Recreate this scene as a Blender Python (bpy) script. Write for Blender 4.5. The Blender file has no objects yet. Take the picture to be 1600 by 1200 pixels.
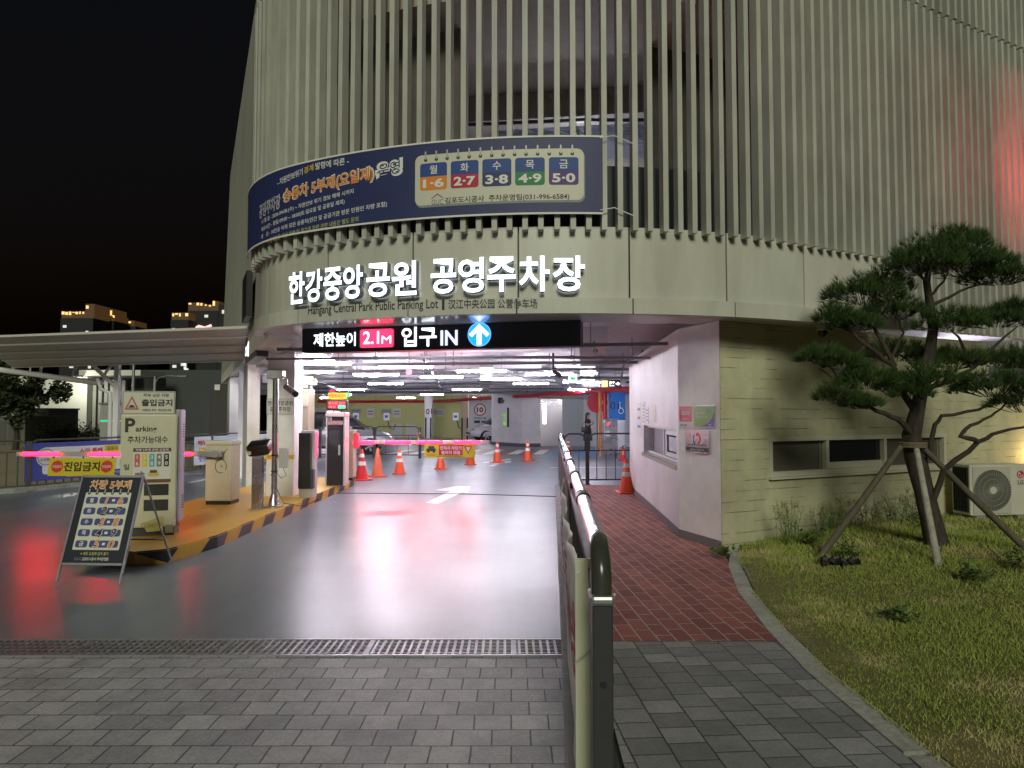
import bpy, bmesh, math, random
import numpy as np
from mathutils import Vector, Matrix
random.seed(7)
R_ = math.radians
scene = bpy.context.scene
C = scene.collection
# ------------------------------------------------------------------ camera, world, sun, exposure
F = 1063.0; HZ = 646.0; CAMH = 1.62
TILT = math.atan((HZ-600)/F)
cam_d = bpy.data.cameras.new('camera'); cam_d.sensor_width = 36; cam_d.lens = 36*F/1600
cam_d.clip_start = .05; cam_d.clip_end = 3000
cam = bpy.data.objects.new('camera', cam_d); C.objects.link(cam)
cam.location = (0, 0, CAMH); cam.rotation_euler = (math.pi/2+TILT, 0, 0)
scene.camera = cam
SUN_EL, SUN_AZ = 28, -1        # the street light's direction: from behind the camera
world = bpy.data.worlds.new('World'); scene.world = world; world.use_nodes = True
nt = world.node_tree; bg = nt.nodes['Background']
sky = nt.nodes.new('ShaderNodeTexSky'); sky.sky_type = 'NISHITA'; sky.sun_disc = False
sky.sun_elevation = R_(-3.7); sky.sun_rotation = R_(200); sky.altitude = 100
nt.links.new(sky.outputs[0], bg.inputs[0]); bg.inputs[1].default_value = 0.14
sl = bpy.data.lights.new('sun', 'SUN'); sl.energy = 1.4; sl.angle = R_(18); sl.color = (.99, 1.0, .77)
so = bpy.data.objects.new('sun', sl); C.objects.link(so)
sd = Vector((math.sin(R_(SUN_AZ))*math.cos(R_(SUN_EL)), math.cos(R_(SUN_AZ))*math.cos(R_(SUN_EL)), -math.sin(R_(SUN_EL))))
so.rotation_euler = sd.to_track_quat('-Z', 'Y').to_euler()
scene.view_settings.view_transform = 'Standard'; scene.view_settings.look = 'None'
scene.view_settings.exposure = .25; scene.view_settings.gamma = 1
scene.cycles.use_denoising = True
scene.cycles.sample_clamp_indirect = 4; scene.cycles.max_bounces = 7; scene.cycles.diffuse_bounces = 4
scene.cycles.caustics_reflective = False; scene.cycles.caustics_refractive = False

# ------------------------------------------------------------------ helpers
def ray(px, py):
    a, b = (px-800)/F, (600-py)/F
    c, s = math.cos(TILT), math.sin(TILT)
    return Vector((a, c-b*s, s+b*c))
def at(px, py, Y):
    d = ray(px, py); k = Y/d.y
    return Vector((d.x*k, Y, CAMH+d.z*k))
def G(px, py, z=0.0):
    d = ray(px, py); k = (z-CAMH)/d.z
    return Vector((d.x*k, d.y*k, z))

MATS = {}
def mat(name, col, rough=.6, metal=0, var=.0, vscale=6, bump=0, bscale=40, emit=None, estr=1, spec=.5, coat=0, stretch=None, var2=0, v2scale=.7, rvar=0):
    if name in MATS: return MATS[name]
    m = bpy.data.materials.new(name); m.use_nodes = True; MATS[name] = m
    n = m.node_tree.nodes; L = m.node_tree.links; p = n['Principled BSDF']
    col = tuple(col)+(1,)
    p.inputs['Base Color'].default_value = col
    p.inputs['Roughness'].default_value = rough; p.inputs['Metallic'].default_value = metal
    p.inputs['Specular IOR Level'].default_value = spec
    if coat: p.inputs['Coat Weight'].default_value = coat; p.inputs['Coat Roughness'].default_value = .08
    tc = None
    def coord():
        nonlocal tc
        if tc is None:
            t = n.new('ShaderNodeTexCoord'); mp = n.new('ShaderNodeMapping')
            L.new(t.outputs['Object'], mp.inputs[0])
            if stretch: mp.inputs['Scale'].default_value = stretch
            tc = mp.outputs[0]
        return tc
    last = None
    for (v, sc) in ((var, vscale), (var2, v2scale)):
        if v:
            nz = n.new('ShaderNodeTexNoise'); nz.inputs['Scale'].default_value = sc; nz.inputs['Detail'].default_value = 6; nz.inputs['Roughness'].default_value = .62
            L.new(coord(), nz.inputs['Vector'])
            mr = n.new('ShaderNodeMapRange'); mr.inputs[1].default_value = .3; mr.inputs[2].default_value = .7
            mr.inputs[3].default_value = 1-v; mr.inputs[4].default_value = 1+v
            L.new(nz.outputs[0], mr.inputs[0])
            mx = n.new('ShaderNodeVectorMath'); mx.operation = 'SCALE'
            if last is None: mx.inputs[0].default_value = col[:3]
            else: L.new(last, mx.inputs[0])
            L.new(mr.outputs[0], mx.inputs['Scale'])
            last = mx.outputs[0]
    if last is not None: L.new(last, p.inputs['Base Color'])
    if rvar:
        nz = n.new('ShaderNodeTexNoise'); nz.inputs['Scale'].default_value = 2.2; nz.inputs['Detail'].default_value = 5
        L.new(coord(), nz.inputs['Vector'])
        mr = n.new('ShaderNodeMapRange'); mr.inputs[1].default_value = .3; mr.inputs[2].default_value = .7
        mr.inputs[3].default_value = max(.02, rough-rvar); mr.inputs[4].default_value = rough+rvar
        L.new(nz.outputs[0], mr.inputs[0]); L.new(mr.outputs[0], p.inputs['Roughness'])
    if bump:
        nz = n.new('ShaderNodeTexNoise'); nz.inputs['Scale'].default_value = bscale; nz.inputs['Detail'].default_value = 4
        L.new(coord(), nz.inputs['Vector'])
        b = n.new('ShaderNodeBump'); b.inputs['Strength'].default_value = bump; b.inputs['Distance'].default_value = .01
        L.new(nz.outputs[0], b.inputs['Height']); L.new(b.outputs[0], p.inputs['Normal'])
    if emit:
        p.inputs['Emission Color'].default_value = tuple(emit)+(1,); p.inputs['Emission Strength'].default_value = estr
    return m

def setp(o, label=None, cat=None, group=None, kind=None):
    if label: o['label'] = label
    if cat: o['category'] = cat
    if group: o['group'] = group
    if kind: o['kind'] = kind
    return o
def thing(name, label, cat, loc=(0, 0, 0), rz=0, group=None):
    o = bpy.data.objects.new(name, None); C.objects.link(o); o.empty_display_size = .1
    o.location = loc; o.rotation_euler = (0, 0, rz)
    return setp(o, label, cat, group)
def kids(o): return [c for c in C.objects if c.parent is o]
def copy_tree(o, parent=None):
    c = o.copy(); C.objects.link(c)
    if parent: c.parent = parent
    for k in kids(o): copy_tree(k, c)
    return c

class MB:
    def __init__(s): s.bm = bmesh.new(); s.M = Matrix.Identity(4)
    def v(s, p): return s.bm.verts.new(s.M @ Vector(p))
    def face(s, pts):
        try: return s.bm.faces.new([s.v(p) for p in pts])
        except ValueError: return None
    def raw(s, V, Fc):
        vs = [s.v(p) for p in V]
        for f in Fc:
            try: s.bm.faces.new([vs[i] for i in f])
            except ValueError: pass
        return s
    def box(s, x0, x1, y0, y1, z0, z1, bev=0, seg=2):
        b = bmesh.new(); vs = [b.verts.new((x, y, z)) for x in (x0, x1) for y in (y0, y1) for z in (z0, z1)]
        for f in ((0, 1, 3, 2), (4, 6, 7, 5), (0, 4, 5, 1), (2, 3, 7, 6), (0, 2, 6, 4), (1, 5, 7, 3)): b.faces.new([vs[i] for i in f])
        if bev: bmesh.ops.bevel(b, geom=list(b.edges), offset=bev, segments=seg, affect='EDGES', profile=.5)
        s.merge(b); return s
    def merge(s, b):
        mp = {}
        for vv in b.verts: mp[vv] = s.v(vv.co)
        for f in b.faces: s.bm.faces.new([mp[x] for x in f.verts])
        b.free()
    def obox(s, p0, p1, w, z0, z1, bev=0):
        """a box standing along the line p0-p1 in plan, w thick to the left of the direction"""
        p0, p1 = Vector(p0[:2]), Vector(p1[:2]); d = (p1-p0); L = d.length; a = math.atan2(d.y, d.x)
        old = s.M; s.M = old @ Matrix.Translation((p0.x, p0.y, 0)) @ Matrix.Rotation(a, 4, 'Z')
        s.box(0, L, 0, w, z0, z1, bev) if w > 0 else s.box(0, L, w, 0, z0, z1, bev)
        s.M = old; return s
    def tube(s, pts, r, n=8, caps=True):
        pts = [Vector(p) for p in pts]; rs = r if isinstance(r, (list, tuple)) else [r]*len(pts)
        rings = []; up = None
        for i, p in enumerate(pts):
            d = (pts[min(i+1, len(pts)-1)]-pts[max(i-1, 0)]).normalized()
            if up is None: up = Vector((0, 0, 1)) if abs(d.z) < .9 else Vector((1, 0, 0))
            a = d.cross(up).normalized(); b = a.cross(d).normalized(); up = b
            rings.append([s.v(p+(a*math.cos(t)+b*math.sin(t))*rs[i]) for t in [2*math.pi*k/n for k in range(n)]])
        for i in range(len(rings)-1):
            for k in range(n):
                s.bm.faces.new((rings[i][k], rings[i+1][k], rings[i+1][(k+1) % n], rings[i][(k+1) % n]))
        if caps: s.bm.faces.new(rings[0]); s.bm.faces.new(rings[-1][::-1])
        return s
    def lathe(s, prof, n=20, c=(0, 0, 0), axis='Z'):
        c = Vector(c); rings = []
        for r, z in prof:
            ring = []
            for k in range(n):
                t = 2*math.pi*k/n; x, y = r*math.cos(t), r*math.sin(t)
                q = (x, y, z) if axis == 'Z' else ((x, z, y) if axis == 'Y' else (z, x, y))
                ring.append(s.v(c+Vector(q)))
            rings.append(ring)
        for i in range(len(rings)-1):
            for k in range(n): s.bm.faces.new((rings[i][k], rings[i][(k+1) % n], rings[i+1][(k+1) % n], rings[i+1][k]))
        s.bm.faces.new(rings[0][::-1]); s.bm.faces.new(rings[-1]); return s
    def prism(s, poly, fn, d0, d1):
        """polygon (u,v) extruded from depth d0 to d1, mapped by fn(u,v,d)"""
        a = [s.v(fn(u, v, d0)) for u, v in poly]; b = [s.v(fn(u, v, d1)) for u, v in poly]; n = len(poly)
        s.bm.faces.new(a); s.bm.faces.new(b[::-1])
        for i in range(n): s.bm.faces.new((a[i], b[i], b[(i+1) % n], a[(i+1) % n]))
        return s
    def build(s, name, m, parent=None, smooth=False, label=None, world=False, normals=True):
        me = bpy.data.meshes.new(name)
        if normals: bmesh.ops.recalc_face_normals(s.bm, faces=list(s.bm.faces))
        s.bm.to_mesh(me); s.bm.free()
        for mm in (m if isinstance(m, (list, tuple)) else [m]): me.materials.append(mm)
        if smooth:
            for p in me.polygons: p.use_smooth = True
            try: me.set_sharp_from_angle(angle=R_(38))
            except Exception: pass
        o = bpy.data.objects.new(name, me); C.objects.link(o)
        if parent:
            o.parent = parent
            if world:
                M = parent.matrix_basis.copy(); c_ = parent
                while c_.parent: M = c_.parent.matrix_basis @ c_.matrix_parent_inverse @ M; c_ = c_.parent
                o.matrix_parent_inverse = M.inverted()
        if label: o['label'] = label
        return o

def npmesh(name, V, Fc, m, parent=None, world=False, smooth=False):
    """fast mesh of triangles from numpy arrays"""
    me = bpy.data.meshes.new(name)
    me.vertices.add(len(V)); me.vertices.foreach_set('co', np.asarray(V, dtype=np.float32).ravel())
    k = Fc.shape[1]; me.loops.add(Fc.size); me.loops.foreach_set('vertex_index', Fc.astype(np.int32).ravel())
    me.polygons.add(len(Fc)); me.polygons.foreach_set('loop_start', np.arange(0, Fc.size, k, dtype=np.int32))
    me.update(calc_edges=True); me.validate()
    for mm in (m if isinstance(m, (list, tuple)) else [m]): me.materials.append(mm)
    o = bpy.data.objects.new(name, me); C.objects.link(o)
    if parent:
        o.parent = parent
        if world: o.matrix_parent_inverse = parent.matrix_basis.inverted()
    return o

_tc = {}
def text_geo(t, off=0.0, ext=0.0, space=1.0):
    k = (t, off, ext, space)
    if k in _tc: return _tc[k]
    cu = bpy.data.curves.new('t', 'FONT'); cu.body = t; cu.size = 1; cu.offset = off; cu.extrude = ext; cu.resolution_u = 3
    cu.space_character = space
    o = bpy.data.objects.new('t', cu); me = bpy.data.meshes.new_from_object(o)
    V = np.array([v.co[:] for v in me.vertices]).reshape(-1, 3); Fc = [tuple(p.vertices) for p in me.polygons]
    bpy.data.meshes.remove(me); bpy.data.objects.remove(o); bpy.data.curves.remove(cu)
    _tc[k] = (V, Fc); return V, Fc

def flat(u, v, d): return (u, -d, v)
class Panel:
    """a printed face: shapes in (u right, v up), d is the distance proud of the face; one mesh per (part, material)"""
    def __init__(s, parent, fn=flat, world=False): s.p = parent; s.fn = fn; s.acc = {}; s.w = world
    def mb(s, part, m): return s.acc.setdefault((part, m.name), (MB(), m))[0]
    def rect(s, part, m, u0, v0, u1, v1, d=.002, r=0, n=1, thick=0):
        us = [u0+(u1-u0)*i/n for i in range(n+1)]
        if r:
            us = sorted(set([round(x, 5) for x in us if u0+r < x < u1-r]+[round(u0+r*(1-math.cos(a)), 5) for a in (0, .4, .8, 1.2, 1.5708)]+[round(u1-r*(1-math.cos(a)), 5) for a in (0, .4, .8, 1.2, 1.5708)]))
        def lim(u):
            e = min(u-u0, u1-u); k = 0
            if r and e < r: k = r-math.sqrt(max(0, r*r-(r-e)**2))
            return v0+k, v1-k
        mb = s.mb(part, m); top = [(u, lim(u)[1]) for u in us]; bot = [(u, lim(u)[0]) for u in us]
        for i in range(len(us)-1):
            q = [bot[i], bot[i+1], top[i+1], top[i]]
            if q[0] == q[3]: q = q[:3]
            if len(q) == 4 and q[1] == q[2]: q = [q[0], q[1], q[3]]
            if len(set(q)) < 3: continue
            if thick: mb.prism(q, s.fn, d, d-thick)
            else: mb.face([s.fn(u, v, d) for u, v in q])
        return s
    def poly(s, part, m, pts, d=.002, thick=0):
        if thick: s.mb(part, m).prism(pts, s.fn, d, d-thick)
        else: s.mb(part, m).face([s.fn(u, v, d) for u, v in pts])
        return s
    def disc(s, part, m, u, v, r, d=.002, n=28, thick=0, ry=None):
        return s.poly(part, m, [(u+r*math.cos(2*math.pi*k/n), v+(ry or r)*math.sin(2*math.pi*k/n)) for k in range(n)], d, thick)
    def ring(s, part, m, u, v, r0, r1, d=.002, n=32, a0=0, a1=360):
        mb = s.mb(part, m)
        for k in range(n):
            a, b = R_(a0+(a1-a0)*k/n), R_(a0+(a1-a0)*(k+1)/n)
            mb.face([s.fn(u+r*math.cos(t), v+r*math.sin(t), d) for r, t in ((r0, a), (r1, a), (r1, b), (r0, b))])
        return s
    def text(s, part, m, t, u, v, h, d=.004, w=None, off=.012, al='c', shear=0, slope=0, space=1.0, ext=0):
        V, Fc = text_geo(t, off, 0, space)
        if not len(V): return s
        lo, hi = V.min(0), V.max(0); k = h/(hi[1]-lo[1]); kx = k if w is None else w/(hi[0]-lo[0])
        W = (hi[0]-lo[0])*kx; u0 = u-W/2 if al == 'c' else (u if al == 'l' else u-W)
        mb = s.mb(part, m); P = []
        for x, y, z in V:
            yy = (y-(lo[1]+hi[1])/2)*k; xx = (x-lo[0])*kx
            P.append(s.fn(u0+xx+yy*shear, v+yy+(xx-W/2)*slope, d))
        mb.raw(P, Fc); return s
    def done(s):
        out = {}
        for (part, mn), (mb, m) in s.acc.items():
            o = mb.build(part.split('#')[0], m, s.p, world=s.w, normals=True); out.setdefault(part, []).append(o)
        return out

# ---------------------------------------------------------------- common materials
WHITE = mat('white_paint', (.72, .72, .72), .5, var=.05)
BLACK = mat('black_paint', (.02, .02, .022), .4)
INK = mat('black_ink', (.03, .03, .035), .6)
WINK = mat('white_ink', (.78, .78, .76), .6)
NAVY = mat('navy_ink', (.03, .04, .16), .6)
YELLOW = mat('yellow_ink', (.75, .55, .02), .6)
ORANGE = mat('orange_ink', (.75, .25, .03), .6)
REDINK = mat('red_ink', (.6, .03, .04), .6)
GREENINK = mat('green_ink', (.03, .3, .10), .6)
BLUEINK = mat('blue_ink', (.03, .16, .6), .6)
PURPLEINK = mat('purple_ink', (.16, .05, .35), .6)
GREYINK = mat('grey_ink', (.2, .2, .2), .6)
STEEL = mat('brushed_steel', (.55, .55, .56), .28, metal=1, var=.08, vscale=20, rvar=.06)
CHROME = mat('chrome', (.62, .62, .65), .2, metal=1)
DKSTEEL = mat('dark_painted_steel', (.045, .045, .05), .38, var=.15)
GALV = mat('galvanised_steel', (.42, .43, .45), .42, metal=.8, var=.15)
CREAM = mat('cream_enamel', (.62, .58, .42), .4, var=.06)
E_WHITE = mat('lit_white', (.8, .8, .8), .5, emit=(.82, .93, 1.0), estr=1.9)
E_RED = mat('lit_red', (.5, .02, .05), .5, emit=(1, .03, .10), estr=2.2)
E_PINK = mat('lit_pink_red_led', (.5, .03, .1), .4, emit=(1, .0018, .008), estr=52)
E_BLUE = mat('lit_blue', (.02, .2, .7), .5, emit=(.01, .34, 1.0), estr=1.3)
E_GREEN = mat('lit_green', (.03, .5, .15), .5, emit=(.05, .9, .35), estr=1.6)
E_ORANGE = mat('lit_orange', (.6, .3, .05), .5, emit=(1, .42, .06), estr=1.6)
DARKGLASS = mat('dark_glass', (.012, .014, .016), .06, spec=.8)
# ------------------------------------------------------------------ ground
def brickmat(name, c1, c2, mortar, w, h, rot=0, ms=.006, rough=.75, bump=.5, bias=0, offset=.5, noise=.22, xyz='XY', spec=.4, rowvar=None):
    m = bpy.data.materials.new(name); m.use_nodes = True; MATS[name] = m
    n = m.node_tree.nodes; L = m.node_tree.links; p = n['Principled BSDF']
    t = n.new('ShaderNodeTexCoord'); mp = n.new('ShaderNodeMapping'); L.new(t.outputs['Object'], mp.inputs[0])
    if xyz == 'XY': mp.inputs['Rotation'].default_value = (0, 0, rot); vec = mp.outputs[0]
    else:
        mp.inputs['Rotation'].default_value = (0, 0, rot)
        sp = n.new('ShaderNodeSeparateXYZ'); cb = n.new('ShaderNodeCombineXYZ')
        L.new(mp.outputs[0], sp.inputs[0]); L.new(sp.outputs['X'], cb.inputs['X']); L.new(sp.outputs['Z'], cb.inputs['Y']); vec = cb.outputs[0]
    wob = n.new('ShaderNodeTexNoise'); wob.inputs['Scale'].default_value = 7; L.new(vec, wob.inputs['Vector'])
    wm = n.new('ShaderNodeVectorMath'); wm.operation = 'SCALE'; wm.inputs['Scale'].default_value = .008 if xyz == 'XY' else .02
    L.new(wob.outputs['Color'], wm.inputs[0]); ad = n.new('ShaderNodeVectorMath'); L.new(vec, ad.inputs[0]); L.new(wm.outputs[0], ad.inputs[1]); vec2 = ad.outputs[0]
    b = n.new('ShaderNodeTexBrick'); b.offset = offset; b.inputs['Scale'].default_value = 1
    b.inputs['Brick Width'].default_value = w; b.inputs['Row Height'].default_value = h; b.inputs['Mortar Size'].default_value = ms
    b.inputs['Mortar Smooth'].default_value = .35; b.inputs['Bias'].default_value = bias
    b.inputs['Color1'].default_value = tuple(c1)+(1,); b.inputs['Color2'].default_value = tuple(c2)+(1,); b.inputs['Mortar'].default_value = tuple(mortar)+(1,)
    L.new(vec2, b.inputs['Vector'])
    col = b.outputs['Color']
    for sc, amt in ((55, noise*.8), (1.3, noise), (9, noise*.5)):
        nz = n.new('ShaderNodeTexNoise'); nz.inputs['Scale'].default_value = sc; nz.inputs['Detail'].default_value = 6; nz.inputs['Roughness'].default_value = .65
        L.new(vec, nz.inputs['Vector'])
        mr = n.new('ShaderNodeMapRange'); mr.inputs[1].default_value = .28; mr.inputs[2].default_value = .72; mr.inputs[3].default_value = 1-amt; mr.inputs[4].default_value = 1+amt
        L.new(nz.outputs[0], mr.inputs[0]); mx = n.new('ShaderNodeVectorMath'); mx.operation = 'SCALE'
        L.new(col, mx.inputs[0]); L.new(mr.outputs[0], mx.inputs['Scale']); col = mx.outputs[0]
    L.new(col, p.inputs['Base Color']); p.inputs['Roughness'].default_value = rough; p.inputs['Specular IOR Level'].default_value = spec
    nz = n.new('ShaderNodeTexNoise'); nz.inputs['Scale'].default_value = 120; L.new(vec, nz.inputs['Vector'])
    mm = n.new('ShaderNodeMath'); mm.operation = 'MULTIPLY_ADD'; mm.inputs[1].default_value = .12; L.new(nz.outputs[0], mm.inputs[0])
    iv = n.new('ShaderNodeMath'); iv.operation = 'SUBTRACT'; iv.inputs[0].default_value = 1; L.new(b.outputs['Fac'], iv.inputs[1]); L.new(iv.outputs[0], mm.inputs[2])
    bp = n.new('ShaderNodeBump'); bp.inputs['Strength'].default_value = bump; bp.inputs['Distance'].default_value = .006
    L.new(mm.outputs[0], bp.inputs['Height']); L.new(bp.outputs[0], p.inputs['Normal'])
    return m
def sheet(name, pts, z, m, kind='structure', thick=.02):
    b = MB(); b.face([(x, y, z) for x, y in pts]); o = b.build(name, m, normals=False)
    if o.data.polygons[0].normal.z < 0: o.data.flip_normals()
    return setp(o, kind=kind)
sheet('ground', [(-900, -300), (900, -300), (900, 1500), (-900, 1500)], -.04, mat('asphalt', (.045, .045, .047), .8, var=.2, bump=.3, bscale=80))
# glossy painted driveway and garage floor
def epoxy():
    m = bpy.data.materials.new('epoxy_floor'); m.use_nodes = True; n = m.node_tree.nodes; L = m.node_tree.links; p = n['Principled BSDF']
    t = n.new('ShaderNodeTexCoord')
    def noise(sc, lo, hi, det=5, st=(1, 1, 1)):
        mp = n.new('ShaderNodeMapping'); mp.inputs['Scale'].default_value = st; L.new(t.outputs['Object'], mp.inputs[0])
        z = n.new('ShaderNodeTexNoise'); z.inputs['Scale'].default_value = sc; z.inputs['Detail'].default_value = det; z.inputs['Roughness'].default_value = .6; L.new(mp.outputs[0], z.inputs['Vector'])
        r = n.new('ShaderNodeMapRange'); r.inputs[1].default_value = .15; r.inputs[2].default_value = .85; r.inputs[3].default_value = lo; r.inputs[4].default_value = hi
        L.new(z.outputs[0], r.inputs[0]); return r.outputs[0], z.outputs[0]
    a, _ = noise(.5, .86, 1.12); b, _ = noise(6, .94, 1.06, 8); s, _ = noise(1.8, .72, 1.16, 6, (1, .07, 1))
    v1 = n.new('ShaderNodeMath'); v1.operation = 'MULTIPLY'; L.new(a, v1.inputs[0]); L.new(b, v1.inputs[1])
    v2 = n.new('ShaderNodeMath'); v2.operation = 'MULTIPLY'; L.new(v1.outputs[0], v2.inputs[0]); L.new(s, v2.inputs[1])
    mx = n.new('ShaderNodeVectorMath'); mx.operation = 'SCALE'; mx.inputs[0].default_value = (.18, .21, .25); L.new(v2.outputs[0], mx.inputs['Scale'])
    L.new(mx.outputs[0], p.inputs['Base Color'])
    r, _ = noise(.8, .28, .37, 2); L.new(r, p.inputs['Roughness']); p.inputs['Specular IOR Level'].default_value = .42
    return m
EPOXY = epoxy()
sheet('driveway', [(-15, 4.97), (.365, 4.97), (1.02, 15.02), (1.02, 15.45), (15, 15.45), (15, 48), (-20, 48)], 0, EPOXY)
sheet('paver_road', [(-18, -8), (.02-.16, -8), (.365, 4.62), (-18, 4.62)], -.002, brickmat('road_paver', (.30, .30, .33), (.43, .43, .46), (.08, .08, .085), .195, .17, 0, .005, .60, .8, spec=.5, noise=.3))
sheet('walkway_pavers', [(.22, -8), (1.86, -8), (1.86, 4.0), (1.90, 4.90), (.56, 4.90)], .004, brickmat('walk_paver', (.20, .20, .22), (.37, .37, .39), (.07, .07, .07), .167, .20, R_(86), .005, .8, .8, bias=-.3, offset=.4))
sheet('brick_walkway', [(.56, 4.904), (1.90, 4.904), (2.36, 7.5), (2.50, 8.15), (2.24, 9.0), (2.50, 13.9), (2.9, 15.44), (1.10, 15.44)], .006, brickmat('red_brick_paving', (.20, .06, .055), (.32, .10, .085), (.42, .34, .32), .26, .125, R_(86.2), .006, .75, .6))
def kerb_line():
    b = MB()
    pts = [(1.92, -8), (1.92, 3.3), (1.90, 4.3), (1.955, 5.1), (2.10, 6.2), (2.36, 7.3), (2.62, 8.02)]
    prof = []
    for i, (x, y) in enumerate(pts):
        a, c = Vector(pts[max(i-1, 0)]), Vector(pts[min(i+1, len(pts)-1)]); d = (c-a).normalized(); nrm = Vector((d.y, -d.x))
        prof.append((Vector((x, y))-nrm*.06, Vector((x, y))+nrm*.075))
    fine = []
    for i in range(len(prof)-1):
        n_ = max(1, int((prof[i+1][0]-prof[i][0]).length/.95))
        for k in range(n_):
            f0, f1 = k/n_+.004, (k+1)/n_-.004
            fine.append((tuple(prof[i][j].lerp(prof[i+1][j], f0) for j in (0, 1)), tuple(prof[i][j].lerp(prof[i+1][j], f1) for j in (0, 1))))
    for (a, b2), (c, d) in fine:
        b.raw([(a.x, a.y, -.02), (b2.x, b2.y, -.02), (d.x, d.y, -.02), (c.x, c.y, -.02), (a.x, a.y, .016), (b2.x, b2.y, .022), (d.x, d.y, .022), (c.x, c.y, .016)], [(4, 5, 6, 7), (0, 4, 7, 3), (1, 2, 6, 5), (0, 1, 5, 4), (3, 7, 6, 2)])
    setp(b.build('kerb', mat('granite_kerb', (.34, .34, .32), .8, var=.25, vscale=30, var2=.25, v2scale=2, bump=.4, bscale=90)), kind='structure')
kerb_line()
def railx(y): return .31+(y-2.4)*.0593
b = MB(); b.M = Matrix.Identity(4)
p0, p1 = Vector((railx(-8)+.02, -8)), Vector((railx(15.3)+.02, 15.3)); b.obox(p0, p1, .13, -.02, .035, .008)
setp(b.build('railing_kerb', mat('concrete_kerb', (.26, .26, .25), .8, var=.2, bump=.3)), kind='structure')
# road marks on the driveway (4 mm sheets)
MARK = mat('road_marking_white', (.80, .81, .82), .6, var=.18, vscale=12)
def mark(pts, z=.004, m=MARK): sheet('road_marking', pts, z, m)
def gp(*px): return [tuple(G(x, y)[:2]) for x, y in px]
mark(gp((683, 788), (722, 770), (731, 771), (735, 760), (714, 759.5), (680, 766), (704, 767.5), (664, 786)))
mark(gp((764, 728), (778, 722.5), (785, 723), (771, 729)))
mark(gp((753, 723), (770, 719.5), (800, 721), (797, 723), (778, 724.5)))
mark(gp((784, 718.5), (797, 716.8), (799, 719), (785, 720)))
for i in range(8):
    x = -5.2+i*1.0; mark([(x, 27.0), (x+.42, 27.0), (x+.9, 30.5), (x+.48, 30.5)])
mark([(1.15, 20.4), (9, 20.4), (9, 20.55), (1.15, 20.55)])
for x in (-7.6, -6.9): mark([(x, 16), (x+.12, 16), (x+.5, 30), (x+.38, 30)])
sheet('road_marking', [(1.2, 25.5), (13, 25.5), (13, 30.8), (1.8, 30.8)], .003, mat('blue_bay_paint', (.10, .24, .42), .35))
sheet('road_marking', [(-5.6, 26.6), (1.4, 26.6), (2.2, 31.2), (-4.8, 31.2)], .0025, mat('brown_crossing_paint', (.20, .105, .08), .4, var=.2))
b = MB(); b.tube([(-4.0, 13.9, .0), (-1.0, 13.75, .002), (.9, 13.3, .002)], .012, 5); 
setp(b.build('floor_joint', mat('joint_sealant', (.05, .05, .05), .7)), kind='structure')
# drain across the drive
dr = thing('drain_grating', 'long steel drain grating across the drive between grey pavers and glossy floor', 'drain', (-4, 4.79, 0))
b = MB(); b.box(-14, 4.36, -.17, -.15, -.02, .006); b.box(-14, 4.36, .15, .17, -.02, .006); b.build('frame', GALV, dr)
b = MB(); b.box(-14, 4.36, -.15, .15, -.035, -.03); b.build('channel', BLACK, dr)
b = MB()
for i in range(int(18.3/.05)):
    x = -13.95+i*.05
    if i % 20 == 19: b.box(x-.008, x+.03, -.149, .149, -.028, .003)
    else: b.box(x-.009, x+.009, -.149, .149, -.028, .002)
for y in (-.1, -.033, .033, .1): b.box(-13.97, 4.35, y-.006, y+.006, -.02, -.001)
b.build('grate', mat('grate_steel', (.36, .36, .39), .5, metal=.8, var=.2), dr)

# ------------------------------------------------------------------ facade path: big arc, tight left arc, straight right
RAD = 6.3; CX, CY = .6, 13.65; R2 = 2.1
TH_L, TH_R = -R_(30), R_(26.57)
S_L, S_R = RAD*TH_L, RAD*TH_R
PR = (CX+RAD*math.sin(TH_R), CY-RAD*math.cos(TH_R)); PL = (CX+RAD*math.sin(TH_L), CY-RAD*math.cos(TH_L))
C2 = (PL[0]-R2*math.sin(TH_L), PL[1]+R2*math.cos(TH_L)); TH_E = -R_(76); S_E = S_L-R2*(TH_L-TH_E)
def path(s, off=0.0):
    if s > S_R:
        t = s-S_R; c, n = math.cos(TH_R), math.sin(TH_R)
        return Vector((PR[0]+t*c+off*n, PR[1]+t*n-off*c))
    if s >= S_L:
        th = s/RAD; return Vector((CX+(RAD+off)*math.sin(th), CY-(RAD+off)*math.cos(th)))
    th = max(TH_L-(S_L-s)/R2, TH_E); P = Vector((C2[0]+(R2+off)*math.sin(th), C2[1]-(R2+off)*math.cos(th)))
    ex = S_E-s
    if ex > 0: P += Vector((-math.cos(TH_E), -math.sin(TH_E)))*ex
    return P
def s_of(px, off=0.0):
    r = (px-800)/F/(1)
    lo, hi = S_E+.02, 14
    # ratio x/y along the path grows with s
    for _ in range(50):
        m = (lo+hi)/2; P = path(m, off)
        cosf = math.cos(TILT)
        if P.x/(P.y*cosf) < r*1.0: lo = m
        else: hi = m
    return (lo+hi)/2
def sz(px, py, off=0.0):
    s = s_of(px, off); P = path(s, off); return s, at(px, py, P.y).z
def srange(s0, s1, ds=.15):
    n = max(1, int(math.ceil(abs(s1-s0)/ds))); return [s0+(s1-s0)*i/n for i in range(n+1)]
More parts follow.
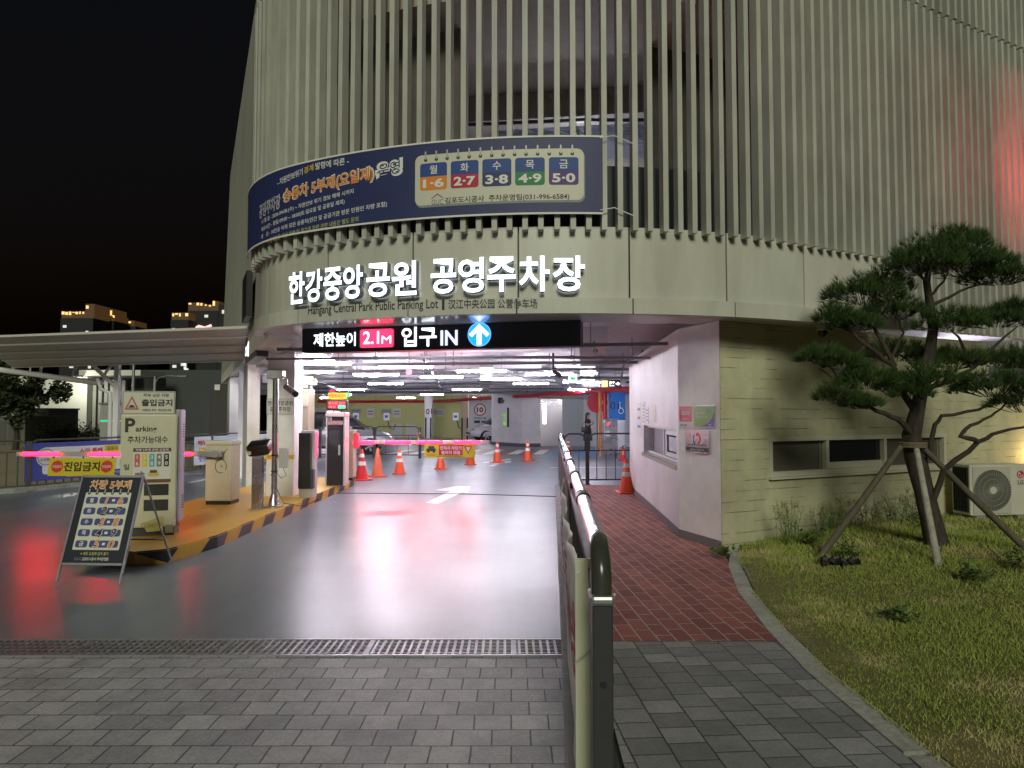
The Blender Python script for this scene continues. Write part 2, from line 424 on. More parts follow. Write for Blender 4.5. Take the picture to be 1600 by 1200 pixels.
def cbox(mb, s0, s1, o0, o1, z0, z1, ds=.15):
    ss = srange(s0, s1, ds); V = []; Fc = []
    for s in ss:
        a, c = path(s, o0), path(s, o1)
        V += [(a.x, a.y, z0), (c.x, c.y, z0), (c.x, c.y, z1), (a.x, a.y, z1)]
    for i in range(len(ss)-1):
        k = 4*i
        for j in range(4): Fc.append((k+j, k+(j+1) % 4, k+4+(j+1) % 4, k+4+j))
    Fc += [(0, 1, 2, 3), tuple(4*(len(ss)-1)+j for j in (3, 2, 1, 0))]
    mb.raw(V, Fc)

# ------------------------------------------------------------------ the parking building
bld = thing('parking_building', 'round cornered parking building with slatted upper facade and lit open entrance below', 'building', (CX, CY, 0))
def bpart(mb, name, m, **k): return mb.build(name, m, bld, world=True, **k)
PANELM = mat('fascia_panel', (.55, .55, .50), .33, var=.06, vscale=3, var2=.10, v2scale=1.5, spec=.5, stretch=(1, 1, .25))
PANELB = mat('fascia_panel_worn', (.52, .52, .46), .36, var=.07, vscale=3, var2=.14, v2scale=1.7, stretch=(1, 1, .2)); PANELC = mat('fascia_panel_pale', (.58, .57, .52), .33, var=.06, vscale=3, var2=.12, v2scale=1.3, stretch=(1, 1, .22))
SLATM = mat('slat_paint', (.47, .47, .43), .55, var=.14, vscale=5, var2=.16, v2scale=.7, stretch=(1, 1, .3))
FZ0, FZL, FZ1 = 2.70, 2.87, 3.66
S_FE = s_of(1396)
joints = [s_of(x) for x in (510, 644, 810, 985, 1138, 1260)]
edges = [S_E-.1]+[joints[0]-1.25]*(joints[0]-1.25 > S_E)+joints+[S_FE]
for i in range(len(edges)-1):
    b = MB(); cbox(b, edges[i]+.010, edges[i+1]-.010, -.05, 0, FZL+.002, FZ1); bpart(b, 'fascia_panel', [PANELM, PANELB, PANELM, PANELC][i % 4])
b = MB(); cbox(b, S_E-.1, S_FE, -.10, -.06, FZ0+.02, FZ1-.01); bpart(b, 'fascia_backing', BLACK)
lipj = [S_E-.1]+[s_of(x) for x in (470, 640, 808, 988, 1146, 1270)]+[S_FE+.25]
for i in range(len(lipj)-1):
    b = MB(); cbox(b, lipj[i]+.007, lipj[i+1]-.007, -.055, .06, FZ0, FZL); bpart(b, 'fascia_lip', PANELM)
# vertical slats
def slats(z0, z1, s0, s1, off0, off1, w, pitch, phase=0):
    b = MB(); n = int((s1-s0)/pitch)
    for i in range(n+1):
        s = s0+phase+i*pitch+random.uniform(-.004, .004); jo = random.uniform(-.004, .004)
        a, c = path(s-w/2, off0), path(s+w/2, off0); d, e = path(s+w/2, off1+jo), path(s-w/2, off1+jo)
        zz = z0(s) if callable(z0) else z0
        q = [a, c, d, e]
        b.raw([(p.x, p.y, zz) for p in q]+[(p.x, p.y, z1) for p in q], [(0, 1, 2, 3), (7, 6, 5, 4), (0, 4, 5, 1), (1, 5, 6, 2), (2, 6, 7, 3), (3, 7, 4, 0)])
    return b
zb = lambda s: 3.60 if s < S_FE-.02 else 2.72
bpart(slats(zb, 7.10, S_E, 11.6, .0, .115, .058, .168), 'slat_screen', SLATM)
bpart(slats(7.16, 10.5, S_E, 11.6, -.03, .09, .058, .168, .084), 'slat_screen', SLATM)
for z in (7.0,):
    b = MB(); cbox(b, S_E, 11.6, -.04, 0.005, z, z+.06); bpart(b, 'slat_rail', mat('rail_paint', (.2, .2, .18), .5))
b = MB(); cbox(b, S_E, 11.6, -.3, .02, 7.105, 7.155); bpart(b, 'tier_ledge', mat('rail_paint', (.2, .2, .18), .5))
# parapet and dim interior of the upper deck seen between the slats
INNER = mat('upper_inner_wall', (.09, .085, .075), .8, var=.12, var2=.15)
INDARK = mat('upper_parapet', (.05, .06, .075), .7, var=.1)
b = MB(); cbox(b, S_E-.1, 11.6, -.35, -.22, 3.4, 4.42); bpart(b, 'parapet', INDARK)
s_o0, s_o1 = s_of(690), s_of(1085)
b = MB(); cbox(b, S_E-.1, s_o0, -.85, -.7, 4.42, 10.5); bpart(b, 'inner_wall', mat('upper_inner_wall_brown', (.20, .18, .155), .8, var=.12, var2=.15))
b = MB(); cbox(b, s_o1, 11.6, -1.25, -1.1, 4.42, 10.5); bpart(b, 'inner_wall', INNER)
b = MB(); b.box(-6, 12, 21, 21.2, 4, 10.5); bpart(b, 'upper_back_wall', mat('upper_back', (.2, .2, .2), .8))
slabpoly = [tuple(path(s, -.12)) for s in srange(S_E, 11.4, .4)]+[(13.5, 14), (14, 48), (-20, 48), (-9.9, 25)]
def flatprism(mb, poly, z0, z1): mb.prism(poly, lambda u, v, d: (u, v, d), z0, z1); return mb
CONC = mat('garage_ceiling_concrete', (.78, .76, .80), .8, var=.10, var2=.08, bump=.15)
b = flatprism(MB(), slabpoly, 2.98, 3.58); bpart(b, 'ceiling_slab', CONC)
b = flatprism(MB(), slabpoly, 6.35, 6.8); bpart(b, 'upper_ceiling', mat('upper_ceiling', (.36, .31, .26), .8, var=.1))
b = MB()
for (x0, y0, x1, y1, z) in ((-2.6, 10.2, 5.0, 9.2, 5.95), (-1.2, 12.6, 6, 11.6, 5.9)): b.obox((x0, y0), (x1, y1), .35, z, 6.34)
bpart(b, 'upper_beam', mat('upper_beam', (.34, .32, .28), .8))
b = MB()
for i in range(28): b.obox((-.2, 10.75+i*.06), (3.3, 10.35+i*.06), .03, 6.24, 6.33)
bpart(b, 'metal_deck', mat('metal_deck', (.45, .5, .6), .35, metal=.7))
b = MB()
b.tube([(-1.0, 9.6, 5.75), (1.0, 9.35, 5.72), (4.0, 9.3, 5.7)], .025, 6); b.tube([(1.7, 9.36, 5.72), (1.7, 9.36, 6.35)], .012, 5)
bpart(b, 'upper_pipe', DKSTEEL)
# plain rendered side wall on the left, slanting back
SIDEM = mat('side_render', (.40, .40, .37), .7, var=.06, var2=.12, v2scale=.4)
w0 = path(S_E-.05, -.1); 
b = MB(); b.M = Matrix.Identity(4)
b.raw([(w0.x, w0.y, 3.0), (-10.7, 25, 3.0), (-10.2, 25.3, 3.0), (w0.x+.35, w0.y+.3, 3.0), (w0.x+.14, w0.y-.02, 10.5), (-10.5, 25, 10.5), (-10.0, 25.3, 10.5), (w0.x+.45, w0.y+.3, 10.5)], [(0, 1, 5, 4), (1, 2, 6, 5), (2, 3, 7, 6), (3, 0, 4, 7), (0, 3, 2, 1), (4, 5, 6, 7)])
bpart(b, 'side_wall', SIDEM)
b = MB()
b.raw([(w0.x, w0.y, 2.70), (-10.7, 25, 2.70), (-10.2, 25.3, 2.70), (w0.x+.35, w0.y+.3, 2.70), (w0.x, w0.y, 2.995), (-10.7, 25, 2.995), (-10.2, 25.3, 2.995), (w0.x+.35, w0.y+.3, 2.995)], [(0, 1, 5, 4), (1, 2, 6, 5), (2, 3, 7, 6), (3, 0, 4, 7), (0, 3, 2, 1), (4, 5, 6, 7)])
bpart(b, 'side_lintel', PANELM)
b = MB(); b.obox((w0.x-1.05, w0.y+2.15), (w0.x-1.5, w0.y+3.1), .1, 3.3, 4.1); bpart(b, 'side_opening', BLACK)
# soffit under the fascia
SOFF = mat('soffit', (.74, .72, .76), .16, var=.04, rvar=.04)
b = MB(); cbox(b, S_E-.05, S_FE, -.85, -.07, 2.735, 2.76); bpart(b, 'soffit', SOFF)
b = MB(); cbox(b, S_E-.05, s_of(1100), -.95, -.852, 2.735, 2.975); bpart(b, 'soffit_return', SOFF)
# garage columns, beams, far walls
WALLW = mat('white_wall_paint', (.82, .81, .82), .6, var=.05, var2=.09, v2scale=1.2, bump=.06, bscale=60)
GYEL = mat('garage_yellow_green_wall', (.55, .56, .22), .6, var=.04)
b = MB(); b.box(-17, -1.0, 46, 46.3, 0, 2.99); bpart(b, 'far_wall', GYEL)
b = MB(); b.box(-1.0, 14.2, 46, 46.3, 0, 2.99); bpart(b, 'far_wall', WALLW)
b = MB(); b.obox((14, 15), (14, 48), .2, 0, 2.99); bpart(b, 'far_wall', WALLW)
for (x0, y0, x1, y1) in ((-4, 17.5, 9, 16.0), (-9, 24.5, 12, 22.2), (-14, 32, 13, 32), (-16, 40, 13, 40)):
    b = MB(); b.obox((x0, y0), (x1, y1), .5, 2.72, 2.979); bpart(b, 'ceiling_beam', CONC)
b = MB(); b.obox((-3.4, 12), (-4.4, 24), .45, 2.70, 2.979); bpart(b, 'ceiling_beam', SOFF)
b = MB(); b.obox((1.5, 10.6), (2.9, 24), .45, 2.73, 2.979); bpart(b, 'ceiling_beam', SOFF)
# numbered core block, lift lobby
b = MB(); corep = [tuple(at(768, 690, 35.5)[:2]), tuple(at(815, 690, 33.2)[:2]), tuple(at(845, 690, 33.4)[:2]), (1.6, 41), (-1.0, 41)]
flatprism(b, corep, 0, 2.98); bpart(b, 'core_block', WALLW)
b = MB(); flatprism(b, [(x*1.0, y) for x, y in [(corep[0][0]-.02, corep[0][1]-.02), (corep[1][0]-.0, corep[1][1]-.04), (corep[2][0], corep[2][1]-.03), (corep[2][0], corep[2][1]+.2), (corep[1][0], corep[1][1]+.2), (corep[0][0], corep[0][1]+.2)]], 0, .16); bpart(b, 'core_skirting', mat('skirting_grey', (.12, .12, .13), .5))
a = corep[2]; e = at(940, 690, 33.4)
b = MB(); b.box(at(912, 690, 33.4).x, e.x+2.2, 33.4, 33.6, 0, 2.98); bpart(b, 'lobby_wall', WALLW)
b = MB(); b.box(a[0], at(912, 690, 33.4).x, 33.4, 33.6, 2.35, 2.98); bpart(b, 'lobby_lintel', mat('lintel_cream', (.72, .68, .6), .5))
b = MB(); b.box(a[0]-.02, at(878.5, 690, 33.42).x, 33.42, 33.5, .02, 2.34); dd = bpart(b, 'lift_door', mat('lift_door_steel', (.5, .49, .48), .25, metal=1, var=.1, vscale=.8))
b = MB(); b.box(a[0]+.1, a[0]+.27, 33.36, 33.42, 1.1, 2.1); bpart(b, 'lit_panel', mat('lift_panel_light', (.8, .8, .8), .5, emit=(1, .98, .9), estr=1.6))
b = MB(); b.box(at(879, 690, 33.45).x, at(912, 690, 33.45).x, 33.45, 33.5, .02, 2.34); bpart(b, 'glass_door', mat('frosted_glass_door', (.42, .47, .47), .3))
for (px, Y, w, wm) in ((669, 44, .5, 0), (726, 41, .42, 1), (966, 28, .58, 2), (1010, 21, .5, 0)):
    c = at(px, 690, Y); b = MB(); b.box(c.x-w/2, c.x+w/2, Y, Y+w, 0, 2.98, .02)
    bpart(b, 'column', [WALLW, mat('column_buff', (.55, .46, .3), .5), WALLW][wm])
    if wm == 2:
        b = MB(); b.box(c.x-w/2-.006, c.x+w/2+.006, Y-.006, Y+w+.006, 1.35, 2.6); bpart(b, 'column_band', mat('blue_column_paint', (.02, .17, .55), .45))
    else:
        for q in (-.16, .16):
            b = MB(); b.box(c.x+q-.05, c.x+q+.05, Y-.012, Y, .02, 1.35); bpart(b, 'corner_guard', INK)
pn = Panel(bld, lambda u, v, d: (at(966, 690, 28).x+u, 28-.006-d, v), world=True)
pn.text('column_lettering', INK, '01', -.14, 1.95, .32)
# wheelchair symbol
pn.ring('column_lettering', WINK, .12, 1.72, .085, .12, .004, 20, 120, 420); pn.disc('column_lettering', WINK, .07, 2.06, .045, .004)
pn.poly('column_lettering', WINK, [(.05, 2.0), (.09, 2.0), (.10, 1.86), (.19, 1.86), (.25, 1.68), (.22, 1.66), (.165, 1.82), (.06, 1.82)], .005)
pn.done()
pn = Panel(bld, lambda u, v, d: (at(670, 690, 44).x+u, 44-.002-d, v), world=True); pn.text('column_lettering', INK, '01', 0, 1.75, .36, w=.40); pn.done()
pc0, pc1 = Vector(corep[0]), Vector(corep[1]); cd = (pc1-pc0).normalized(); cn = Vector((cd.y, -cd.x))
cfn = lambda u, v, d: ((pc0+cd*u+cn*d).x, (pc0+cd*u+cn*d).y, v)
pn = Panel(bld, cfn, True); Lc = (pc1-pc0).length
pn.text('core_numeral', INK, '1', Lc*.57, 1.42, .98, .01, off=.02); pn.done()
# pipes and trays under the ceiling
PIPE = mat('grey_pipe', (.20, .20, .22), .45, metal=.3)
def pipe(pts, r, m=PIPE, name='ceiling_pipe', hang=True):
    b = MB(); b.tube(pts, r, 8)
    if hang:
        for i in range(len(pts)-1):
            a, c = Vector(pts[i]), Vector(pts[i+1]); L = (c-a).length; n = max(1, int(L/2.2))
            for k in range(n):
                q = a+(c-a)*((k+.5)/n); b.tube([q, (q.x, q.y, 2.978)], .008, 4); b.tube([(q.x-.035, q.y, q.z), (q.x+.035, q.y, q.z)], r*1.35, 8)
    return bpart(b, name, m, smooth=True)
pipe([(-3.6, 10.4, 2.60), (0, 10.1, 2.62), (2.3, 9.7, 2.62)], .026)
pipe([(-4.2, 11.6, 2.55), (-.4, 11.3, 2.56), (2.4, 11.4, 2.55)], .022)
pipe([(-4.6, 13.6, 2.58), (0, 13.2, 2.60), (2.4, 13.0, 2.60)], .03)
pipe([(2.0, 10.4, 2.58), (2.25, 13.6, 2.62), (3.2, 20, 2.62)], .024)
pipe([(1.2, 9.9, 2.66), (1.9, 15, 2.62), (2.6, 22, 2.62)], .018)
pipe([(-5, 15.8, 2.6), (2.0, 15.0, 2.6), (4.5, 15.5, 2.6)], .03)
pipe([(-6, 19.4, 2.6), (6, 18.4, 2.6)], .035)
pipe([(-8, 23.4, 2.6), (8, 22, 2.6)], .03)
pipe([(-9, 27.4, 2.6), (9, 26.6, 2.6)], .03)
pipe([(-1.6, 12, 2.66), (-2.4, 22, 2.66), (-3.6, 36, 2.66)], .025)
pipe([(-10, 31, 2.58), (9, 31, 2.58)], .05)
for i, (x0, x1) in enumerate(((-5.2, -8), (-.4, -1.2), (.9, 3.2))):
    b = MB(); b.obox((x0, 14.5), (x1, 34), .28, 2.60, 2.66); bpart(b, 'cable_tray', mat('cable_tray', (.45, .46, .48), .4, metal=.6))
pipe([(-13, 45.6, 2.42), (-5.2, 45.4, 2.42), (1.7, 30.4, 2.46), (4.25, 22.6, 2.47), (8, 21.6, 2.47)], .085, mat('red_fire_pipe', (.5, .015, .025), .35), 'fire_main_pipe')
# office block at the right of the way in
WA, WB, WC_ = Vector((2.48, 8.12)), Vector((2.19, 8.97)), Vector((2.46, 13.9))
WE = Vector((7.44, 10.60)); 
# corridor side wall with the service window opening
u1 = (WC_-WB).normalized(); LB = (WC_-WB).length; nB = Vector((-u1.y, u1.x))
def wl(u, v, d): P = WB+u1*u+nB*d; return (P.x, P.y, v)       # u runs away from the camera, d out to the corridor
WU0, WU1, WV0, WV1 = .14, 3.30, .93, 1.41
b = MB()
for (a0, a1, z0, z1) in ((0, WU0, 0, 2.732), (WU1, LB, 0, 2.732), (WU0, WU1, 0, WV0), (WU0, WU1, WV1, 2.732)):
    b.prism([(a0, z0), (a1, z0), (a1, z1), (a0, z1)], wl, 0, -.22)
bpart(b, 'corridor_wall', WALLW)
# service window
b = MB(); b.prism([(WU0+.003, WV0), (WU1-.003, WV0), (WU1-.003, WV1), (WU0+.003, WV1)], wl, -.16, -.2)
wf = bpart(b, 'service_window', mat('office_blind', (.22, .22, .24), .6, var=.05))
def wkid(name, m, quads, d0, d1):
    b = MB()
    for (a0, z0, a1, z1) in quads: b.prism([(a0, z0), (a1, z0), (a1, z1), (a0, z1)], wl, d0, d1)
    return b.build(name, m, wf, world=True)
e_ = .002
wkid('frame', WHITE, [(WU0+.003, WV0+.003, WU1-.003, WV0+.04), (WU0+.003, WV1-.04, WU1-.003, WV1-.003), (WU0+.003, WV0+.041, WU0+.04, WV1-.041), (WU1-.04, WV0+.041, WU1-.003, WV1-.041)], -.08, -.159)
wkid('sash', WHITE, [(.62, WV0+.045, 1.62, WV0+.11), (.62, WV1-.11, 1.62, WV1-.045), (.62, WV0+.111, .72, WV1-.111), (1.5, WV0+.111, 1.62, WV1-.111), (1.72, WV0+.045, 1.80, WV1-.045)], -.10, -.15)
wkid('pane', DARKGLASS, [(.74, WV0+.115, 1.48, WV1-.115)], -.13, -.14)
wkid('hatch', mat('hatch_light', (.55, .6, .66), .4), [(.84, WV0+.13, 1.4, WV1-.14)], -.118, -.125)
b = MB(); b.prism([(WU0-.02, WV0-.06), (WU1+.02, WV0-.06), (WU1+.02, WV0-.002), (WU0-.02, WV0-.002)], wl, .04, 0.001); b.build('sill', mat('sill_beige', (.42, .38, .33), .5), wf, world=True)
# facet wall next to the lawn
u2 = (WA-WB).normalized(); LF = (WA-WB).length; n2 = Vector((u2.y, -u2.x))
def wfct(u, v, d): P = WB+u2*u+n2*d; return (P.x, P.y, v)
b = flatprism(MB(), [tuple(WB), tuple(WA), (WA.x+.0, WA.y+.2), (WB.x+.12, WB.y+.08)], 0, 2.732); bpart(b, 'corner_wall', WALLW)
PLINTH = mat('plinth_grey', (.15, .15, .16), .6)
b = MB(); b.prism([(0, 0), (LB, 0), (LB, .11), (0, .11)], wl, .012, 0.001); b.prism([(0, 0), (LF, 0), (LF, .11), (0, .11)], wfct, .012, 0.001); bpart(b, 'plinth', PLINTH)
b = MB(); b.obox(WC_, (14, 15.5), .2, 0, 2.97); bpart(b, 'office_back_wall', WALLW)
# painted block wall facing the lawn
u3 = (WE-WA).normalized(); LR = (WE-WA).length; n3 = Vector((u3.y, -u3.x)); A3 = math.atan2(u3.y, u3.x)
def wr(u, v, d): P = WA+u3*u+n3*d; return (P.x, P.y, v)
def blockmat():
    m = bpy.data.materials.new('painted_block_wall'); m.use_nodes = True; n = m.node_tree.nodes; L = m.node_tree.links; p = n['Principled BSDF']
    t = n.new('ShaderNodeTexCoord'); sp = n.new('ShaderNodeSeparateXYZ'); L.new(t.outputs['Object'], sp.inputs[0])
    def op(o, *a):
        q = n.new('ShaderNodeMath'); q.operation = o
        for i, x in enumerate(a):
            if isinstance(x, (int, float)): q.inputs[i].default_value = x
            else: L.new(x, q.inputs[i])
        return q.outputs[0]
    def nz(sc, st=(1, 1, 1), det=5):
        mp = n.new('ShaderNodeMapping'); mp.inputs['Scale'].default_value = st; L.new(t.outputs['Object'], mp.inputs[0])
        z = n.new('ShaderNodeTexNoise'); z.inputs['Scale'].default_value = sc; z.inputs['Detail'].default_value = det; z.inputs['Roughness'].default_value = .65; L.new(mp.outputs[0], z.inputs['Vector']); return z.outputs[0]
    def rg(x, a, b, c, d):
        r = n.new('ShaderNodeMapRange'); L.new(x, r.inputs[0])
        for i, q in enumerate((a, b, c, d)): r.inputs[i+1].default_value = q
        return r.outputs[0]
    zz = op('ADD', sp.outputs['Z'], op('MULTIPLY', op('SUBTRACT', nz(3, (1, 1, .4)), .5), .02))
    f = op('ABSOLUTE', op('SUBTRACT', op('FRACT', op('DIVIDE', zz, .124)), .5))
    line = rg(f, .02, .055, 1, 0); brk = rg(nz(2.6, (1, 1, 3), 3), .47, .58, 0, 1)
    mask = op('MULTIPLY', line, brk)
    a = rg(nz(1.0), .3, .7, .80, 1.16); c = rg(nz(7, (1, 1, 1), 8), .3, .7, .93, 1.07); d = op('SUBTRACT', 1.0, op('MULTIPLY', mask, .5)); s = rg(nz(.9, (3, 3, .25), 4), .35, .7, 1.05, .88)
    v = op('MULTIPLY', op('MULTIPLY', a, c), op('MULTIPLY', d, s)); mx = n.new('ShaderNodeVectorMath'); mx.operation = 'SCALE'; mx.inputs[0].default_value = (.50, .49, .34); L.new(v, mx.inputs['Scale'])
    L.new(mx.outputs[0], p.inputs['Base Color']); p.inputs['Roughness'].default_value = .7
    h = op('SUBTRACT', op('MULTIPLY', nz(14), .25), op('MULTIPLY', mask, 1)); bp = n.new('ShaderNodeBump'); bp.inputs['Strength'].default_value = .5; bp.inputs['Distance'].default_value = .01; L.new(h, bp.inputs['Height']); L.new(bp.outputs[0], p.inputs['Normal'])
    return m
GW = None
def wall_u(px):
    r = (px-800)/F/math.cos(TILT); r = (px-800)/F
    return ((r*WA.y-WA.x)/(u3.x-r*u3.y))
GW = blockmat()
UW0, UW1 = wall_u(1203), wall_u(1474); VW0, VW1 = .86, 1.30
b = MB()
for (a0, a1, z0, z1) in ((0.01, UW0, -.1, 2.732), (UW1, LR, -.1, 2.732), (UW0, UW1, -.1, VW0), (UW0, UW1, VW1, 2.732)): b.prism([(a0, z0), (a1, z0), (a1, z1), (a0, z1)], wr, 0, -.05)
bpart(b, 'block_wall', GW)
b = MB(); b.prism([(LR, -.1), (LR+4.5, -.1), (LR+4.5, 2.1), (LR, 2.1)], wr, -.03, -.23); bpart(b, 'low_block_wall', GW)
b = MB(); b.prism([(LR+.0, 2.36), (LR+4.5, 2.36), (LR+4.5, 2.73), (LR+.0, 2.73)], wr, .3, -.1); bpart(b, 'side_soffit', SOFF)
# three pane window
wds = MB(); wds.prism([(UW0+.003, VW0+.003), (UW1-.003, VW0+.003), (UW1-.003, VW1-.003), (UW0+.003, VW1-.003)], wr, -.15, -.19)
win = bpart(wds, 'window', mat('window_dark_room', (.02, .021, .02), .5))
FRM = mat('window_frame_cream', (.56, .55, .46), .45)
ub = [UW0+.003, wall_u(1291), wall_u(1381), UW1-.003]
b = MB()
for (a0, z0, a1, z1) in ((UW0-.03, VW0-.03, UW1+.03, VW0+.035), (UW0-.03, VW1-.03, UW1+.03, VW1+.025)): b.prism([(a0, z0), (a1, z0), (a1, z1), (a0, z1)], wr, .015, -.12)
for k, uu in enumerate((UW0, ub[1], ub[2], UW1)):
    b.prism([(uu-.028, VW0+.036), (uu+.028, VW0+.036), (uu+.028, VW1-.031), (uu-.028, VW1-.031)], wr, .008, -.12)
b.build('frame', FRM, win, world=True)
for k in range(3):
    lo = VW0+.036 if k != 1 else VW0+.12
    b = MB(); b.prism([(ub[k]+.03, lo), (ub[k+1]-.03, lo), (ub[k+1]-.03, VW1-.032), (ub[k]+.03, VW1-.032)], wr, -.055, -.06); b.build('pane', [mat('window_glass_grey', (.12, .12, .10), .22, spec=.8), DARKGLASS, mat('window_glass_grey', (.05, .05, .05), .1)][k], win, world=True)
    if k == 1:
        b = MB(); b.prism([(ub[1]+.03, VW0+.037), (ub[2]-.03, VW0+.037), (ub[2]-.03, VW0+.118), (ub[1]+.03, VW0+.118)], wr, -.02, -.09); b.build('sash', FRM, win, world=True)
    else:
        b = MB(); x = ub[k+1]-.1 if k == 0 else ub[k+1]-.12
        b.prism([(x, VW0+.037), (x+.025, VW0+.037), (x+.025, VW1-.033), (x, VW1-.033)], wr, -.04, -.054); b.build('sash', mat('sash_dark', (.2, .2, .17), .5), win, world=True)
b = MB(); b.prism([(UW0-.05, VW0-.06), (UW1+.05, VW0-.06), (UW1+.05, VW0-.032), (UW0-.05, VW0-.032)], wr, .05, .001); b.build('sill', FRM, win, world=True)
# entrance columns at the left of the way in
def column_at(px0, px1, Y, z1=2.97, m=WALLW, dep=None):
    a, c = at(px0, 700, Y).x, at(px1, 700, Y).x; b = MB(); b.box(a, c, Y, Y+(dep or (c-a)), 0, z1, .012); bpart(b, 'column', m); return a, c
ca, cc = column_at(416, 459, 12.2)
column_at(371, 392, 17.5)
for (x0, y0, x1, y1) in ((-5.6, 14.4, -6.4, 16.2), (-8.3, 20, -9.2, 22)):
    b = MB(); b.obox((x0, y0), (x1, y1), -.25, 0, 2.69); bpart(b, 'side_pier', WALLW)
b = MB(); b.obox((-10.2, 25.3), (-18, 41), .2, 0, 2.97); bpart(b, 'outer_wall', mat('dark_outer_wall', (.12, .12, .12), .8))

# tube lights ------------------------------------------------------------
TUBE = mat('lit_tube', (.9, .9, .9), .5, emit=(.94, .89, 1.0), estr=185)
tl = thing('tube_light', 'x', 'ceiling light', (0, 0, 2.55), 0, 'lit tube lights under the garage ceiling')
b = MB(); b.box(-.58, .58, -.028, .028, .03, .06, .008); b.build('housing', WHITE, tl)
b = MB(); b.tube([(-.55, 0, .008), (.55, 0, .008)], .019, 8); b.build('tube', TUBE, tl)
for q in (-.45, .45):
    b = MB(); b.tube([(q, 0, .06), (q, 0, .43)], .006, 4); b.build('hanger', GALV, tl)
tl_first = True
def tube_light(x, y, label, rz=0, z=2.55):
    global tl_first
    o = tl if tl_first else copy_tree(tl); tl_first = False
    o.location = (x, y, z); o.rotation_euler = (0, 0, rz); o['label'] = label
near = [((467, 540), 569, 'lit white tube light just under the left end of the height limit sign'), ((600, 665), 574.5, 'lit white tube light beside the hanging red lamp'),
        ((718, 786), 581, 'lit white tube light left of the black ceiling camera, below the blue arrow'), ((458, 511), 582, 'lit white tube light close to the right face of the white entrance column'),
        ((555, 620), 586, 'lit white tube light above the yellow topped ticket machine'), ((660, 720), 590, 'lit white tube light right of the red hanging lamp'),
        ((755, 811), 592.5, 'lit white tube light above the numeral 1 block'), ((826, 890), 585, 'lit white tube light directly behind the black ceiling camera'),
        ((878, 940), 598, 'lit white tube light between the green exit sign and the black hanging direction sign')]
for (x0, x1), y, lb in near:
    p = G((x0+x1)/2, y, 2.55); tube_light(p.x, p.y, lb, R_(-3))
rows = [21.5, 27, 34, 41]
ordn = ['first', 'second', 'third', 'fourth', 'fifth', 'sixth', 'seventh']
for i, y in enumerate(rows):
    xs = [-11, -6.4, -1.8, 2.8, 7.5] if i % 2 else [-8.6, -4.0, .6, 5.0, 9]
    for j, x in enumerate(xs):
        if (y > 31 and x > -1.5) or x < -2.4-.46*(y-9): continue
        lb = 'small lit tube light far back, %s from the left in the %s far row' % (ordn[j], ordn[i])
        tube_light(x, y, lb, R_(-4))
tube_light(4.6, 11.8+.9, 'lit tube light hidden behind the office wall', 0) if False else None
# tubes seen through the opening right of the block wall
p = WA+u3*(LR+1.2)-n3*1.6; tube_light(p.x, p.y, 'lit tube light in the side opening behind the pine tree', A3)
tube_light(-1.3, 10.5, 'added unseen tube light behind the height limit sign, brightening the entrance', R_(-14), 2.74)  # unseen tube added to brighten the soffit, front floor and column
# exit lane tubes at the left
for k, (x, y) in enumerate(((-5.6, 17.6), (-7.4, 23.5))): tube_light(x, y, ['lit tube light over the exit lane nearest the left columns', 'lit tube light over the exit lane deeper in'][k], R_(60))
# lamp added to brighten the upper deck; red lamp glowing behind the slats
lp = thing('deck_fill_lamp', 'added cool lamp brightening the upper deck behind the slats above the blue banner', 'ceiling light', (1.1, 10.95, 5.5))
b = MB(); b.box(-.5, .5, -.05, .05, 0, .08, .01); b.build('housing', WHITE, lp)
b = MB(); b.box(-.45, .45, -.03, .03, -.012, -.001); b.build('diffuser', mat('deck_fill_light', (.8, .8, .8), .5, emit=(.55, .7, 1.0), estr=30), lp)
b = MB(); b.tube([(0, 0, .08), (0, 0, .845)], .015, 6); b.build('stem', GALV, lp)
def lamp(name, col, W, loc, parent, r=.05, spot=None):
    l = bpy.data.lights.new(name, 'POINT'); l.energy = W; l.color = col; l.shadow_soft_size = r
    o = bpy.data.objects.new(name, l); C.objects.link(o); o.location = loc; o.parent = parent; return o
sR = s_of(1548)
q = path(sR, -.72); z = 4.95
rl = thing('red_lamp', 'red lamp glowing behind the slats at the upper right of the facade', 'lamp', (q.x, q.y, z))
b = MB(); b.lathe([(.03, 0), (.05, .02), (.05, .10), (.02, .13)], 12); b.build('lens', mat('red_lamp_lens', (.5, .02, .03), .4, emit=(1, .05, .08), estr=8), rl)
b = MB(); b.lathe([(.07, -.03), (.07, -.001)], 12); b.build('base', BLACK, rl)
qq = path(sR, -.22); b = MB(); b.tube([(0, 0, -.03), (0, 0, -.55)], .015, 6); b.build('stem', BLACK, rl)
lamp('deck_fill_bulb', (.85, .85, 1.0), 65, (0, 0, -.1), lp, .1)
lamp('red_lamp_bulb', (1, .07, .09), 55, (0, -.02, .22), rl, .06)
# exterior side lamp at the right edge
q = WA+u3*(wall_u(1618))+n3*.12
wl_ = thing('wall_lamp', 'warm lit wall lamp beside the outdoor unit at the right edge', 'lamp', (q.x, q.y, .95))
b = MB(); b.box(-.06, .06, -.06, .06, -.1, .1, .015); b.build('lantern', mat('warm_lamp_glass', (.8, .7, .4), .5, emit=(1, .66, .22), estr=25), wl_)
b = MB(); b.box(-.07, .07, -.07, .07, .101, .13, .01); b.box(-.03, .03, .06, .14, -.03, .03); b.build('bracket', BLACK, wl_)
lamp('wall_lamp_bulb', (1, .66, .25), 9, (-.02, -.16, 0), wl_, .05)
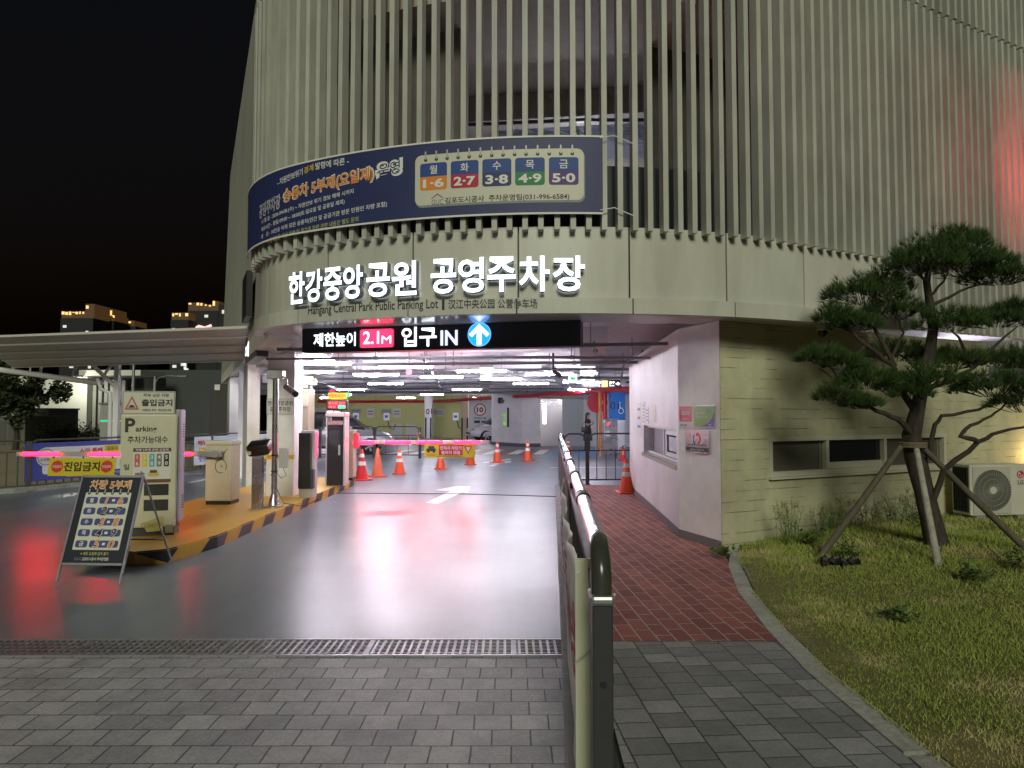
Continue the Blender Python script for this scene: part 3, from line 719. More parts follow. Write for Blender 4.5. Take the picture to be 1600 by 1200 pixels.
# ================================================================== signs on the building
# channel letters on the fascia
sg = thing('entrance_sign', 'large lit white raised Korean letters across the curved fascia over the entrance', 'sign', tuple(path(s_of(690), 0))+(3.08,))
LSIDE = mat('letter_return', (.30, .32, .38), .45)
pxs = [('한', 461), ('강', 488), ('중', 517.5), ('앙', 549.5), ('공', 589), ('원', 630), ('공', 692), ('영', 735.5), ('주', 783.5), ('차', 835), ('장', 889.5)]
ss_ = [s_of(px, .11) for ch, px in pxs]; LW_ = [min([abs(a-c) for c in ss_ if c != a])*.93 for a in ss_]
for i, (ch, px) in enumerate(pxs):
    s = s_of(px, .11); V, Fc = text_geo(ch, .022, 0)
    lo, hi = V.min(0), V.max(0); kx = LW_[i]/(hi[0]-lo[0]); k = .385/(hi[1]-lo[1]); kx = min(kx, k*1.05)
    zc = 3.12
    b = MB(); face = []
    # extruded letter: front sheet, back sheet and side walls from boundary edges
    def fp(x, y, o): P = path(s+(x-(lo[0]+hi[0])/2)*kx, o); return (P.x, P.y, zc+(y-(lo[1]+hi[1])/2)*k)
    cnt = {}
    for f in Fc:
        for j in range(len(f)):
            e = (f[j], f[(j+1) % len(f)]); key = tuple(sorted(e)); cnt.setdefault(key, []).append(e)
    fr = [b.v(fp(x, y, .115)) for x, y, z in V]; bk = [b.v(fp(x, y, .03)) for x, y, z in V]
    for f in Fc: b.bm.faces.new([fr[j] for j in f]).material_index = 0
    for key, es in cnt.items():
        if len(es) == 1:
            a, c = es[0]; q = b.bm.faces.new((fr[c], fr[a], bk[a], bk[c])); q.material_index = 1
    b.build('letter', [E_WHITE, LSIDE], sg, world=True, normals=False)
def curved(off): return lambda u, v, d: (path(u, off+d).x, path(u, off+d).y, v)
pn = Panel(sg, curved(.063), True)
s0, z0 = sz(480, 490, .065); 
def ctext(pn, m, t, pxa, pya, pxb, pyb, h, off=.012, o=.06, part='lettering', d=.002):
    sa, za = sz(pxa, pya, o); sb, zb_ = sz(pxb, pyb, o)
    pn.text(part, m, t, (sa+sb)/2, (za+zb_)/2, h, d, w=abs(sb-sa), off=off, slope=(zb_-za)/(sb-sa))
SUBT = mat('dark_lettering', (.03, .035, .05), .5)
ctext(pn, SUBT, 'Hangang Central Park Public Parking Lot', 480, 487, 684, 476.5, .135, .006)
ctext(pn, SUBT, '|', 690, 476, 694, 476, .115, .0)
ctext(pn, SUBT, '汉江中央公园 公营停车场', 700, 475.5, 840, 474.5, .105, .010)
pn.done()
# facade banner
bn = thing('facade_banner', 'navy blue curved cloth banner with a week calendar tied to the slats', 'banner', tuple(path(s_of(690), .2))+(3.78,))
BZ0, BZ1 = 3.77, 4.585; BO = .165
sb0, sb1 = s_of(393.5, BO) if False else S_E+.12, s_of(944, BO)
BCLOTH = mat('banner_navy_cloth', (.025, .035, .13), .55, var=.08, vscale=3)
b = MB(); ss = srange(sb0, sb1, .1); V = []; Fc = []
for s in ss:
    for z in (BZ0, BZ1):
        for o in (BO, BO-.008): P = path(s, o); V.append((P.x, P.y, z))
for i in range(len(ss)-1):
    k = 4*i; Fc += [(k, k+4, k+6, k+2), (k+1, k+3, k+7, k+5), (k+2, k+6, k+7, k+3), (k, k+1, k+5, k+4)]
b.raw(V, Fc); b.build('sheet', BCLOTH, bn, world=True)
b = MB(); cbox(b, sb0, sb1+.0, BO-.01, BO+.006, BZ1+.001, BZ1+.02, .1); b.build('hem', WINK, bn, world=True)
b = MB(); cbox(b, sb0, sb1+.0, BO-.01, BO+.006, BZ0-.02, BZ0-.001, .1); b.build('hem', WINK, bn, world=True)
for z in (BZ0+.02, BZ1-.01):
    b = MB(); pts = [path(sb1+q, BO+.01) for q in (-.03, .12, .32)]; b.tube([(p.x, p.y, z+dz) for p, dz in zip(pts, (0, .03, -.05))], .006, 5); b.build('rope', WINK, bn, world=True)
pn = Panel(bn, curved(BO), True)
CARD = mat('card_cream', (.62, .62, .52), .5)
c0, c1 = s_of(646.5, BO), s_of(914, BO)
cz0, cz1 = 3.90, 4.46
pn.rect('calendar_card', mat('card_shadow', (.25, .27, .3), .6), c0+.01, cz0-.025, c1+.012, cz1-.02, .0015, .07, 30)
pn.rect('calendar_card', CARD, c0, cz0, c1, cz1, .003, .07, 30)
for i in range(14):
    u = c0+.12+i*(c1-c0-.24)/13; pn.rect('ring', INK, u-.018, cz1-.075, u+.018, cz1-.035, .005, .015); pn.rect('ring', mat('ring_grey', (.45, .45, .42), .4), u-.009, cz1-.055, u+.009, cz1+.04, .007, .008)
cols = [ORANGE, mat('crimson_ink', (.45, .02, .07), .6), NAVY, mat('green_tile', (.02, .22, .09), .6), mat('purple_tile', (.10, .04, .22), .6)]
txs = [(654.5, 697), (703, 747), (753, 799), (805, 852), (858.5, 905.5)]
for (a, c), cm, d1, d2 in zip(txs, cols, '월화수목금', ['1·6', '2·7', '3·8', '4·9', '5·0']):
    a, c = s_of(a, BO), s_of(c, BO); zt, zm, zl = 4.365, 4.215, 4.065
    pn.rect('date_tile#'+d1, mat('tile_blue', (.025, .07, .30), .6), a, zm+.001, c, zt, .0045, .03, 8); pn.rect('date_tile#'+d1, mat('tile_blue', (.025, .07, .30), .6), a, zm+.001, c, zm+.06, .0046, 0, 8)
    pn.rect('date_tile', cm, a, zl, c, zm, .0045, .03, 8); pn.rect('date_tile', cm, a, zm-.06, c, zm, .0046, 0, 8)
    pn.text('lettering', WINK, d1, (a+c)/2, 4.29, .095, .007, off=.012); pn.text('lettering', WINK, d2, (a+c)/2, 4.14, .10, .007, off=.035, w=(c-a)*.78)
ctext(pn, INK, '김포도시공사  주차운영팀(031-996-6584)', 694, 314.5, 891, 307.5, .078, .014, BO, d=.005)
gs, gz = sz(682, 313, BO)
pn.poly('emblem', mat('emblem_red', (.4, .1, .12), .6), [(gs-.075, gz+.02), (gs, gz+.075), (gs+.075, gz+.02), (gs+.06, gz+.02), (gs, gz+.06), (gs-.06, gz+.02)], .005)
pn.text('emblem', mat('emblem_grey', (.2, .24, .22), .6), 'GUC', gs, gz-.02, .06, .005, w=.13, off=.01)
ctext(pn, WINK, '- 자원안보위기', 428, 286, 468, 268, .085, .012, BO)
ctext(pn, YELLOW, '경계', 470, 267, 485, 261, .082, .014, BO)
ctext(pn, WINK, '발령에 따른 -', 488, 260, 541, 251, .085, .012, BO)
ctext(pn, WINK, '공영주차장', 400.5, 332, 433, 314, .18, .03, BO); ctext(pn, BCLOTH, '공영주차장', 401.2, 331.6, 432.3, 314.4, .16, -.012, BO, d=.004)
ctext(pn, WINK, '승용차 5부제(요일제)', 437, 309, 582, 271, .20, .055, BO); ctext(pn, ORANGE, '승용차 5부제(요일제)', 438.5, 308.5, 580.5, 271.5, .178, .028, BO, d=.004)
ctext(pn, WINK, '운영', 583, 268, 627, 259, .20, .075, BO); ctext(pn, BCLOTH, '운영', 588, 267.3, 622, 259.8, .150, .0, BO, d=.004)
ctext(pn, WINK, '시 행 일 - 2026.04.08.(수) ~ 자원안보 위기 경보 해제 시까지', 404, 348, 549, 299, .066, .008, BO)
ctext(pn, WINK, '제외시간 - 평일 09:00 ~ 18:00(토·일요일 및 공휴일 제외)', 404, 360, 535, 315, .066, .008, BO)
ctext(pn, WINK, '대    상 - 10인승 이하 모든 승용차(민간 및 공공기관 방문 민원인 차량 포함)', 404, 371, 602, 319, .068, .008, BO)
ctext(pn, mat('banner_yellow_small', (.5, .5, .15), .6), '※ 장애인용 대상 차량 및 정기권 차량 관련 내용은 별도 문의', 414, 377, 557, 342, .06, .008, BO)
pn.done()
# hanging height limit sign
L0, L1 = at(472, 530, 8.95), at(907, 515, 8.05)
ang = math.atan2(L1.y-L0.y, L1.x-L0.x); LEN = math.hypot(L1.x-L0.x, L1.y-L0.y)
hs = thing('height_limit_sign', 'long dark hanging sign box with lit height limit, entry wording and blue arrow', 'sign', (L0.x, L0.y, 2.42), ang)
b = MB(); b.box(0, LEN, 0, .22, 0, .312, .006); b.build('sign_box', mat('sign_box_dark', (.03, .03, .045), .35), hs)
for x in (.5, LEN-.5):
    b = MB(); b.tube([(x, .11, .312), (x, .11, .33)], .02, 8); b.build('hanger', GALV, hs)
pn = Panel(hs, lambda u, v, d: (u, -d, v-.008))
def U(px): # along the sign from a pixel column
    r = (px-800)/F; c, s = math.cos(ang), math.sin(ang); return (r*L0.y-L0.x)/(c-r*s)
pn.text('lettering', E_WHITE, '제한높이', (U(489)+U(555))/2, .17, .18, .006, w=U(555)-U(489), off=.018)
pn.rect('limit_panel', mat('panel_edge_pale', (.5, .3, .33), .4), U(560.5), .045, U(616), .295, .004, .03); pn.rect('limit_panel', E_RED, U(562.5), .055, U(614), .285, .008, .025)
pn.text('lettering', E_WHITE, '2.1', (U(567)+U(592))/2, .18, .165, .012, w=U(592)-U(567), off=.012); pn.text('lettering', E_WHITE, 'M', (U(596)+U(611))/2, .15, .10, .012, w=U(611)-U(596), off=0)
pn.text('lettering', E_WHITE, '입구', (U(627)+U(682))/2, .175, .25, .006, w=U(682)-U(627), off=.02)
pn.text('lettering', mat('lit_white_dim', (.8, .8, .8), .5, emit=(.7, .75, 1.0), estr=1.1), 'IN', (U(688)+U(715))/2, .15, .19, .006, w=U(715)-U(688), off=.025)
uc = U(749); rx = (U(767)-U(732))/2
pn.disc('arrow_disc', mat('lit_blue_rim', (.3, .5, .7), .5, emit=(.2, .5, .9), estr=.9), uc, .18, rx*1.05, .006, 36); pn.disc('arrow_disc', E_BLUE, uc, .18, rx*.97, .01, 36)
pn.poly('arrow', E_WHITE, [(uc-.03, .05), (uc+.03, .05), (uc+.03, .215), (uc+.095, .15), (uc+.13, .185), (uc, .31), (uc-.13, .185), (uc-.095, .15), (uc-.03, .215)], .014)
pn.done()
l = bpy.data.lights.new('sign_glow', 'AREA'); l.shape = 'RECTANGLE'; l.size = .34; l.size_y = .3; l.energy = 0.01; l.color = (.1, .3, 1)
bpy.data.lights.remove(l)
# exit side sign box, seen edge on left of the column
xs = thing('exit_sign_box', 'dark sign box with lit red and white panels over the exit lane', 'sign', tuple(at(391, 545, 12.6)), R_(-64))
b = MB(); b.box(-1.1, 1.1, 0, .2, -.22, .28, .006); b.build('sign_box', mat('sign_box_dark', (.03, .03, .045), .35), xs)
pn = Panel(xs); pn.rect('limit_panel', E_RED, .3, -.12, .8, .18, .006, .03); pn.text('lettering', E_WHITE, '출구', -.2, .03, .3, .006, off=.03); pn.text('lettering', E_WHITE, 'OUT', -.72, .02, .2, .006, off=.02)
pn.text('lettering', E_WHITE, '2.1M', .55, .03, .16, .01, off=.03)
pn.done()
b = MB(); b.tube([(0, .1, .28), (0, .1, .6)], .02, 8); b.build('hanger', GALV, xs)
# plates on the white column
cp = thing('column_plate', 'white name plate with black Korean lettering on the entrance column', 'sign', (ca, 12.19, 1.62))
pn = Panel(cp); pn.rect('plate', mat('plate_white', (.66, .66, .64), .45), .0, -.02, cc-ca, .27, .004, .01, thick=.012); 
for q in ((.008, -.012, cc-ca-.008, -.007), (.008, .257, cc-ca-.008, .262), (.008, -.012, .013, .262), (cc-ca-.013, -.012, cc-ca-.008, .262)): pn.rect('border', GREYINK, *q, .0055)
W = cc-ca
pn.text('lettering', INK, '한강중앙공원', W/2, .185, .085, .007, w=W*.9, off=.014); pn.text('lettering', INK, '공영주차장', W/2, .075, .085, .007, w=W*.76, off=.014); pn.done()
yp = thing('no_parking_strip', 'yellow strip with red Korean lettering low on the entrance column', 'sign', (ca, 12.19, .80))
pn = Panel(yp); pn.rect('plate', YELLOW, -.01, 0, cc-ca+.01, .085, .004, .005, thick=.012); pn.text('lettering', REDINK, '전면주차금지', W/2, .042, .06, .006, w=W*.92, off=.02); pn.done()
# plaques on the corner wall
def plq(name, label, px0, px1, py0, py1):
    r = lambda px: ((lambda k: (k*WB.y-WB.x)/(u2.x-k*u2.y))((px-800)/F))
    U0, U1 = r(px0), r(px1); P = WB+u2*(U0+U1)/2
    zz = lambda py: at(800, py, P.y).z
    zb_, zt = zz(py1), zz(py0)
    o = thing(name, label, 'sign', (P.x+n2.x*.001, P.y+n2.y*.001, zb_), math.atan2(u2.y, u2.x)); return o, U1-U0, zt-zb_
o, w, h = plq('red_plaque', 'small red notice with white Korean lettering on the white corner wall', 1062, 1082, 634, 668)
pn = Panel(o); pn.rect('plate', WINK, -w/2, 0, w/2, h, .008, .0, thick=.008); pn.rect('red_field', mat('plaque_red', (.55, .02, .04), .35), -w/2+.005, h*.25, w/2-.005, h-.005, .0095)
pn.text('lettering', WINK, '에스원', 0, h*.66, h*.2, .011, w=w*.66, off=.03); pn.text('lettering', WINK, '무인경비', 0, h*.4, h*.08, .011, w=w*.5); pn.text('lettering', NAVY, 'SECOM', -w*.15, h*.11, h*.09, .011, w=w*.5, off=.03); pn.done()
o, w, h = plq('green_plaque', 'green and blue framed plaque with white Korean lettering on the corner wall', 1085, 1118, 633, 668)
pn = Panel(o); pn.rect('frame', GALV, -w/2, 0, w/2, h, .012, .01, thick=.012); pn.rect('field', mat('plaque_green', (.20, .40, .05), .3), -w/2+.012, .012, w/2-.012, h-.012, .0135)
pn.poly('field', mat('plaque_blue', (.05, .09, .40), .3), [(-w*.2, .013), (w/2-.013, .013), (w/2-.013, h*.72), (w*.38, h*.42), (w*.2, h*.2)], .0145)
pn.text('lettering', WINK, '범죄예방', -w*.18, h*.66, h*.15, .016, w=w*.45, off=.03); pn.text('lettering', WINK, '최우수시설', -w*.13, h*.46, h*.15, .016, w=w*.56, off=.03); pn.text('lettering', WINK, '경찰청', w*.27, h*.12, h*.08, .016); 
pn.rect('emblem', mat('plaque_teal', (.08, .3, .3), .4), w*.14, h*.66, w*.24, h*.9, .0155, .01); pn.rect('emblem', mat('plaque_teal', (.08, .3, .3), .4), w*.26, h*.62, w*.33, h*.82, .0155, .01); pn.done()
o, w, h = plq('steel_plaque', 'brushed steel plaque with red and black figure emblem on the corner wall', 1072, 1109, 672, 708)
pn = Panel(o); pn.rect('plate', STEEL, -w/2, 0, w/2, h, .015, .015, thick=.015); pn.rect('caption_bar', INK, -w/2+.01, .02, w/2-.01, h*.25, .0165); pn.text('lettering', INK, 'BARRIER FREE', 0, h*.36, h*.06, .0165, w=w*.8); pn.text('lettering', WINK, '장애물 없는 생활환경 인증', 0, h*.15, h*.055, .018, w=w*.6)
pn.ring('emblem', INK, -.02, h*.60, .05, .07, .0165, 16, 120, 250); pn.ring('emblem', REDINK, .0, h*.62, .05, .085, .017, 16, -70, 80); pn.disc('emblem', REDINK, .0, h*.8, .022, .0165); pn.done()
# papers on the corridor wall
def paper(name, label, px0, px1, py0, py1, m, lines=0, head=None):
    r = lambda px: ((lambda k: (k*WB.y-WB.x)/(u1.x-k*u1.y))((px-800)/F))
    U0, U1 = r(px1), r(px0); P = WB+u1*(U0+U1)/2; zz = lambda py: at(800, py, P.y).z; zb_, zt = zz(py1), zz(py0)
    o = thing(name, label, 'notice', (P.x, P.y, zb_), math.atan2(-u1.y, -u1.x)); w, h = U1-U0, zt-zb_
    pn = Panel(o); pn.rect('sheet', m, -w/2, 0, w/2, h, .006, 0, thick=.005)
    for k in range(lines):
        v = h*(.85-k*.8/lines); pn.rect('print', GREYINK, -w*.4, v-h*.25/lines, w*.4, v, .0075)
    pn.done(); return o
PAPER = mat('paper', (.74, .74, .74), .6)
paper('paper_notice', 'narrow tall white paper notice furthest along the corridor wall', 1004, 1008, 628, 664, PAPER, 6)
paper('paper_notice', 'small square white paper notice with grey rows on the corridor wall', 1009, 1013.5, 636, 662, PAPER, 4)
paper('paper_notice', 'white paper notice hanging low at the far end of the corridor wall', 996, 1001.5, 630, 680, PAPER, 3)
paper('thermometer_strip', 'slim buff strip mounted on the corridor wall above the service window', 1021, 1025, 633, 660, mat('buff_strip', (.5, .45, .3), .5))
# dome camera under the fascia
q = path(s_of(1316), -.25)
dc = thing('dome_camera', 'small pale dome camera under the fascia above the block wall', 'camera', (q.x, q.y, 2.60))
b = MB(); b.lathe([(.075, .06), (.075, .13)], 20); b.build('mount', CREAM, dc, smooth=True)
b = MB(); b.lathe([(.005, -.02), (.035, -.012), (.055, .015), (.062, .059)], 20); b.build('dome', DARKGLASS, dc, smooth=True)
# ================================================================== traffic island and entry equipment
def islmat():
    m = bpy.data.materials.new('hazard_kerb'); m.use_nodes = True; n = m.node_tree.nodes; L = m.node_tree.links; p = n['Principled BSDF']
    t = n.new('ShaderNodeTexCoord'); sp = n.new('ShaderNodeSeparateXYZ'); L.new(t.outputs['Object'], sp.inputs[0])
    def op(o, a, b=None, c=None):
        q = n.new('ShaderNodeMath'); q.operation = o
        for i, x in enumerate((a, b, c)):
            if x is None: continue
            if isinstance(x, (int, float)): q.inputs[i].default_value = x
            else: L.new(x, q.inputs[i])
        return q.outputs[0]
    a = op('ADD', op('MULTIPLY', sp.outputs['X'], -1.0), op('ADD', sp.outputs['Y'], op('MULTIPLY', sp.outputs['Z'], -1.0)))
    f = op('FRACT', op('DIVIDE', a, .86)); st = op('GREATER_THAN', f, .5)
    g = n.new('ShaderNodeNewGeometry'); sn = n.new('ShaderNodeSeparateXYZ'); L.new(g.outputs['Normal'], sn.inputs[0])
    side = op('LESS_THAN', sn.outputs['Z'], .6); k = op('MULTIPLY', st, side)
    nz = n.new('ShaderNodeTexNoise'); nz.inputs['Scale'].default_value = 5; nz.inputs['Detail'].default_value = 7; L.new(t.outputs['Object'], nz.inputs[0])
    cr = n.new('ShaderNodeMix'); cr.data_type = 'RGBA'; cr.inputs['A'].default_value = (.60, .33, .03, 1); cr.inputs['B'].default_value = (.72, .43, .07, 1); L.new(nz.outputs[0], cr.inputs['Factor'])
    mx = n.new('ShaderNodeMix'); mx.data_type = 'RGBA'; L.new(cr.outputs['Result'], mx.inputs['A']); mx.inputs['B'].default_value = (.018, .018, .02, 1); L.new(k, mx.inputs['Factor'])
    L.new(mx.outputs['Result'], p.inputs['Base Color']); p.inputs['Roughness'].default_value = .42
    return m
IX = -3.56
ip = [(IX-.05, 15.75), (IX, 15.45), (IX-.0, 8.3), (IX-.17, 7.45), (IX-.45, 7.30), (IX-1.15, 7.48), (IX-1.45, 8.0), (-5.45, 11.5), (-5.3, 15.6), (-5.1, 15.85)]
b = MB(); b.prism(ip, lambda u, v, d: (u, v, d), 0.001, .15); bmesh.ops.bevel(b.bm, geom=[e for e in b.bm.edges if all(v.co.z > .1 for v in e.verts)], offset=.015, segments=2, affect='EDGES')
setp(b.build('traffic_island', islmat()), 'yellow topped kerb island with black and yellow striped sides carrying the machines', 'kerb island')
ZI = .15
def rot_box(o, name, m, *a, **k): b = MB(); b.box(*a, **k); return b.build(name, m, o)
# parking count board
P = G(229, 838, ZI); o = thing('parking_board', 'tall cream parking count board with black lettering and two dark displays at the island nose', 'sign board', (P.x, P.y, ZI), R_(15))
W, H = .62, 1.46
BOARD = mat('board_cream', (.58, .57, .42), .45, var=.05)
b = MB(); b.box(-W/2, W/2, 0, .055, .10, H, .02, 3); b.build('front_panel', BOARD, o)
b = MB(); b.box(-W/2+.05, W/2+.03, .057, .34, .14, H+.06, .02); b.build('cabinet', mat('cabinet_lilac_grey', (.36, .34, .42), .4), o)
b = MB(); b.box(-W/2+.03, W/2-.02, .03, .33, 0, .095); b.build('plinth', mat('plinth_dark', (.05, .05, .045), .6), o)
for z in (.35, .75, 1.15):
    b = MB(); b.box(W/2-.01, W/2+.028, .06, .12, z, z+.09, .008); b.build('hinge', mat('cabinet_lilac_grey', (.36, .34, .42), .4), o)
b = MB()
for k in range(6):
    for zz in (1.18, .3): b.box(W/2+.031, W/2+.036, .17, .3, zz+k*.03, zz+k*.03+.012)
b.build('vent', BLACK, o)
pn = Panel(o)
pn.text('lettering', INK, 'P', -.205, 1.33, .17, .003, w=.11, off=.03); pn.text('lettering', INK, 'arking', -.03, 1.275, .085, .003, w=.23, off=.02)
pn.text('lettering', INK, '주차가능대수', -.01, 1.155, .085, .003, w=.44, off=.014); pn.text('lettering', INK, '일', -.235, .83, .07, .003, off=.015); 
pn.rect('poster', mat('poster_white', (.66, .66, .62), .5), -.165, .655, .25, 1.06, .003, .0); pn.rect('poster_bar', mat('poster_brown', (.12, .04, .03), .5), -.165, 1.01, .25, 1.055, .005); pn.text('lettering', WINK, '차량 5부제 운행 요일제', .04, 1.033, .03, .007, w=.36)
for k, (cm, t) in enumerate(zip((mat('poster_red', (.6, .1, .1), .5), YELLOW, mat('poster_teal', (.1, .4, .4), .5), GREYINK, INK), ('1 6', '2 7', '3 8', '4 9', '5 0'))):
    u = -.12+k*.08; pn.rect('date_tile', cm, u-.028, .83, u+.028, .985, .005, .012); pn.text('lettering', WINK, t[0], u, .945, .045, .007, off=.02); pn.text('lettering', WINK, t[2], u, .87, .045, .007, off=.02)
pn.rect('poster_bar', mat('poster_brown2', (.16, .06, .03), .5), -.17, .64, .25, .68, .006)
pn.poly('arrow', mat('poster_grey', (.2, .2, .19), .5), [(-.14, .76), (-.08, .76), (-.08, .785), (-.03, .745), (-.08, .705), (-.08, .73), (-.14, .73)], .005)
pn.rect('car_print', mat('poster_yellow', (.6, .45, .08), .5), .0, .715, .12, .76, .005, .01); pn.rect('car_print', mat('poster_dark', (.1, .07, .03), .5), .02, .755, .1, .79, .005, .01)
pn.rect('display#1', mat('display_dark', (.045, .045, .04), .25), -.04, .485, .23, .62, .003); pn.rect('display', mat('display_dark', (.045, .045, .04), .25), -.04, .30, .23, .435, .003)
pn.poly('sticker', mat('sticker_yellow', (.50, .44, .15), .5), [(-.05, .16), (.0, .05), (.18, .06), (.18, .24)], .003); pn.text('lettering', mat('sticker_letters', (.34, .3, .1), .5), 'GIMPO', .06, .13, .06, .005)
pn.rect('sticker', mat('sticker_grey', (.3, .3, .25), .5), .2, .03, .29, .13, .003); pn.done()
so_ = thing('low_car_sign', 'small white no entry plate with red triangle on top of the cream parking board', 'sign', (P.x-.04, P.y+.02, ZI+H-.02), R_(15))
pn = Panel(so_); pn.rect('plate', mat('plate_cream', (.6, .6, .5), .5), -.27, .02, .31, .30, .006, .008, thick=.012); 
for q in ((-.265, .025, .305, .033), (-.265, .287, .305, .295), (-.265, .033, -.257, .287), (.297, .033, .305, .287)): pn.rect('border', GREYINK, *q, .008)
pn.text('lettering', INK, '하부 낮은 차량', .10, .25, .042, .009, w=.28); pn.text('lettering', INK, '출입금지', .11, .16, .085, .009, w=.34, off=.03); pn.text('lettering', INK, '차량파손 주의 · 저상차량 포함', .11, .07, .03, .009, w=.32)
pn.poly('triangle', mat('triangle_red', (.5, .12, .1), .5), [(-.245, .075), (-.085, .075), (-.165, .245)], .008); pn.poly('triangle_field', mat('plate_cream', (.6, .6, .5), .5), [(-.215, .095), (-.115, .095), (-.165, .205)], .0095)
pn.rect('car_print', INK, -.2, .10, -.13, .115, .011, .004); pn.rect('car_print', INK, -.185, .115, -.145, .132, .011, .004); pn.done()
for u in (-.2, .22):
    b = MB(); b.box(u-.015, u+.015, .008, .03, -.05, .2); b.build('bracket', GALV, so_)
# sandwich board
P0, P1 = G(92, 912), G(190, 912); c = (P0+P1)/2; wA = (P1-P0).length; yaw = math.atan2(P1.y-P0.y, P1.x-P0.x)
o = thing('sandwich_board', 'navy and white A-frame board listing weekday number pairs before the island', 'sandwich board', (c.x, c.y, 0), yaw+R_(-3))
o.location.y += .02
HA = 1.05; LEAN = R_(19)
def afn(u, v, d):  # leaning front face
    return (u+.045*0, v*math.sin(LEAN)-d*math.cos(LEAN), v*math.cos(LEAN)+d*math.sin(LEAN))
wA *= 1.07; o.location.x -= .035
pn = Panel(o, afn)
NAVYB = mat('board_navy', (.016, .019, .036), .45)
pn.rect('front_board', NAVYB, -wA/2+.015, .19, wA/2-.015, HA-.01, .004, thick=.02)
for q in ((-wA/2, 0, -wA/2+.014, HA), (wA/2-.014, 0, wA/2, HA), (-wA/2+.022, HA-.022, wA/2-.022, HA), (-wA/2+.022, .165, wA/2-.022, .187)): pn.rect('frame', GALV, *q, .008, thick=.028)
pn.text('lettering', WINK, '차량 5부제', 0, .955, .095, .0055, w=.43, off=.045); pn.text('lettering', ORANGE, '차량 5부제', 0, .955, .083, .0075, w=.415, off=.022)
CARDB = mat('board_card', (.66, .66, .56), .5); TILE = mat('board_tile_blue', (.06, .07, .24), .5)
pn.rect('calendar_card', CARDB, -.235, .31, .235, .875, .006, .012)
for k in range(6): u = -.2+k*.08; pn.disc('ring', INK, u, .868, .016, .0075, 12); pn.rect('ring', mat('ring_grey', (.45, .45, .42), .4), u-.006, .865, u+.006, .91, .009)
for k, (d1, d2, d3) in enumerate((('월', '1', '6'), ('화', '2', '7'), ('수', '3', '8'), ('목', '4', '9'), ('금', '5', '0'))):
    v = .795-k*.107; pn.rect('date_tile#%da' % k, TILE, -.215, v-.034, -.095, v+.034, .0085, .02); pn.rect('date_tile#%db' % k, TILE, -.075, v-.034, .215, v+.034, .0085, .02)
    pn.text('lettering', WINK, d1, -.155, v, .045, .0105, off=.015)
    for dd_, uu in ((d2, 0.0), (d3, .145)):
        pn.text('digit', WINK, dd_, uu, v, .098, .0105, off=.045, shear=.2); pn.text('digit', ORANGE if k % 2 == 0 else NAVYB, dd_, uu, v, .086, .0125, off=.012, shear=.2)
    pn.rect('dot', WINK, .055, v-.012, .085, v+.012, .0105, .003)
pn.text('lettering', mat('board_yellow', (.55, .5, .15), .5), '※ 해당 요일에 입차 불가', 0, .275, .032, .0055, w=.28); pn.text('lettering', WINK, '김포도시공사 주차운영팀', .02, .225, .03, .0055, w=.26); pn.text('lettering', GREYINK, 'GUC', -.15, .225, .028, .0055)
pn.done()
zt = HA*math.cos(LEAN); yt = HA*math.sin(LEAN)
for sgn in (-1, 1):
    b = MB(); b.tube([(sgn*(wA/2-.01), yt+.012, zt-.01), (sgn*(wA/2+.005), yt+.55, 0.005)], .011, 6); b.build('back_leg', GALV, o)
b = MB(); b.tube([(-wA/2+.01, yt+.40, .28), (wA/2-.01, yt+.40, .28)], .009, 6); b.build('stretcher', GALV, o)
# exit barrier cabinet with arm
P = G(341, 796, ZI*.5); o = thing('exit_barrier', 'large cream barrier cabinet with a lit red arm reaching left over the exit lane', 'barrier', (P.x, P.y, ZI), R_(0))
Hc = 1.0; CAB = mat('cabinet_cream', (.60, .55, .42), .4, var=.06)
b = MB(); b.box(-.22, .20, 0, .36, .06, Hc-.045, .012); b.build('cabinet', CAB, o)
b = MB(); b.box(-.235, .215, -.015, .375, Hc-.044, Hc+.03, .02, 3); b.build('lid', mat('cabinet_lid', (.62, .6, .5), .35), o)
b = MB(); b.box(-.21, .19, .01, .35, 0, .058); b.build('base', BLACK, o)
b = MB(); b.tube([(.03+.09*math.cos(t), -.006, .62+.11*math.sin(t)) for t in [R_(a) for a in range(-30, 300, 20)]], .005, 5); b.tube([(.02, -.006, .73), (.1, -.006, .86), (.12, -.006, .9)], .005, 5); b.build('cable', BLACK, o)
pn = Panel(o); pn.rect('lock', GALV, .02, .6, .06, .64, .004, .01); pn.rect('door_seam', GREYINK, -.225, .085, -.219, .93, .003); pn.done()
ax = Vector((-.3, .0)); AZ = .99-ZI-.02
b = MB(); b.lathe([(.06, 0), (.06, .12)], 16, (-.02, -.12, AZ), 'Y'); b.box(-.3, .08, -.10, -.04, AZ-.05, AZ+.05, .01); b.build('arm_hub', GALV, o)
P2 = at(34, 700.5, P.y); La = (P2-Vector(o.location)).length
b = MB(); b.box(-La+.1, -.3, -.09, -.05, AZ-.035, AZ+.035, .008); arm = b.build('arm', mat('arm_grey', (.35, .35, .36), .4), o)
for (x0, x1) in ((35, 93), (140, 191), (278, 299)):
    a0 = (at(x0, 700, P.y-.1).x-P.x); a1 = (at(x1, 700, P.y-.1).x-P.x)
    b = MB(); b.box(a0, a1, -.115, -.091, AZ-.026, AZ+.026, .01); b.build('led_strip', E_PINK, o)
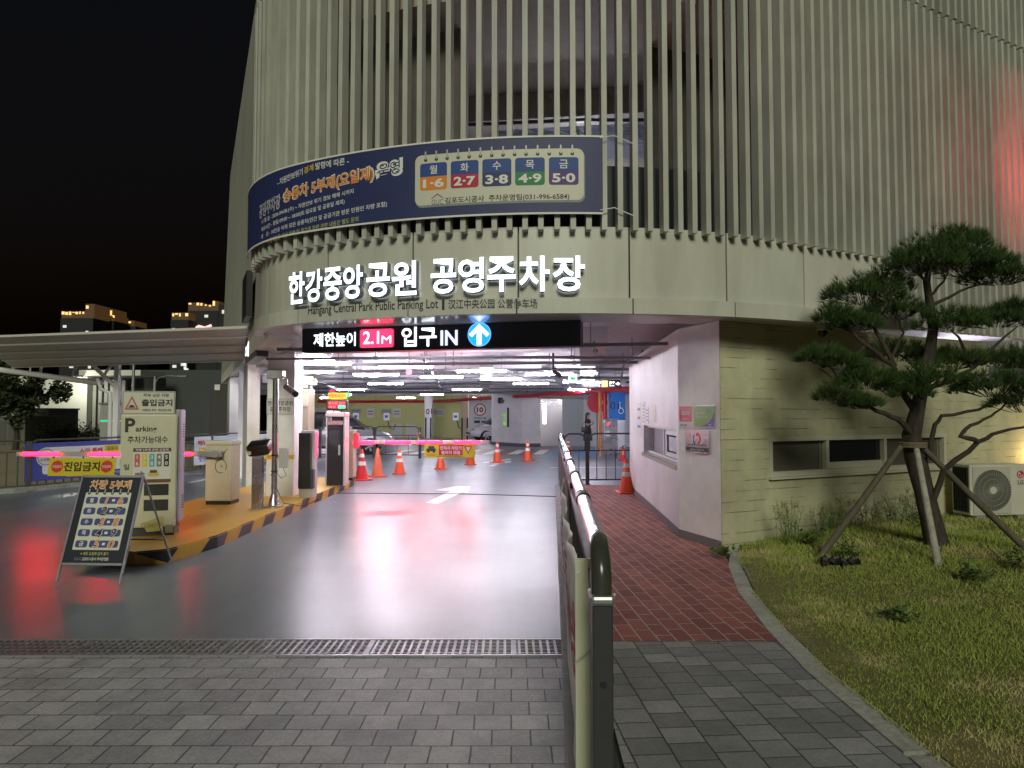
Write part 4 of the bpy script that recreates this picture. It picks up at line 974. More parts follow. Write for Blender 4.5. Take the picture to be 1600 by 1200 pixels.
# no entry banner hanging on the arm
x0, x1 = at(76, 715, P.y-.15).x, at(181, 715, P.y-.15).x
o2 = thing('no_entry_banner', 'yellow banner with two red stop discs hanging from the exit barrier arm', 'sign', ((x0+x1)/2, P.y-.15, AZ+ZI-.345), 0)
w = x1-x0; pn = Panel(o2, lambda u, v, d: (u+(v-.15)*.12, -d+.012*math.sin(u*9)*(1-v/.3), v)); pn.rect('cloth', mat('banner_yellow', (.62, .50, .02), .5), -w/2, 0, w/2, .285, .002, 0, 12, thick=.004)
pn.text('lettering', INK, '진입금지', 0, .15, .155, .004, w=w*.53, off=.035)
for sgn in (-1, 1): pn.disc('stop_disc#%d' % sgn, mat('stop_red', (.6, .05, .04), .5), sgn*w*.37, .15, .10, .004, 8); pn.text('lettering', WINK, '진입금지', sgn*w*.37, .15, .045, .006, w=.15)
for sgn in (-1, 0, 1): pn.rect('tie#%d' % sgn, INK, sgn*w*.44-.012, .28, sgn*w*.44+.012, .31, .003)
pn.done()
# kiosk card reader post
P = G(402, 801, ZI*.6); o = thing('reader_post', 'steel post with a black tilted reader head on the yellow island', 'card reader', (P.x, P.y, ZI))
b = MB(); b.box(-.075, .075, -.06, .06, 0, .82, .008); b.build('post', STEEL, o)
b = MB(); b.box(-.10, .10, -.09, .09, -.012+.012, .012); b.build('foot_plate', STEEL, o)
b = MB(); b.M = Matrix.Translation((.02, 0, .93)) @ Matrix.Rotation(R_(24), 4, 'X') @ Matrix.Rotation(R_(-7), 4, 'Y'); b.box(-.16, .17, -.12, .12, -.08, .10, .03, 3); hd = b.build('reader_head', mat('reader_black', (.012, .012, .014), .3), o, smooth=True)
b = MB(); b.lathe([(.03, 0), (.03, .012)], 16, (-.09, -.135, .86), 'Y'); b.build('lens', mat('lens_cream', (.5, .48, .3), .3), o)
b = MB(); b.tube([(0, 0, .82), (0, 0, .9)], .05, 12); b.build('neck', BLACK, o)
# camera poles
def cam_pole(px, py, ytop, label, base, flip=1, small=False):
    P = G(px, py, base); o = thing('camera_pole', label, 'camera pole', (P.x, P.y, base)); zt = at(px, ytop, P.y).z-base
    b = MB(); b.lathe([(.15, 0), (.15, .02), (.09, .035), (.055, .17), (.05, .2)] if not small else [(.09, 0), (.09, .02), (.05, .03)], 16); b.build('base', STEEL, o, smooth=True)
    b = MB(); b.tube([(0, 0, .02), (0, 0, zt)], .045 if not small else .05, 14); b.build('pole', STEEL, o, smooth=True)
    b = MB(); b.box(-.12, .13, -.08, .08, zt, zt+.13, .01); b.build('head_box', CREAM if small else GALV, o)
    b = MB(); b.tube([(flip*.13, -.02, zt+.04), (flip*.19, -.04, zt-.02), (flip*.19, -.04, zt-.12)], .016, 8); b.build('arm', GALV, o)
    b = MB(); a0, a1 = Vector((flip*.16, -.02, zt-.12)), Vector((flip*.36 if not small else flip*.34, -.16, zt-.24)); dv = (a1-a0); b.tube([a0, a0+dv*.02, a0+dv*.6, a1], [.03, .045, .05, .048], 14); ch = b.build('camera', WHITE if small else GALV, o, smooth=True)
    dn = dv.normalized(); b = MB(); b.tube([a1-dn*.002, a1+dn*.03], .049, 14); b.build('lens_hood', BLACK, ch)
    return o, zt
o, zt = cam_pole(428, 792, 592, 'tall steel camera pole with flared base and bullet camera on the island front edge', ZI)
b = MB(); b.box(.1, .24, -.11, -.03, .62, .93, .01); b.tube([(.045, -.05, .75), (.1, -.06, .75)], .012, 6); b.build('meter_box', mat('box_grey', (.45, .45, .46), .4), o)
b = MB(); b.tube([(.16, -.07, .62), (.22, -.1, .5), (.14, -.1, .46), (.05, -.06, .55), (-.05, -.06, .5)], .006, 5); b.tube([(.05, -.05, .3), (.2, -.15, .08), (.5, -.1, .02), (.7, 0, .12)], .009, 5); b.build('cable', BLACK, o)
for z in (.55, .8):
    b = MB(); b.lathe([(.052, z), (.052, z+.02)], 14); b.build('strap', BLACK, o)
cam_pole(482, 762, 602, 'slimmer pole with a white camera and cream box behind the column', ZI, -1, True)
# entry machines
def cab(px, py, base, label, name='cabinet_machine', cat='machine', rz=0): P = G(px, py, base); return thing(name, label, cat, (P.x, P.y, base), rz)
o = cab(478, 778, ZI, 'black fronted card box with white back and pink lit side by the entrance column', 'card_machine', 'machine', R_(2))
b = MB(); b.box(-.135, .07, -.02, .10, .16, 1.13, .01); b.build('front_panel', mat('machine_black', (.010, .010, .012), .45), o)
b = MB(); b.box(-.13, .12, .102, .30, .16, 1.17, .02); b.build('back_case', mat('machine_white', (.62, .6, .6), .4), o)
b = MB(); b.box(-.125, .115, 0, .29, 0, .158, .004); b.build('base', mat('machine_base', (.5, .47, .4), .5), o)
b = MB(); b.box(.121, .132, .13, .28, .72, 1.15, .004); b.build('lit_strip', mat('machine_pink', (.5, .1, .15), .4, emit=(1, .08, .2), estr=1.2), o)
pn = Panel(o, lambda u, v, d: (.133+d, u, v)); pn.disc('icon', mat('icon_blue', (.1, .2, .6), .4), .20, .82, .04); pn.disc('icon', E_RED, .20, .74, .035); pn.done()
b = MB(); b.box(.075, .13, -.03, .1, .16, .5, .01); b.build('side_box', mat('machine_dark_grey', (.06, .06, .065), .4), o)
o = cab(468, 777, ZI, 'tall beige cabinet tucked behind the right edge of the entrance column', 'utility_cabinet', 'cabinet'); o.location.y += 1.3; o.location.x = at(472, 700, o.location.y).x
b = MB(); b.box(-.28, .12, 0, .4, .75, 1.95, .01); b.build('upper_case', mat('cabinet_beige', (.55, .46, .34), .45), o)
b = MB(); b.box(-.27, .11, .01, .39, 0, .748); b.build('lower_case', mat('machine_dark_grey', (.06, .06, .065), .4), o)
b = MB(); b.box(.0, .1, -.03, -.001, 1.6, 1.86, .008); b.build('switch_box', CREAM, o)
o = cab(523, 759, ZI, 'tall black ticket machine with white sides, lit red display and yellow topper', 'ticket_machine', 'ticket machine', R_(2))
b = MB(); b.box(-.195, -.165, 0, .42, .0, 1.40, .004); b.box(.165, .195, 0, .42, 0, 1.40, .004); b.build('side_panel', mat('machine_white', (.62, .6, .6), .4), o)
b = MB(); b.box(-.163, .163, -.01, .40, .01, 1.32, .006); b.build('front_panel', mat('machine_black', (.010, .010, .012), .45), o)
b = MB(); b.box(-.2, .2, -.02, .43, 1.402, 1.49, .015); b.build('top_cap', mat('machine_pinkish', (.65, .5, .48), .4), o)
pn = Panel(o, lambda u, v, d: (u, -.01-d, v)); pn.rect('header', mat('header_pale', (.5, .32, .32), .4), -.155, 1.24, .155, 1.31, .003); pn.rect('handle', WHITE, .07, .62, .105, .83, .02, .015, thick=.02); pn.rect('slot', mat('slot_grey', (.05, .05, .055), .2), -.12, 1.02, .1, 1.12, .004, .008); pn.rect('slot', mat('slot_grey', (.05, .05, .055), .2), -.11, .83, .1, .96, .004, .008); pn.text('lettering', REDINK, '주차권 발급기', 0, 1.275, .04, .005, w=.24); pn.done()
b = MB(); b.tube([(-.08, .2, 1.49), (-.08, .2, 1.54)], .012, 8); b.tube([(.08, .2, 1.49), (.08, .2, 1.54)], .012, 8); b.build('bracket', BLACK, o)
b = MB(); b.box(-.22, .22, .1, .22, 1.54, 1.75, .025, 3); b.build('display_case', mat('display_case', (.04, .02, .02), .4), o)
pn = Panel(o, lambda u, v, d: (u, .1-d, v)); pn.rect('display', mat('led_display_field', (.12, .01, .015), .3, emit=(.5, .03, .05), estr=.5), -.19, 1.57, .19, 1.72, .003, .01)
pn.text('display_lettering', mat('led_red', (.5, .05, .05), .4, emit=(1, .10, .10), estr=2.5), '주차장 입구', 0, 1.68, .06, .005, w=.34, off=.02); pn.rect('green_light', E_GREEN, .03, 1.575, .175, 1.635, .006); pn.text('display_lettering', mat('led_red', (.5, .05, .05), .4, emit=(1, .10, .10), estr=2.5), '여유', -.09, 1.605, .05, .005, w=.15, off=.02); pn.done()
b = MB(); b.box(-.195, .195, .13, .19, 1.76, 1.90, .01); b.build('topper', mat('topper_yellow', (.6, .5, .02), .4, emit=(.7, .55, .02), estr=.35), o)
pn = Panel(o, lambda u, v, d: (u, .13-d, v)); pn.text('topper_lettering', REDINK, '전면주차금지', 0, 1.83, .075, .003, w=.34, off=.02); pn.done()
# entry barrier
P = G(544, 756, ZI*.5); o = thing('entry_barrier', 'beige barrier cabinet with a lit pink red arm across the entry lane', 'barrier', (P.x, P.y, ZI), R_(1))
b = MB(); b.box(-.13, .10, 0, .36, .06, 1.06, .012); b.build('cabinet', mat('cabinet_beige', (.55, .46, .34), .45), o)
b = MB(); b.box(-.14, .11, -.01, .37, 1.062, 1.10, .01); b.build('lid', mat('cabinet_lid', (.62, .6, .5), .35), o)
b = MB(); b.box(-.12, .09, .01, .35, 0, .058); b.build('base', BLACK, o)
b = MB(); b.box(.105, .2, .0, .2, .70, 1.04, .02); b.build('arm_hub', mat('hub_red', (.5, .05, .06), .4, emit=(1, .05, .1), estr=.5), o)
AZ2 = .985-ZI; x1 = at(756, 692, P.y).x-P.x
b = MB(); b.box(.2, x1+.12, .05, .10, AZ2-.04, AZ2+.04, .008); b.build('arm', mat('arm_white', (.6, .58, .6), .4), o)
for (a, c) in ((551, 585), (601, 642), (651, 690), (709, 748)):
    a0, a1 = at(a, 691, P.y).x-P.x, at(c, 691, P.y).x-P.x; b = MB(); b.box(a0, a1, .022, .049, AZ2-.03, AZ2+.03, .01); b.build('led_strip', E_PINK, o)
b = MB(); b.tube([(1.55, .07, AZ2+.04), (1.45, .07, AZ2+.18), (1.62, .07, AZ2+.2)], .012, 6); b.build('arm_joint', GREYINK, o)
x0, x1 = at(668, 700, 15.6).x, at(744, 700, 15.6).x
o2 = thing('barrier_banner', 'yellow and red warning banner hanging from the entry barrier arm', 'sign', ((x0+x1)/2, P.y+.0, AZ2+ZI-.335)); w = x1-x0
pn = Panel(o2, lambda u, v, d: (u, -d, v)); pn.rect('cloth', mat('banner_yellow', (.62, .50, .02), .5), -w/2, 0, w/2, .285, .002, 0, 1, thick=.004)
pn.rect('red_field', mat('banner_red', (.55, .02, .05), .5), -w*.21, .05, w*.26, .275, .004); pn.text('lettering', WINK, '만차시 차단기', w*.025, .21, .085, .006, w=w*.42, off=.03); pn.text('lettering', WINK, '열리지 않음', w*.025, .11, .08, .006, w=w*.38, off=.03)
pn.rect('car_print', INK, -w*.46, .14, -w*.27, .2, .004, .02); pn.rect('car_print', INK, -w*.42, .19, -w*.30, .25, .004, .02); pn.disc('car_print', INK, -w*.42, .135, .03, .0045, 12); pn.disc('car_print', INK, -w*.31, .135, .03, .0045, 12); pn.text('lettering', REDINK, '후진금지', -w*.365, .06, .045, .006, w=w*.18)
pn.poly('triangle', mat('triangle_red2', (.6, .05, .05), .5), [(w*.29, .25), (w*.45, .25), (w*.37, .07)], .004); pn.poly('triangle_field', WINK, [(w*.325, .23), (w*.415, .23), (w*.37, .125)], .006); pn.text('lettering', INK, '차단기가 내려와도 통과금지', 0, .022, .028, .004, w=w*.5)
pn.done()
# cones
CONE = mat('cone_orange', (.72, .085, .02), .42, var=.08); BAND = mat('cone_white_band', (.75, .75, .75), .4)
def make_cone(label, bands=2, m=CONE, foot=CONE):
    o = thing('traffic_cone', label, 'traffic cone', (0, 0, 0), 0, 'traffic cones in and beside the entry lane')
    b = MB(); b.box(-.19, .19, -.19, .19, 0, .03, .008); b.build('foot', foot, o)
    r = lambda z: .145-(z-.03)/.67*.115
    b = MB(); b.lathe([(r(.03), .031), (r(.1), .1), (r(.4), .4), (r(.68), .68), (.024, .70), (.012, .70)], 20); b.build('body', m, o, smooth=True)
    for (z0, z1) in ((.34, .43), (.52, .60))[:bands] if bands else (): b = MB(); b.lathe([(r(z0)+.003, z0), (r(z1)+.003, z1)], 20); b.build('reflective_band', BAND, o, smooth=True)
    return o
REDC = mat('cone_red', (.68, .03, .03), .42, var=.06)
cA = make_cone('a', 2, REDC, REDC); cB = make_cone('b', 0, mat('cone_faded', (.75, .16, .08), .5, var=.1), CONE); cC = make_cone('c', 2); used = set()
for proto, px, py, lb, sc in ((cA, 565, 750.5, 'bright red cone with two white bands beside the entry barrier cabinet', 1.07), (cB, 590, 745, 'faded plain orange cone without bands next to the bright red cone', 1.05),
        (cC, 624, 740.5, 'orange banded cone standing under the middle of the entry barrier arm', .95), (cC, 688.5, 733, 'orange banded cone below the left part of the warning banner', .95),
        (cC, 735, 726, 'orange cone with a dark foot below the red triangle of the warning banner', 1), (cC, 777, 722.5, 'orange banded cone standing on the white floor marking', 1), (cC, 824.5, 720, 'orange banded cone alone between floor marking and long railing', 1),
        (cC, 888, 711, 'small orange cone partly hidden behind the end of the long railing', .9), (cC, 982, 771, 'orange banded cone on the brick walkway against the white corridor wall', 1)):
    P = G(px, py); c = proto if proto.name not in used else copy_tree(proto); used.add(proto.name)
    c.location = (P.x if px != 982 else P.x-.04, P.y, .008 if px == 982 else .001); c.scale = (sc, sc, sc); c['label'] = lb; c.rotation_euler.z = random.uniform(0, 1.5)
# ================================================================== railings
def rp(y, dx=0): return Vector((railx(y)+dx, y))
lr = thing('long_railing', 'long dark post railing with chrome top rail running from the camera into the garage', 'railing', (railx(9), 9, .03))
YN, YF = 2.38, 15.05
posts = [YN+.02, 5.55, 8.7, 11.85, YF]
for i, y in enumerate(posts):
    p = rp(y); b = MB()
    if i in (0, len(posts)-1):
        b.box(p.x-.035, p.x+.035, y-.05, y+.05, .03, 1.0, .006)
    else: b.box(p.x-.03, p.x+.03, y-.04, y+.04, .03, 1.06, .006)
    b.build('post', DKSTEEL, lr, world=True)
    if i == 0:
        b = MB(); b.lathe([(.012, -.004), (.012, .004)], 12, (p.x+.038, y-.0, .70), 'X'); b.lathe([(.011, -.004), (.011, .004)], 12, (p.x, y-.052, .70), 'Y'); b.build('bolt', BLACK, lr, world=True)
# top rail: curls down onto the first post; chrome lengths with black sleeves
def toprail(y0, y1, m, r, name):
    b = MB(); b.tube([(railx(y0), y0, 1.15), (railx(y1), y1, 1.15)], r, 16); b.build(name, m, lr, world=True, smooth=True)
b = MB(); b.tube([(rp(YN).x, YN, .98), (rp(YN).x, YN-.0, 1.06), (rp(YN).x, YN+.02, 1.11), (rp(YN).x, YN+.06, 1.14), (railx(YN+.14), YN+.14, 1.15)], .036, 16); b.build('rail_bend', mat('railing_olive_gloss', (.05, .055, .045), .22), lr, world=True, smooth=True)
b = MB(); b.box(rp(YN).x-.042, rp(YN).x+.042, YN-.045, YN+.085, .965, 1.0, .012); b.build('post_cap', GALV, lr, world=True)
y = YN+.14; k = 0; DKR = mat('railing_dark_gloss', (.02, .02, .022), .5, spec=.3)
while y < YF:
    e = min(y+1.35, YF); toprail(y+.001, e-.16, CHROME, .036, 'chrome_rail'); toprail(e-.159, e, DKR, .042, 'rail_sleeve'); y = e
b = MB(); b.tube([(railx(YF), YF, 1.15), (railx(YF), YF+.05, 1.12), (railx(YF), YF+.06, 1.0)], .036, 12); b.build('rail_bend', DKR, lr, world=True, smooth=True)
for z in (.14, .98):
    b = MB(); a, c = rp(YN+.08), rp(YF-.05); b.obox((a.x+.0, a.y), (c.x, c.y), .03, z, z+.035); b.build('cross_bar', DKSTEEL, lr, world=True)
bal = None
n = int((YF-YN)/.155)
for i in range(1, n):
    y = YN+i*.155
    if min(abs(y-q) for q in posts) < .07: continue
    p = rp(y, -.012); b = MB(); b.box(p.x-.009, p.x+.009, y-.009, y+.009, .176, .979)
    b.build('baluster', DKSTEEL, lr, world=True)
# white cloth banner on the drive side of the railing
wb = thing('railing_banner', 'white cloth banner with red brush lettering tied along the long railing', 'banner', (railx(4)-.06, 4, .1))
by0, by1 = 2.72, 6.6
def bfn(u, v, d):     # u along the railing, v height; sagging towards the top rail's far end, faces the drive
    y = u; w = (.016*math.sin(u*5.1+v*3)+.008*math.sin(u*11+v*7))*min(1, max(0, u-by0)*3)
    zt = 1.05-.13*math.sin(math.pi*max(0, min(1, (u-by0)/(by1-by0))))-.04*(u > 6.4)
    return (railx(y)-.075-d-w*(.3+v*.7 if v < 1 else 1), y, .16+(zt-.16)*v)
CLOTH = mat('banner_white_cloth', (.84, .83, .76), .7, var=.05)
b = MB(); nu, nv = 60, 10; V = []; Fc = []
for i in range(nu+1):
    for j in range(nv+1): V.append(bfn(by0+(by1-by0)*i/nu, j/nv, 0))
for i in range(nu):
    for j in range(nv): Fc.append((i*(nv+1)+j, (i+1)*(nv+1)+j, (i+1)*(nv+1)+j+1, i*(nv+1)+j+1))
b.raw(V, Fc); o = b.build('cloth', CLOTH, wb, world=True, smooth=True)
md = o.modifiers.new('thickness', 'SOLIDIFY'); md.thickness = .003
b = MB()
for i in range(nv): b.face([(bfn(by0, j_, .002)[0]+(.055 if k_ == 0 else -.004), by0-.01, bfn(by0, j_, 0)[2]) for k_, j_ in ((0, i/nv), (1, i/nv), (1, (i+1)/nv), (0, (i+1)/nv))])
o = b.build('hem', mat('hem_yellowish', (.70, .72, .55), .6), wb, world=True); md = o.modifiers.new('thickness', 'SOLIDIFY'); md.thickness = .012
pn = Panel(wb, lambda u, v, d: bfn(by1+by0-u, v, d), True)
pn.text('lettering', REDINK, '공영주차장', 7.6-.95-1.9, .55, .38, .004, w=2.3, off=.01) if False else None
pn.text('lettering', REDINK, '개 방', by1+by0-3.45, .52, .42, .006, w=.95, off=.02); pn.text('lettering', REDINK, '무료', by1+by0-4.75, .52, .40, .006, w=.9, off=.02); pn.text('lettering', PURPLEINK, '주차장', by1+by0-5.8, .52, .35, .006, w=.9, off=.02)
pn.done()
for (u, v, z2, dy) in ((by0-.03, .93, 1.12, .10), (by0-.03, .55, .98, -.25), (by0-.02, .03, .05, -.1)):
    a = bfn(u, v, .006); b = MB(); b.tube([a, (railx(u)+.02, u+dy*.5, (a[2]+z2)/2), (railx(u)+.036, u+dy, z2)], .004, 5); b.build('string', WINK, wb, world=True)
# black end fence across the walkway
def fence_panels(name, label, group, pts, h, m=DKSTEEL, bar=.11, rounded=True, label_list=None, z0=0, midh=.78, barr=.009):
    for i in range(len(pts)-1):
        a, c = Vector(pts[i]), Vector(pts[i+1]); L = (c-a).length; o = thing(name, label_list[i] if label_list else label, 'fence', (a.x, a.y, z0), math.atan2(c.y-a.y, c.x-a.x), group)
        b = MB(); b.box(-.04, .04, -.04, .04, 0, h-.02, .006); b.box(-.07, .07, -.07, .07, 0, .015); b.build('post', m, o)
        if i == len(pts)-2: b = MB(); b.box(L-.04, L+.04, -.04, .04, 0, h-.02, .006); b.build('post', m, o)
        b = MB(); r = .14
        b.tube([(.05, 0, midh)]+[(.05+r*(1-math.cos(t)), 0, h-r+r*math.sin(t)) for t in (0, .4, .8, 1.2, 1.57)]+[(L-.05-r*(1-math.cos(t)), 0, h-r+r*math.sin(t)) for t in (1.57, 1.2, .8, .4, 0)]+[(L-.05, 0, midh)], .02, 8); b.build('top_rail', m, o, smooth=True)
        for z in (.12, midh): b = MB(); b.box(.041, L-.041, -.014, .014, z-.015, z+.015); b.build('cross_bar', m, o)
        n = max(2, int(L/bar))
        for k in range(1, n): x = L*k/n; b = MB(); b.tube([(x, 0, .135), (x, 0, midh-.015)], barr, 6, False); b.build('bar', m, o)
fence_panels('end_fence', '', 'black fence across the end of the walkway', [(1.13, 15.42), (1.71, 15.5), (3.0, 15.62)], 1.16, bar=.19, label_list=['short black fence panel joining the end of the long railing', 'black fence panel ending at the white corridor wall'])
# inner silver fence in front of the silver car
FX = [at(500, 712, 25.2), at(585, 712, 25.0), at(656, 712, 24.6)]
fence_panels('inner_fence', '', 'dark round cornered fence inside the garage', [tuple(p[:2]) for p in FX], 1.14, mat('inner_fence_dark', (.07, .07, .07), .4), bar=.42, label_list=['left round cornered fence panel in front of the silver car', 'right round cornered fence panel in front of the silver car'], midh=.82)
# exit lane fence at the left with cloth banners
EF = [(-14.2, 11.9), (-11.6, 12.9), (-10.05, 14.2), (-9.15, 16.2), (-8.2, 18.6), (-7.4, 21.2)]
fence_panels('lane_fence', '', 'steel fence along the left side of the exit lane', EF, 1.06, mat('fence_grey_brown', (.09, .085, .075), .45), bar=.17, label_list=['fence panel cut by the left edge of the picture', 'fence panel left of the blue and white banner', 'fence panel carrying the left half of the blue and white banner', 'fence panel behind the tall cream parking board', 'furthest fence panel by the left side columns with a pale banner'], midh=.82, barr=.016)
def fbanner(name, label, a, c, z0, z1, deco, slope=0):
    a, c = Vector(a), Vector(c); L = (c-a).length; o = thing(name, label, 'banner', (a.x, a.y, z0), math.atan2(c.y-a.y, c.x-a.x)); h = z1-z0
    pn = Panel(o, lambda u, v, d: (u, -d+.003*math.sin(u*6)-.07, v)); deco(pn, L, h); pn.done()
def d1(pn, L, h):
    BL = mat('banner_blue', (.07, .08, .42), .5); PW = mat('banner_pale', (.80, .80, .84), .5)
    pn.rect('cloth', BL, 0, 0, L, h, .0, 0, 24, thick=.006); pn.rect('white_field', PW, .35, .13, L-.02, h-.10, .004, .06, 24); pn.disc('emblem', WINK, .42, h*.62, .20, .008, 24); pn.ring('emblem', BL, .42, h*.62, .16, .175, .010)
    pn.text('lettering', BL, '소아병원', .42, h*.55, .07, .011, w=.25, off=.02); pn.text('lettering', REDINK, '소아 특혜', L*.52, h*.72, .15, .008, w=L*.2, off=.03); pn.rect('yellow_field', YELLOW, L*.64, h*.66, L*.77, h*.88, .008); pn.text('lettering', INK, '김포시', L*.705, h*.77, .09, .010, w=L*.09); pn.text('lettering', REDINK, '다국어 안내', L*.9, h*.74, .15, .008, w=L*.19, off=.03)
    for k in range(3): pn.rect('print', GREYINK, L*.22, h*(.42-.07*k), L*(.5+.02*k), h*(.445-.07*k), .008, 0, 8)
    pn.rect('print', GREYINK, L*.78, h*.3, L*.97, h*.34, .008, 0, 4); pn.rect('print', GREYINK, L*.78, h*.4, L*.97, h*.44, .008, 0, 4); pn.text('lettering', WINK, '김포도시공사 주차운영팀 · 세부일정은 누리집을 참고하세요', L*.62, .065, .055, .006, w=L*.6)
q = Vector(EF[2]); q2 = Vector(EF[3]); q3 = q+(q2-q)*.02
fbanner('event_banner', 'blue and white cloth banner with red and dark Korean lettering on the left lane fence', q+(q-Vector(EF[1])).normalized()*-.1, q2+(Vector(EF[4])-q2)*.15, .20, 1.0, d1)
def d2(pn, L, h):
    PB = mat('banner_sky', (.62, .70, .80), .5); pn.rect('cloth', PB, 0, 0, L, h, .0, 0, 16, thick=.006); pn.text('lettering', REDINK, '체납금', L*.12, h*.78, .13, .006, w=L*.18, off=.03); pn.text('lettering', YELLOW, '징수 및 가산금', L*.3, h*.5, .18, .006, w=L*.5, off=.04); pn.text('lettering', INK, '징수 및 가산금', L*.3+.008, h*.49, .185, .004, w=L*.51, off=.05); pn.text('lettering', PURPLEINK, '안내', L*.12, h*.2, .13, .006, w=L*.14, off=.03)
    pn.rect('white_field', WINK, L*.55, h*.58, L*.97, h*.92, .004, .03, 8); pn.text('lettering', GREYINK, '과태료 납부는 기한내에', L*.76, h*.80, .055, .008, w=L*.34); pn.text('lettering', GREYINK, '꼭 납부하시기 바랍니다', L*.76, h*.68, .055, .008, w=L*.34); pn.rect('print', mat('banner_mid_blue', (.15, .3, .55), .5), L*.5, h*.1, L*.95, h*.3, .004, 0, 6)
fbanner('fine_banner', 'pale blue cloth banner with yellow Korean lettering on the fence behind the exit barrier', Vector(EF[3])+(Vector(EF[4])-Vector(EF[3]))*.75, Vector(EF[5]), .25, 1.0, d2)
# ================================================================== lawn, pine tree, outdoor unit
def kx(y):
    pts = [(-8, 2.0), (3.3, 2.0), (4.3, 1.98), (5.1, 2.03), (6.2, 2.18), (7.3, 2.43), (8.0, 2.70), (20, 4)]
    for (a, x), (c, x2) in zip(pts, pts[1:]):
        if y <= c: return x+(x2-x)*(y-a)/(c-a)
    return 4
def wally(x): return WA.y+(x-WA.x)*u3.y/u3.x
def lawn_z(x, y):
    d = max(0, x-kx(y)); e = min(1, d/2.2); e = e*e*(3-2*e)
    k = math.exp(-((x-4.6)**2+(y-7.4)**2)/3.0)
    return .025+.10*e+.09*k+.015*math.sin(x*2.1+y*1.3)*e
nx, ny = 70, 60; V = []; Fc = []
for i in range(nx+1):
    for j in range(ny+1):
        u = (i/nx)**1.6; x0 = 1.9+u*12; top = min(wally(max(x0, WA.x+.2))+.02, 14)
        y = -4+(top+4)*j/ny; x = x0+(kx(y)-1.9)*(1-u)**2; y = min(y, wally(max(x, WA.x+.06))+.02)
        V.append((x, y, lawn_z(x, y)))
for i in range(nx):
    for j in range(ny): a = i*(ny+1)+j; Fc.append((a, a+ny+1, a+ny+2, a+1))
def grassmat(name, g1, g2, straw, rough=.8):
    m = bpy.data.materials.new(name); m.use_nodes = True; n = m.node_tree.nodes; L = m.node_tree.links; p = n['Principled BSDF']
    t = n.new('ShaderNodeNewGeometry')
    def nz(sc, det=5):
        z = n.new('ShaderNodeTexNoise'); z.inputs['Scale'].default_value = sc; z.inputs['Detail'].default_value = det; z.inputs['Roughness'].default_value = .6; L.new(t.outputs['Position'], z.inputs['Vector']); return z.outputs[0]
    def ramp(x, lo, hi):
        r = n.new('ShaderNodeMapRange'); r.inputs[1].default_value = lo; r.inputs[2].default_value = hi; L.new(x, r.inputs[0]); return r.outputs[0]
    def mix(f, a, b):
        q = n.new('ShaderNodeMix'); q.data_type = 'RGBA'; L.new(f, q.inputs['Factor'])
        for s, x in (('A', a), ('B', b)):
            if isinstance(x, tuple): q.inputs[s].default_value = x+(1,)
            else: L.new(x, q.inputs[s])
        return q.outputs['Result']
    c = mix(ramp(nz(30, 2), .35, .65), g1, g2); c = mix(ramp(nz(1.4), .52, .70), c, straw); L.new(c, p.inputs['Base Color']); p.inputs['Roughness'].default_value = rough; p.inputs['Specular IOR Level'].default_value = .25
    return m
b = MB(); b.raw(V, Fc); o = b.build('lawn', grassmat('lawn_soil', (.11, .12, .04), (.17, .15, .07), (.28, .23, .13)), smooth=True, normals=False)
if o.data.polygons[0].normal.z < 0: o.data.flip_normals()
setp(o, kind='structure')
rng = np.random.default_rng(3)
def patch(x, y): return math.sin(x*1.7+1.3*math.sin(y*1.1))*math.sin(y*1.9+x*.6)
N = 190000; Vv = np.zeros((N*3, 3), np.float32); cnt = 0
while cnt < N:
    r = rng.random(4); y = 1.4+r[1]*9.6; x = kx(y)-.04+(r[0]**1.25)*8.5
    if y > wally(x)-.02 or (x < WA.x+.25 and y > WA.y-.05): continue
    d = math.hypot(x, y)
    if r[2] > min(1, (4.2/d)**1.3): continue
    p_ = patch(x, y); edge = x-kx(y)
    if r[3] < .6*max(0, 1-edge/.45)+.35*max(0, min(1, (-p_-.15)*2.5)): continue
    h = (.014+.02*rng.random())*(1.25 if p_ > .2 else .9); wd = .0015+.0012*rng.random()
    dw = wally(x)-y
    if dw < 1.6 or math.hypot(x-4.55, y-7.4) < 1.0: h *= 1+1.6*rng.random()
    if edge < .25: h *= .6
    a = rng.random()*6.283; lx, ly = (rng.random(2)-.5)*h*1.7; z = lawn_z(x, y)-.004; cx_, sy_ = math.cos(a)*wd*(1+d*.12), math.sin(a)*wd*(1+d*.12)
    Vv[cnt*3] = (x-cx_, y-sy_, z); Vv[cnt*3+1] = (x+cx_, y+sy_, z); Vv[cnt*3+2] = (x+lx, y+ly, z+h); cnt += 1
o = npmesh('grass', Vv, np.arange(N*3).reshape(-1, 3), grassmat('grass_blades', (.25, .33, .065), (.38, .42, .11), (.60, .52, .27)))
setp(o, 'short green grass with dry straw patches on the lawn', 'grass', kind='stuff')
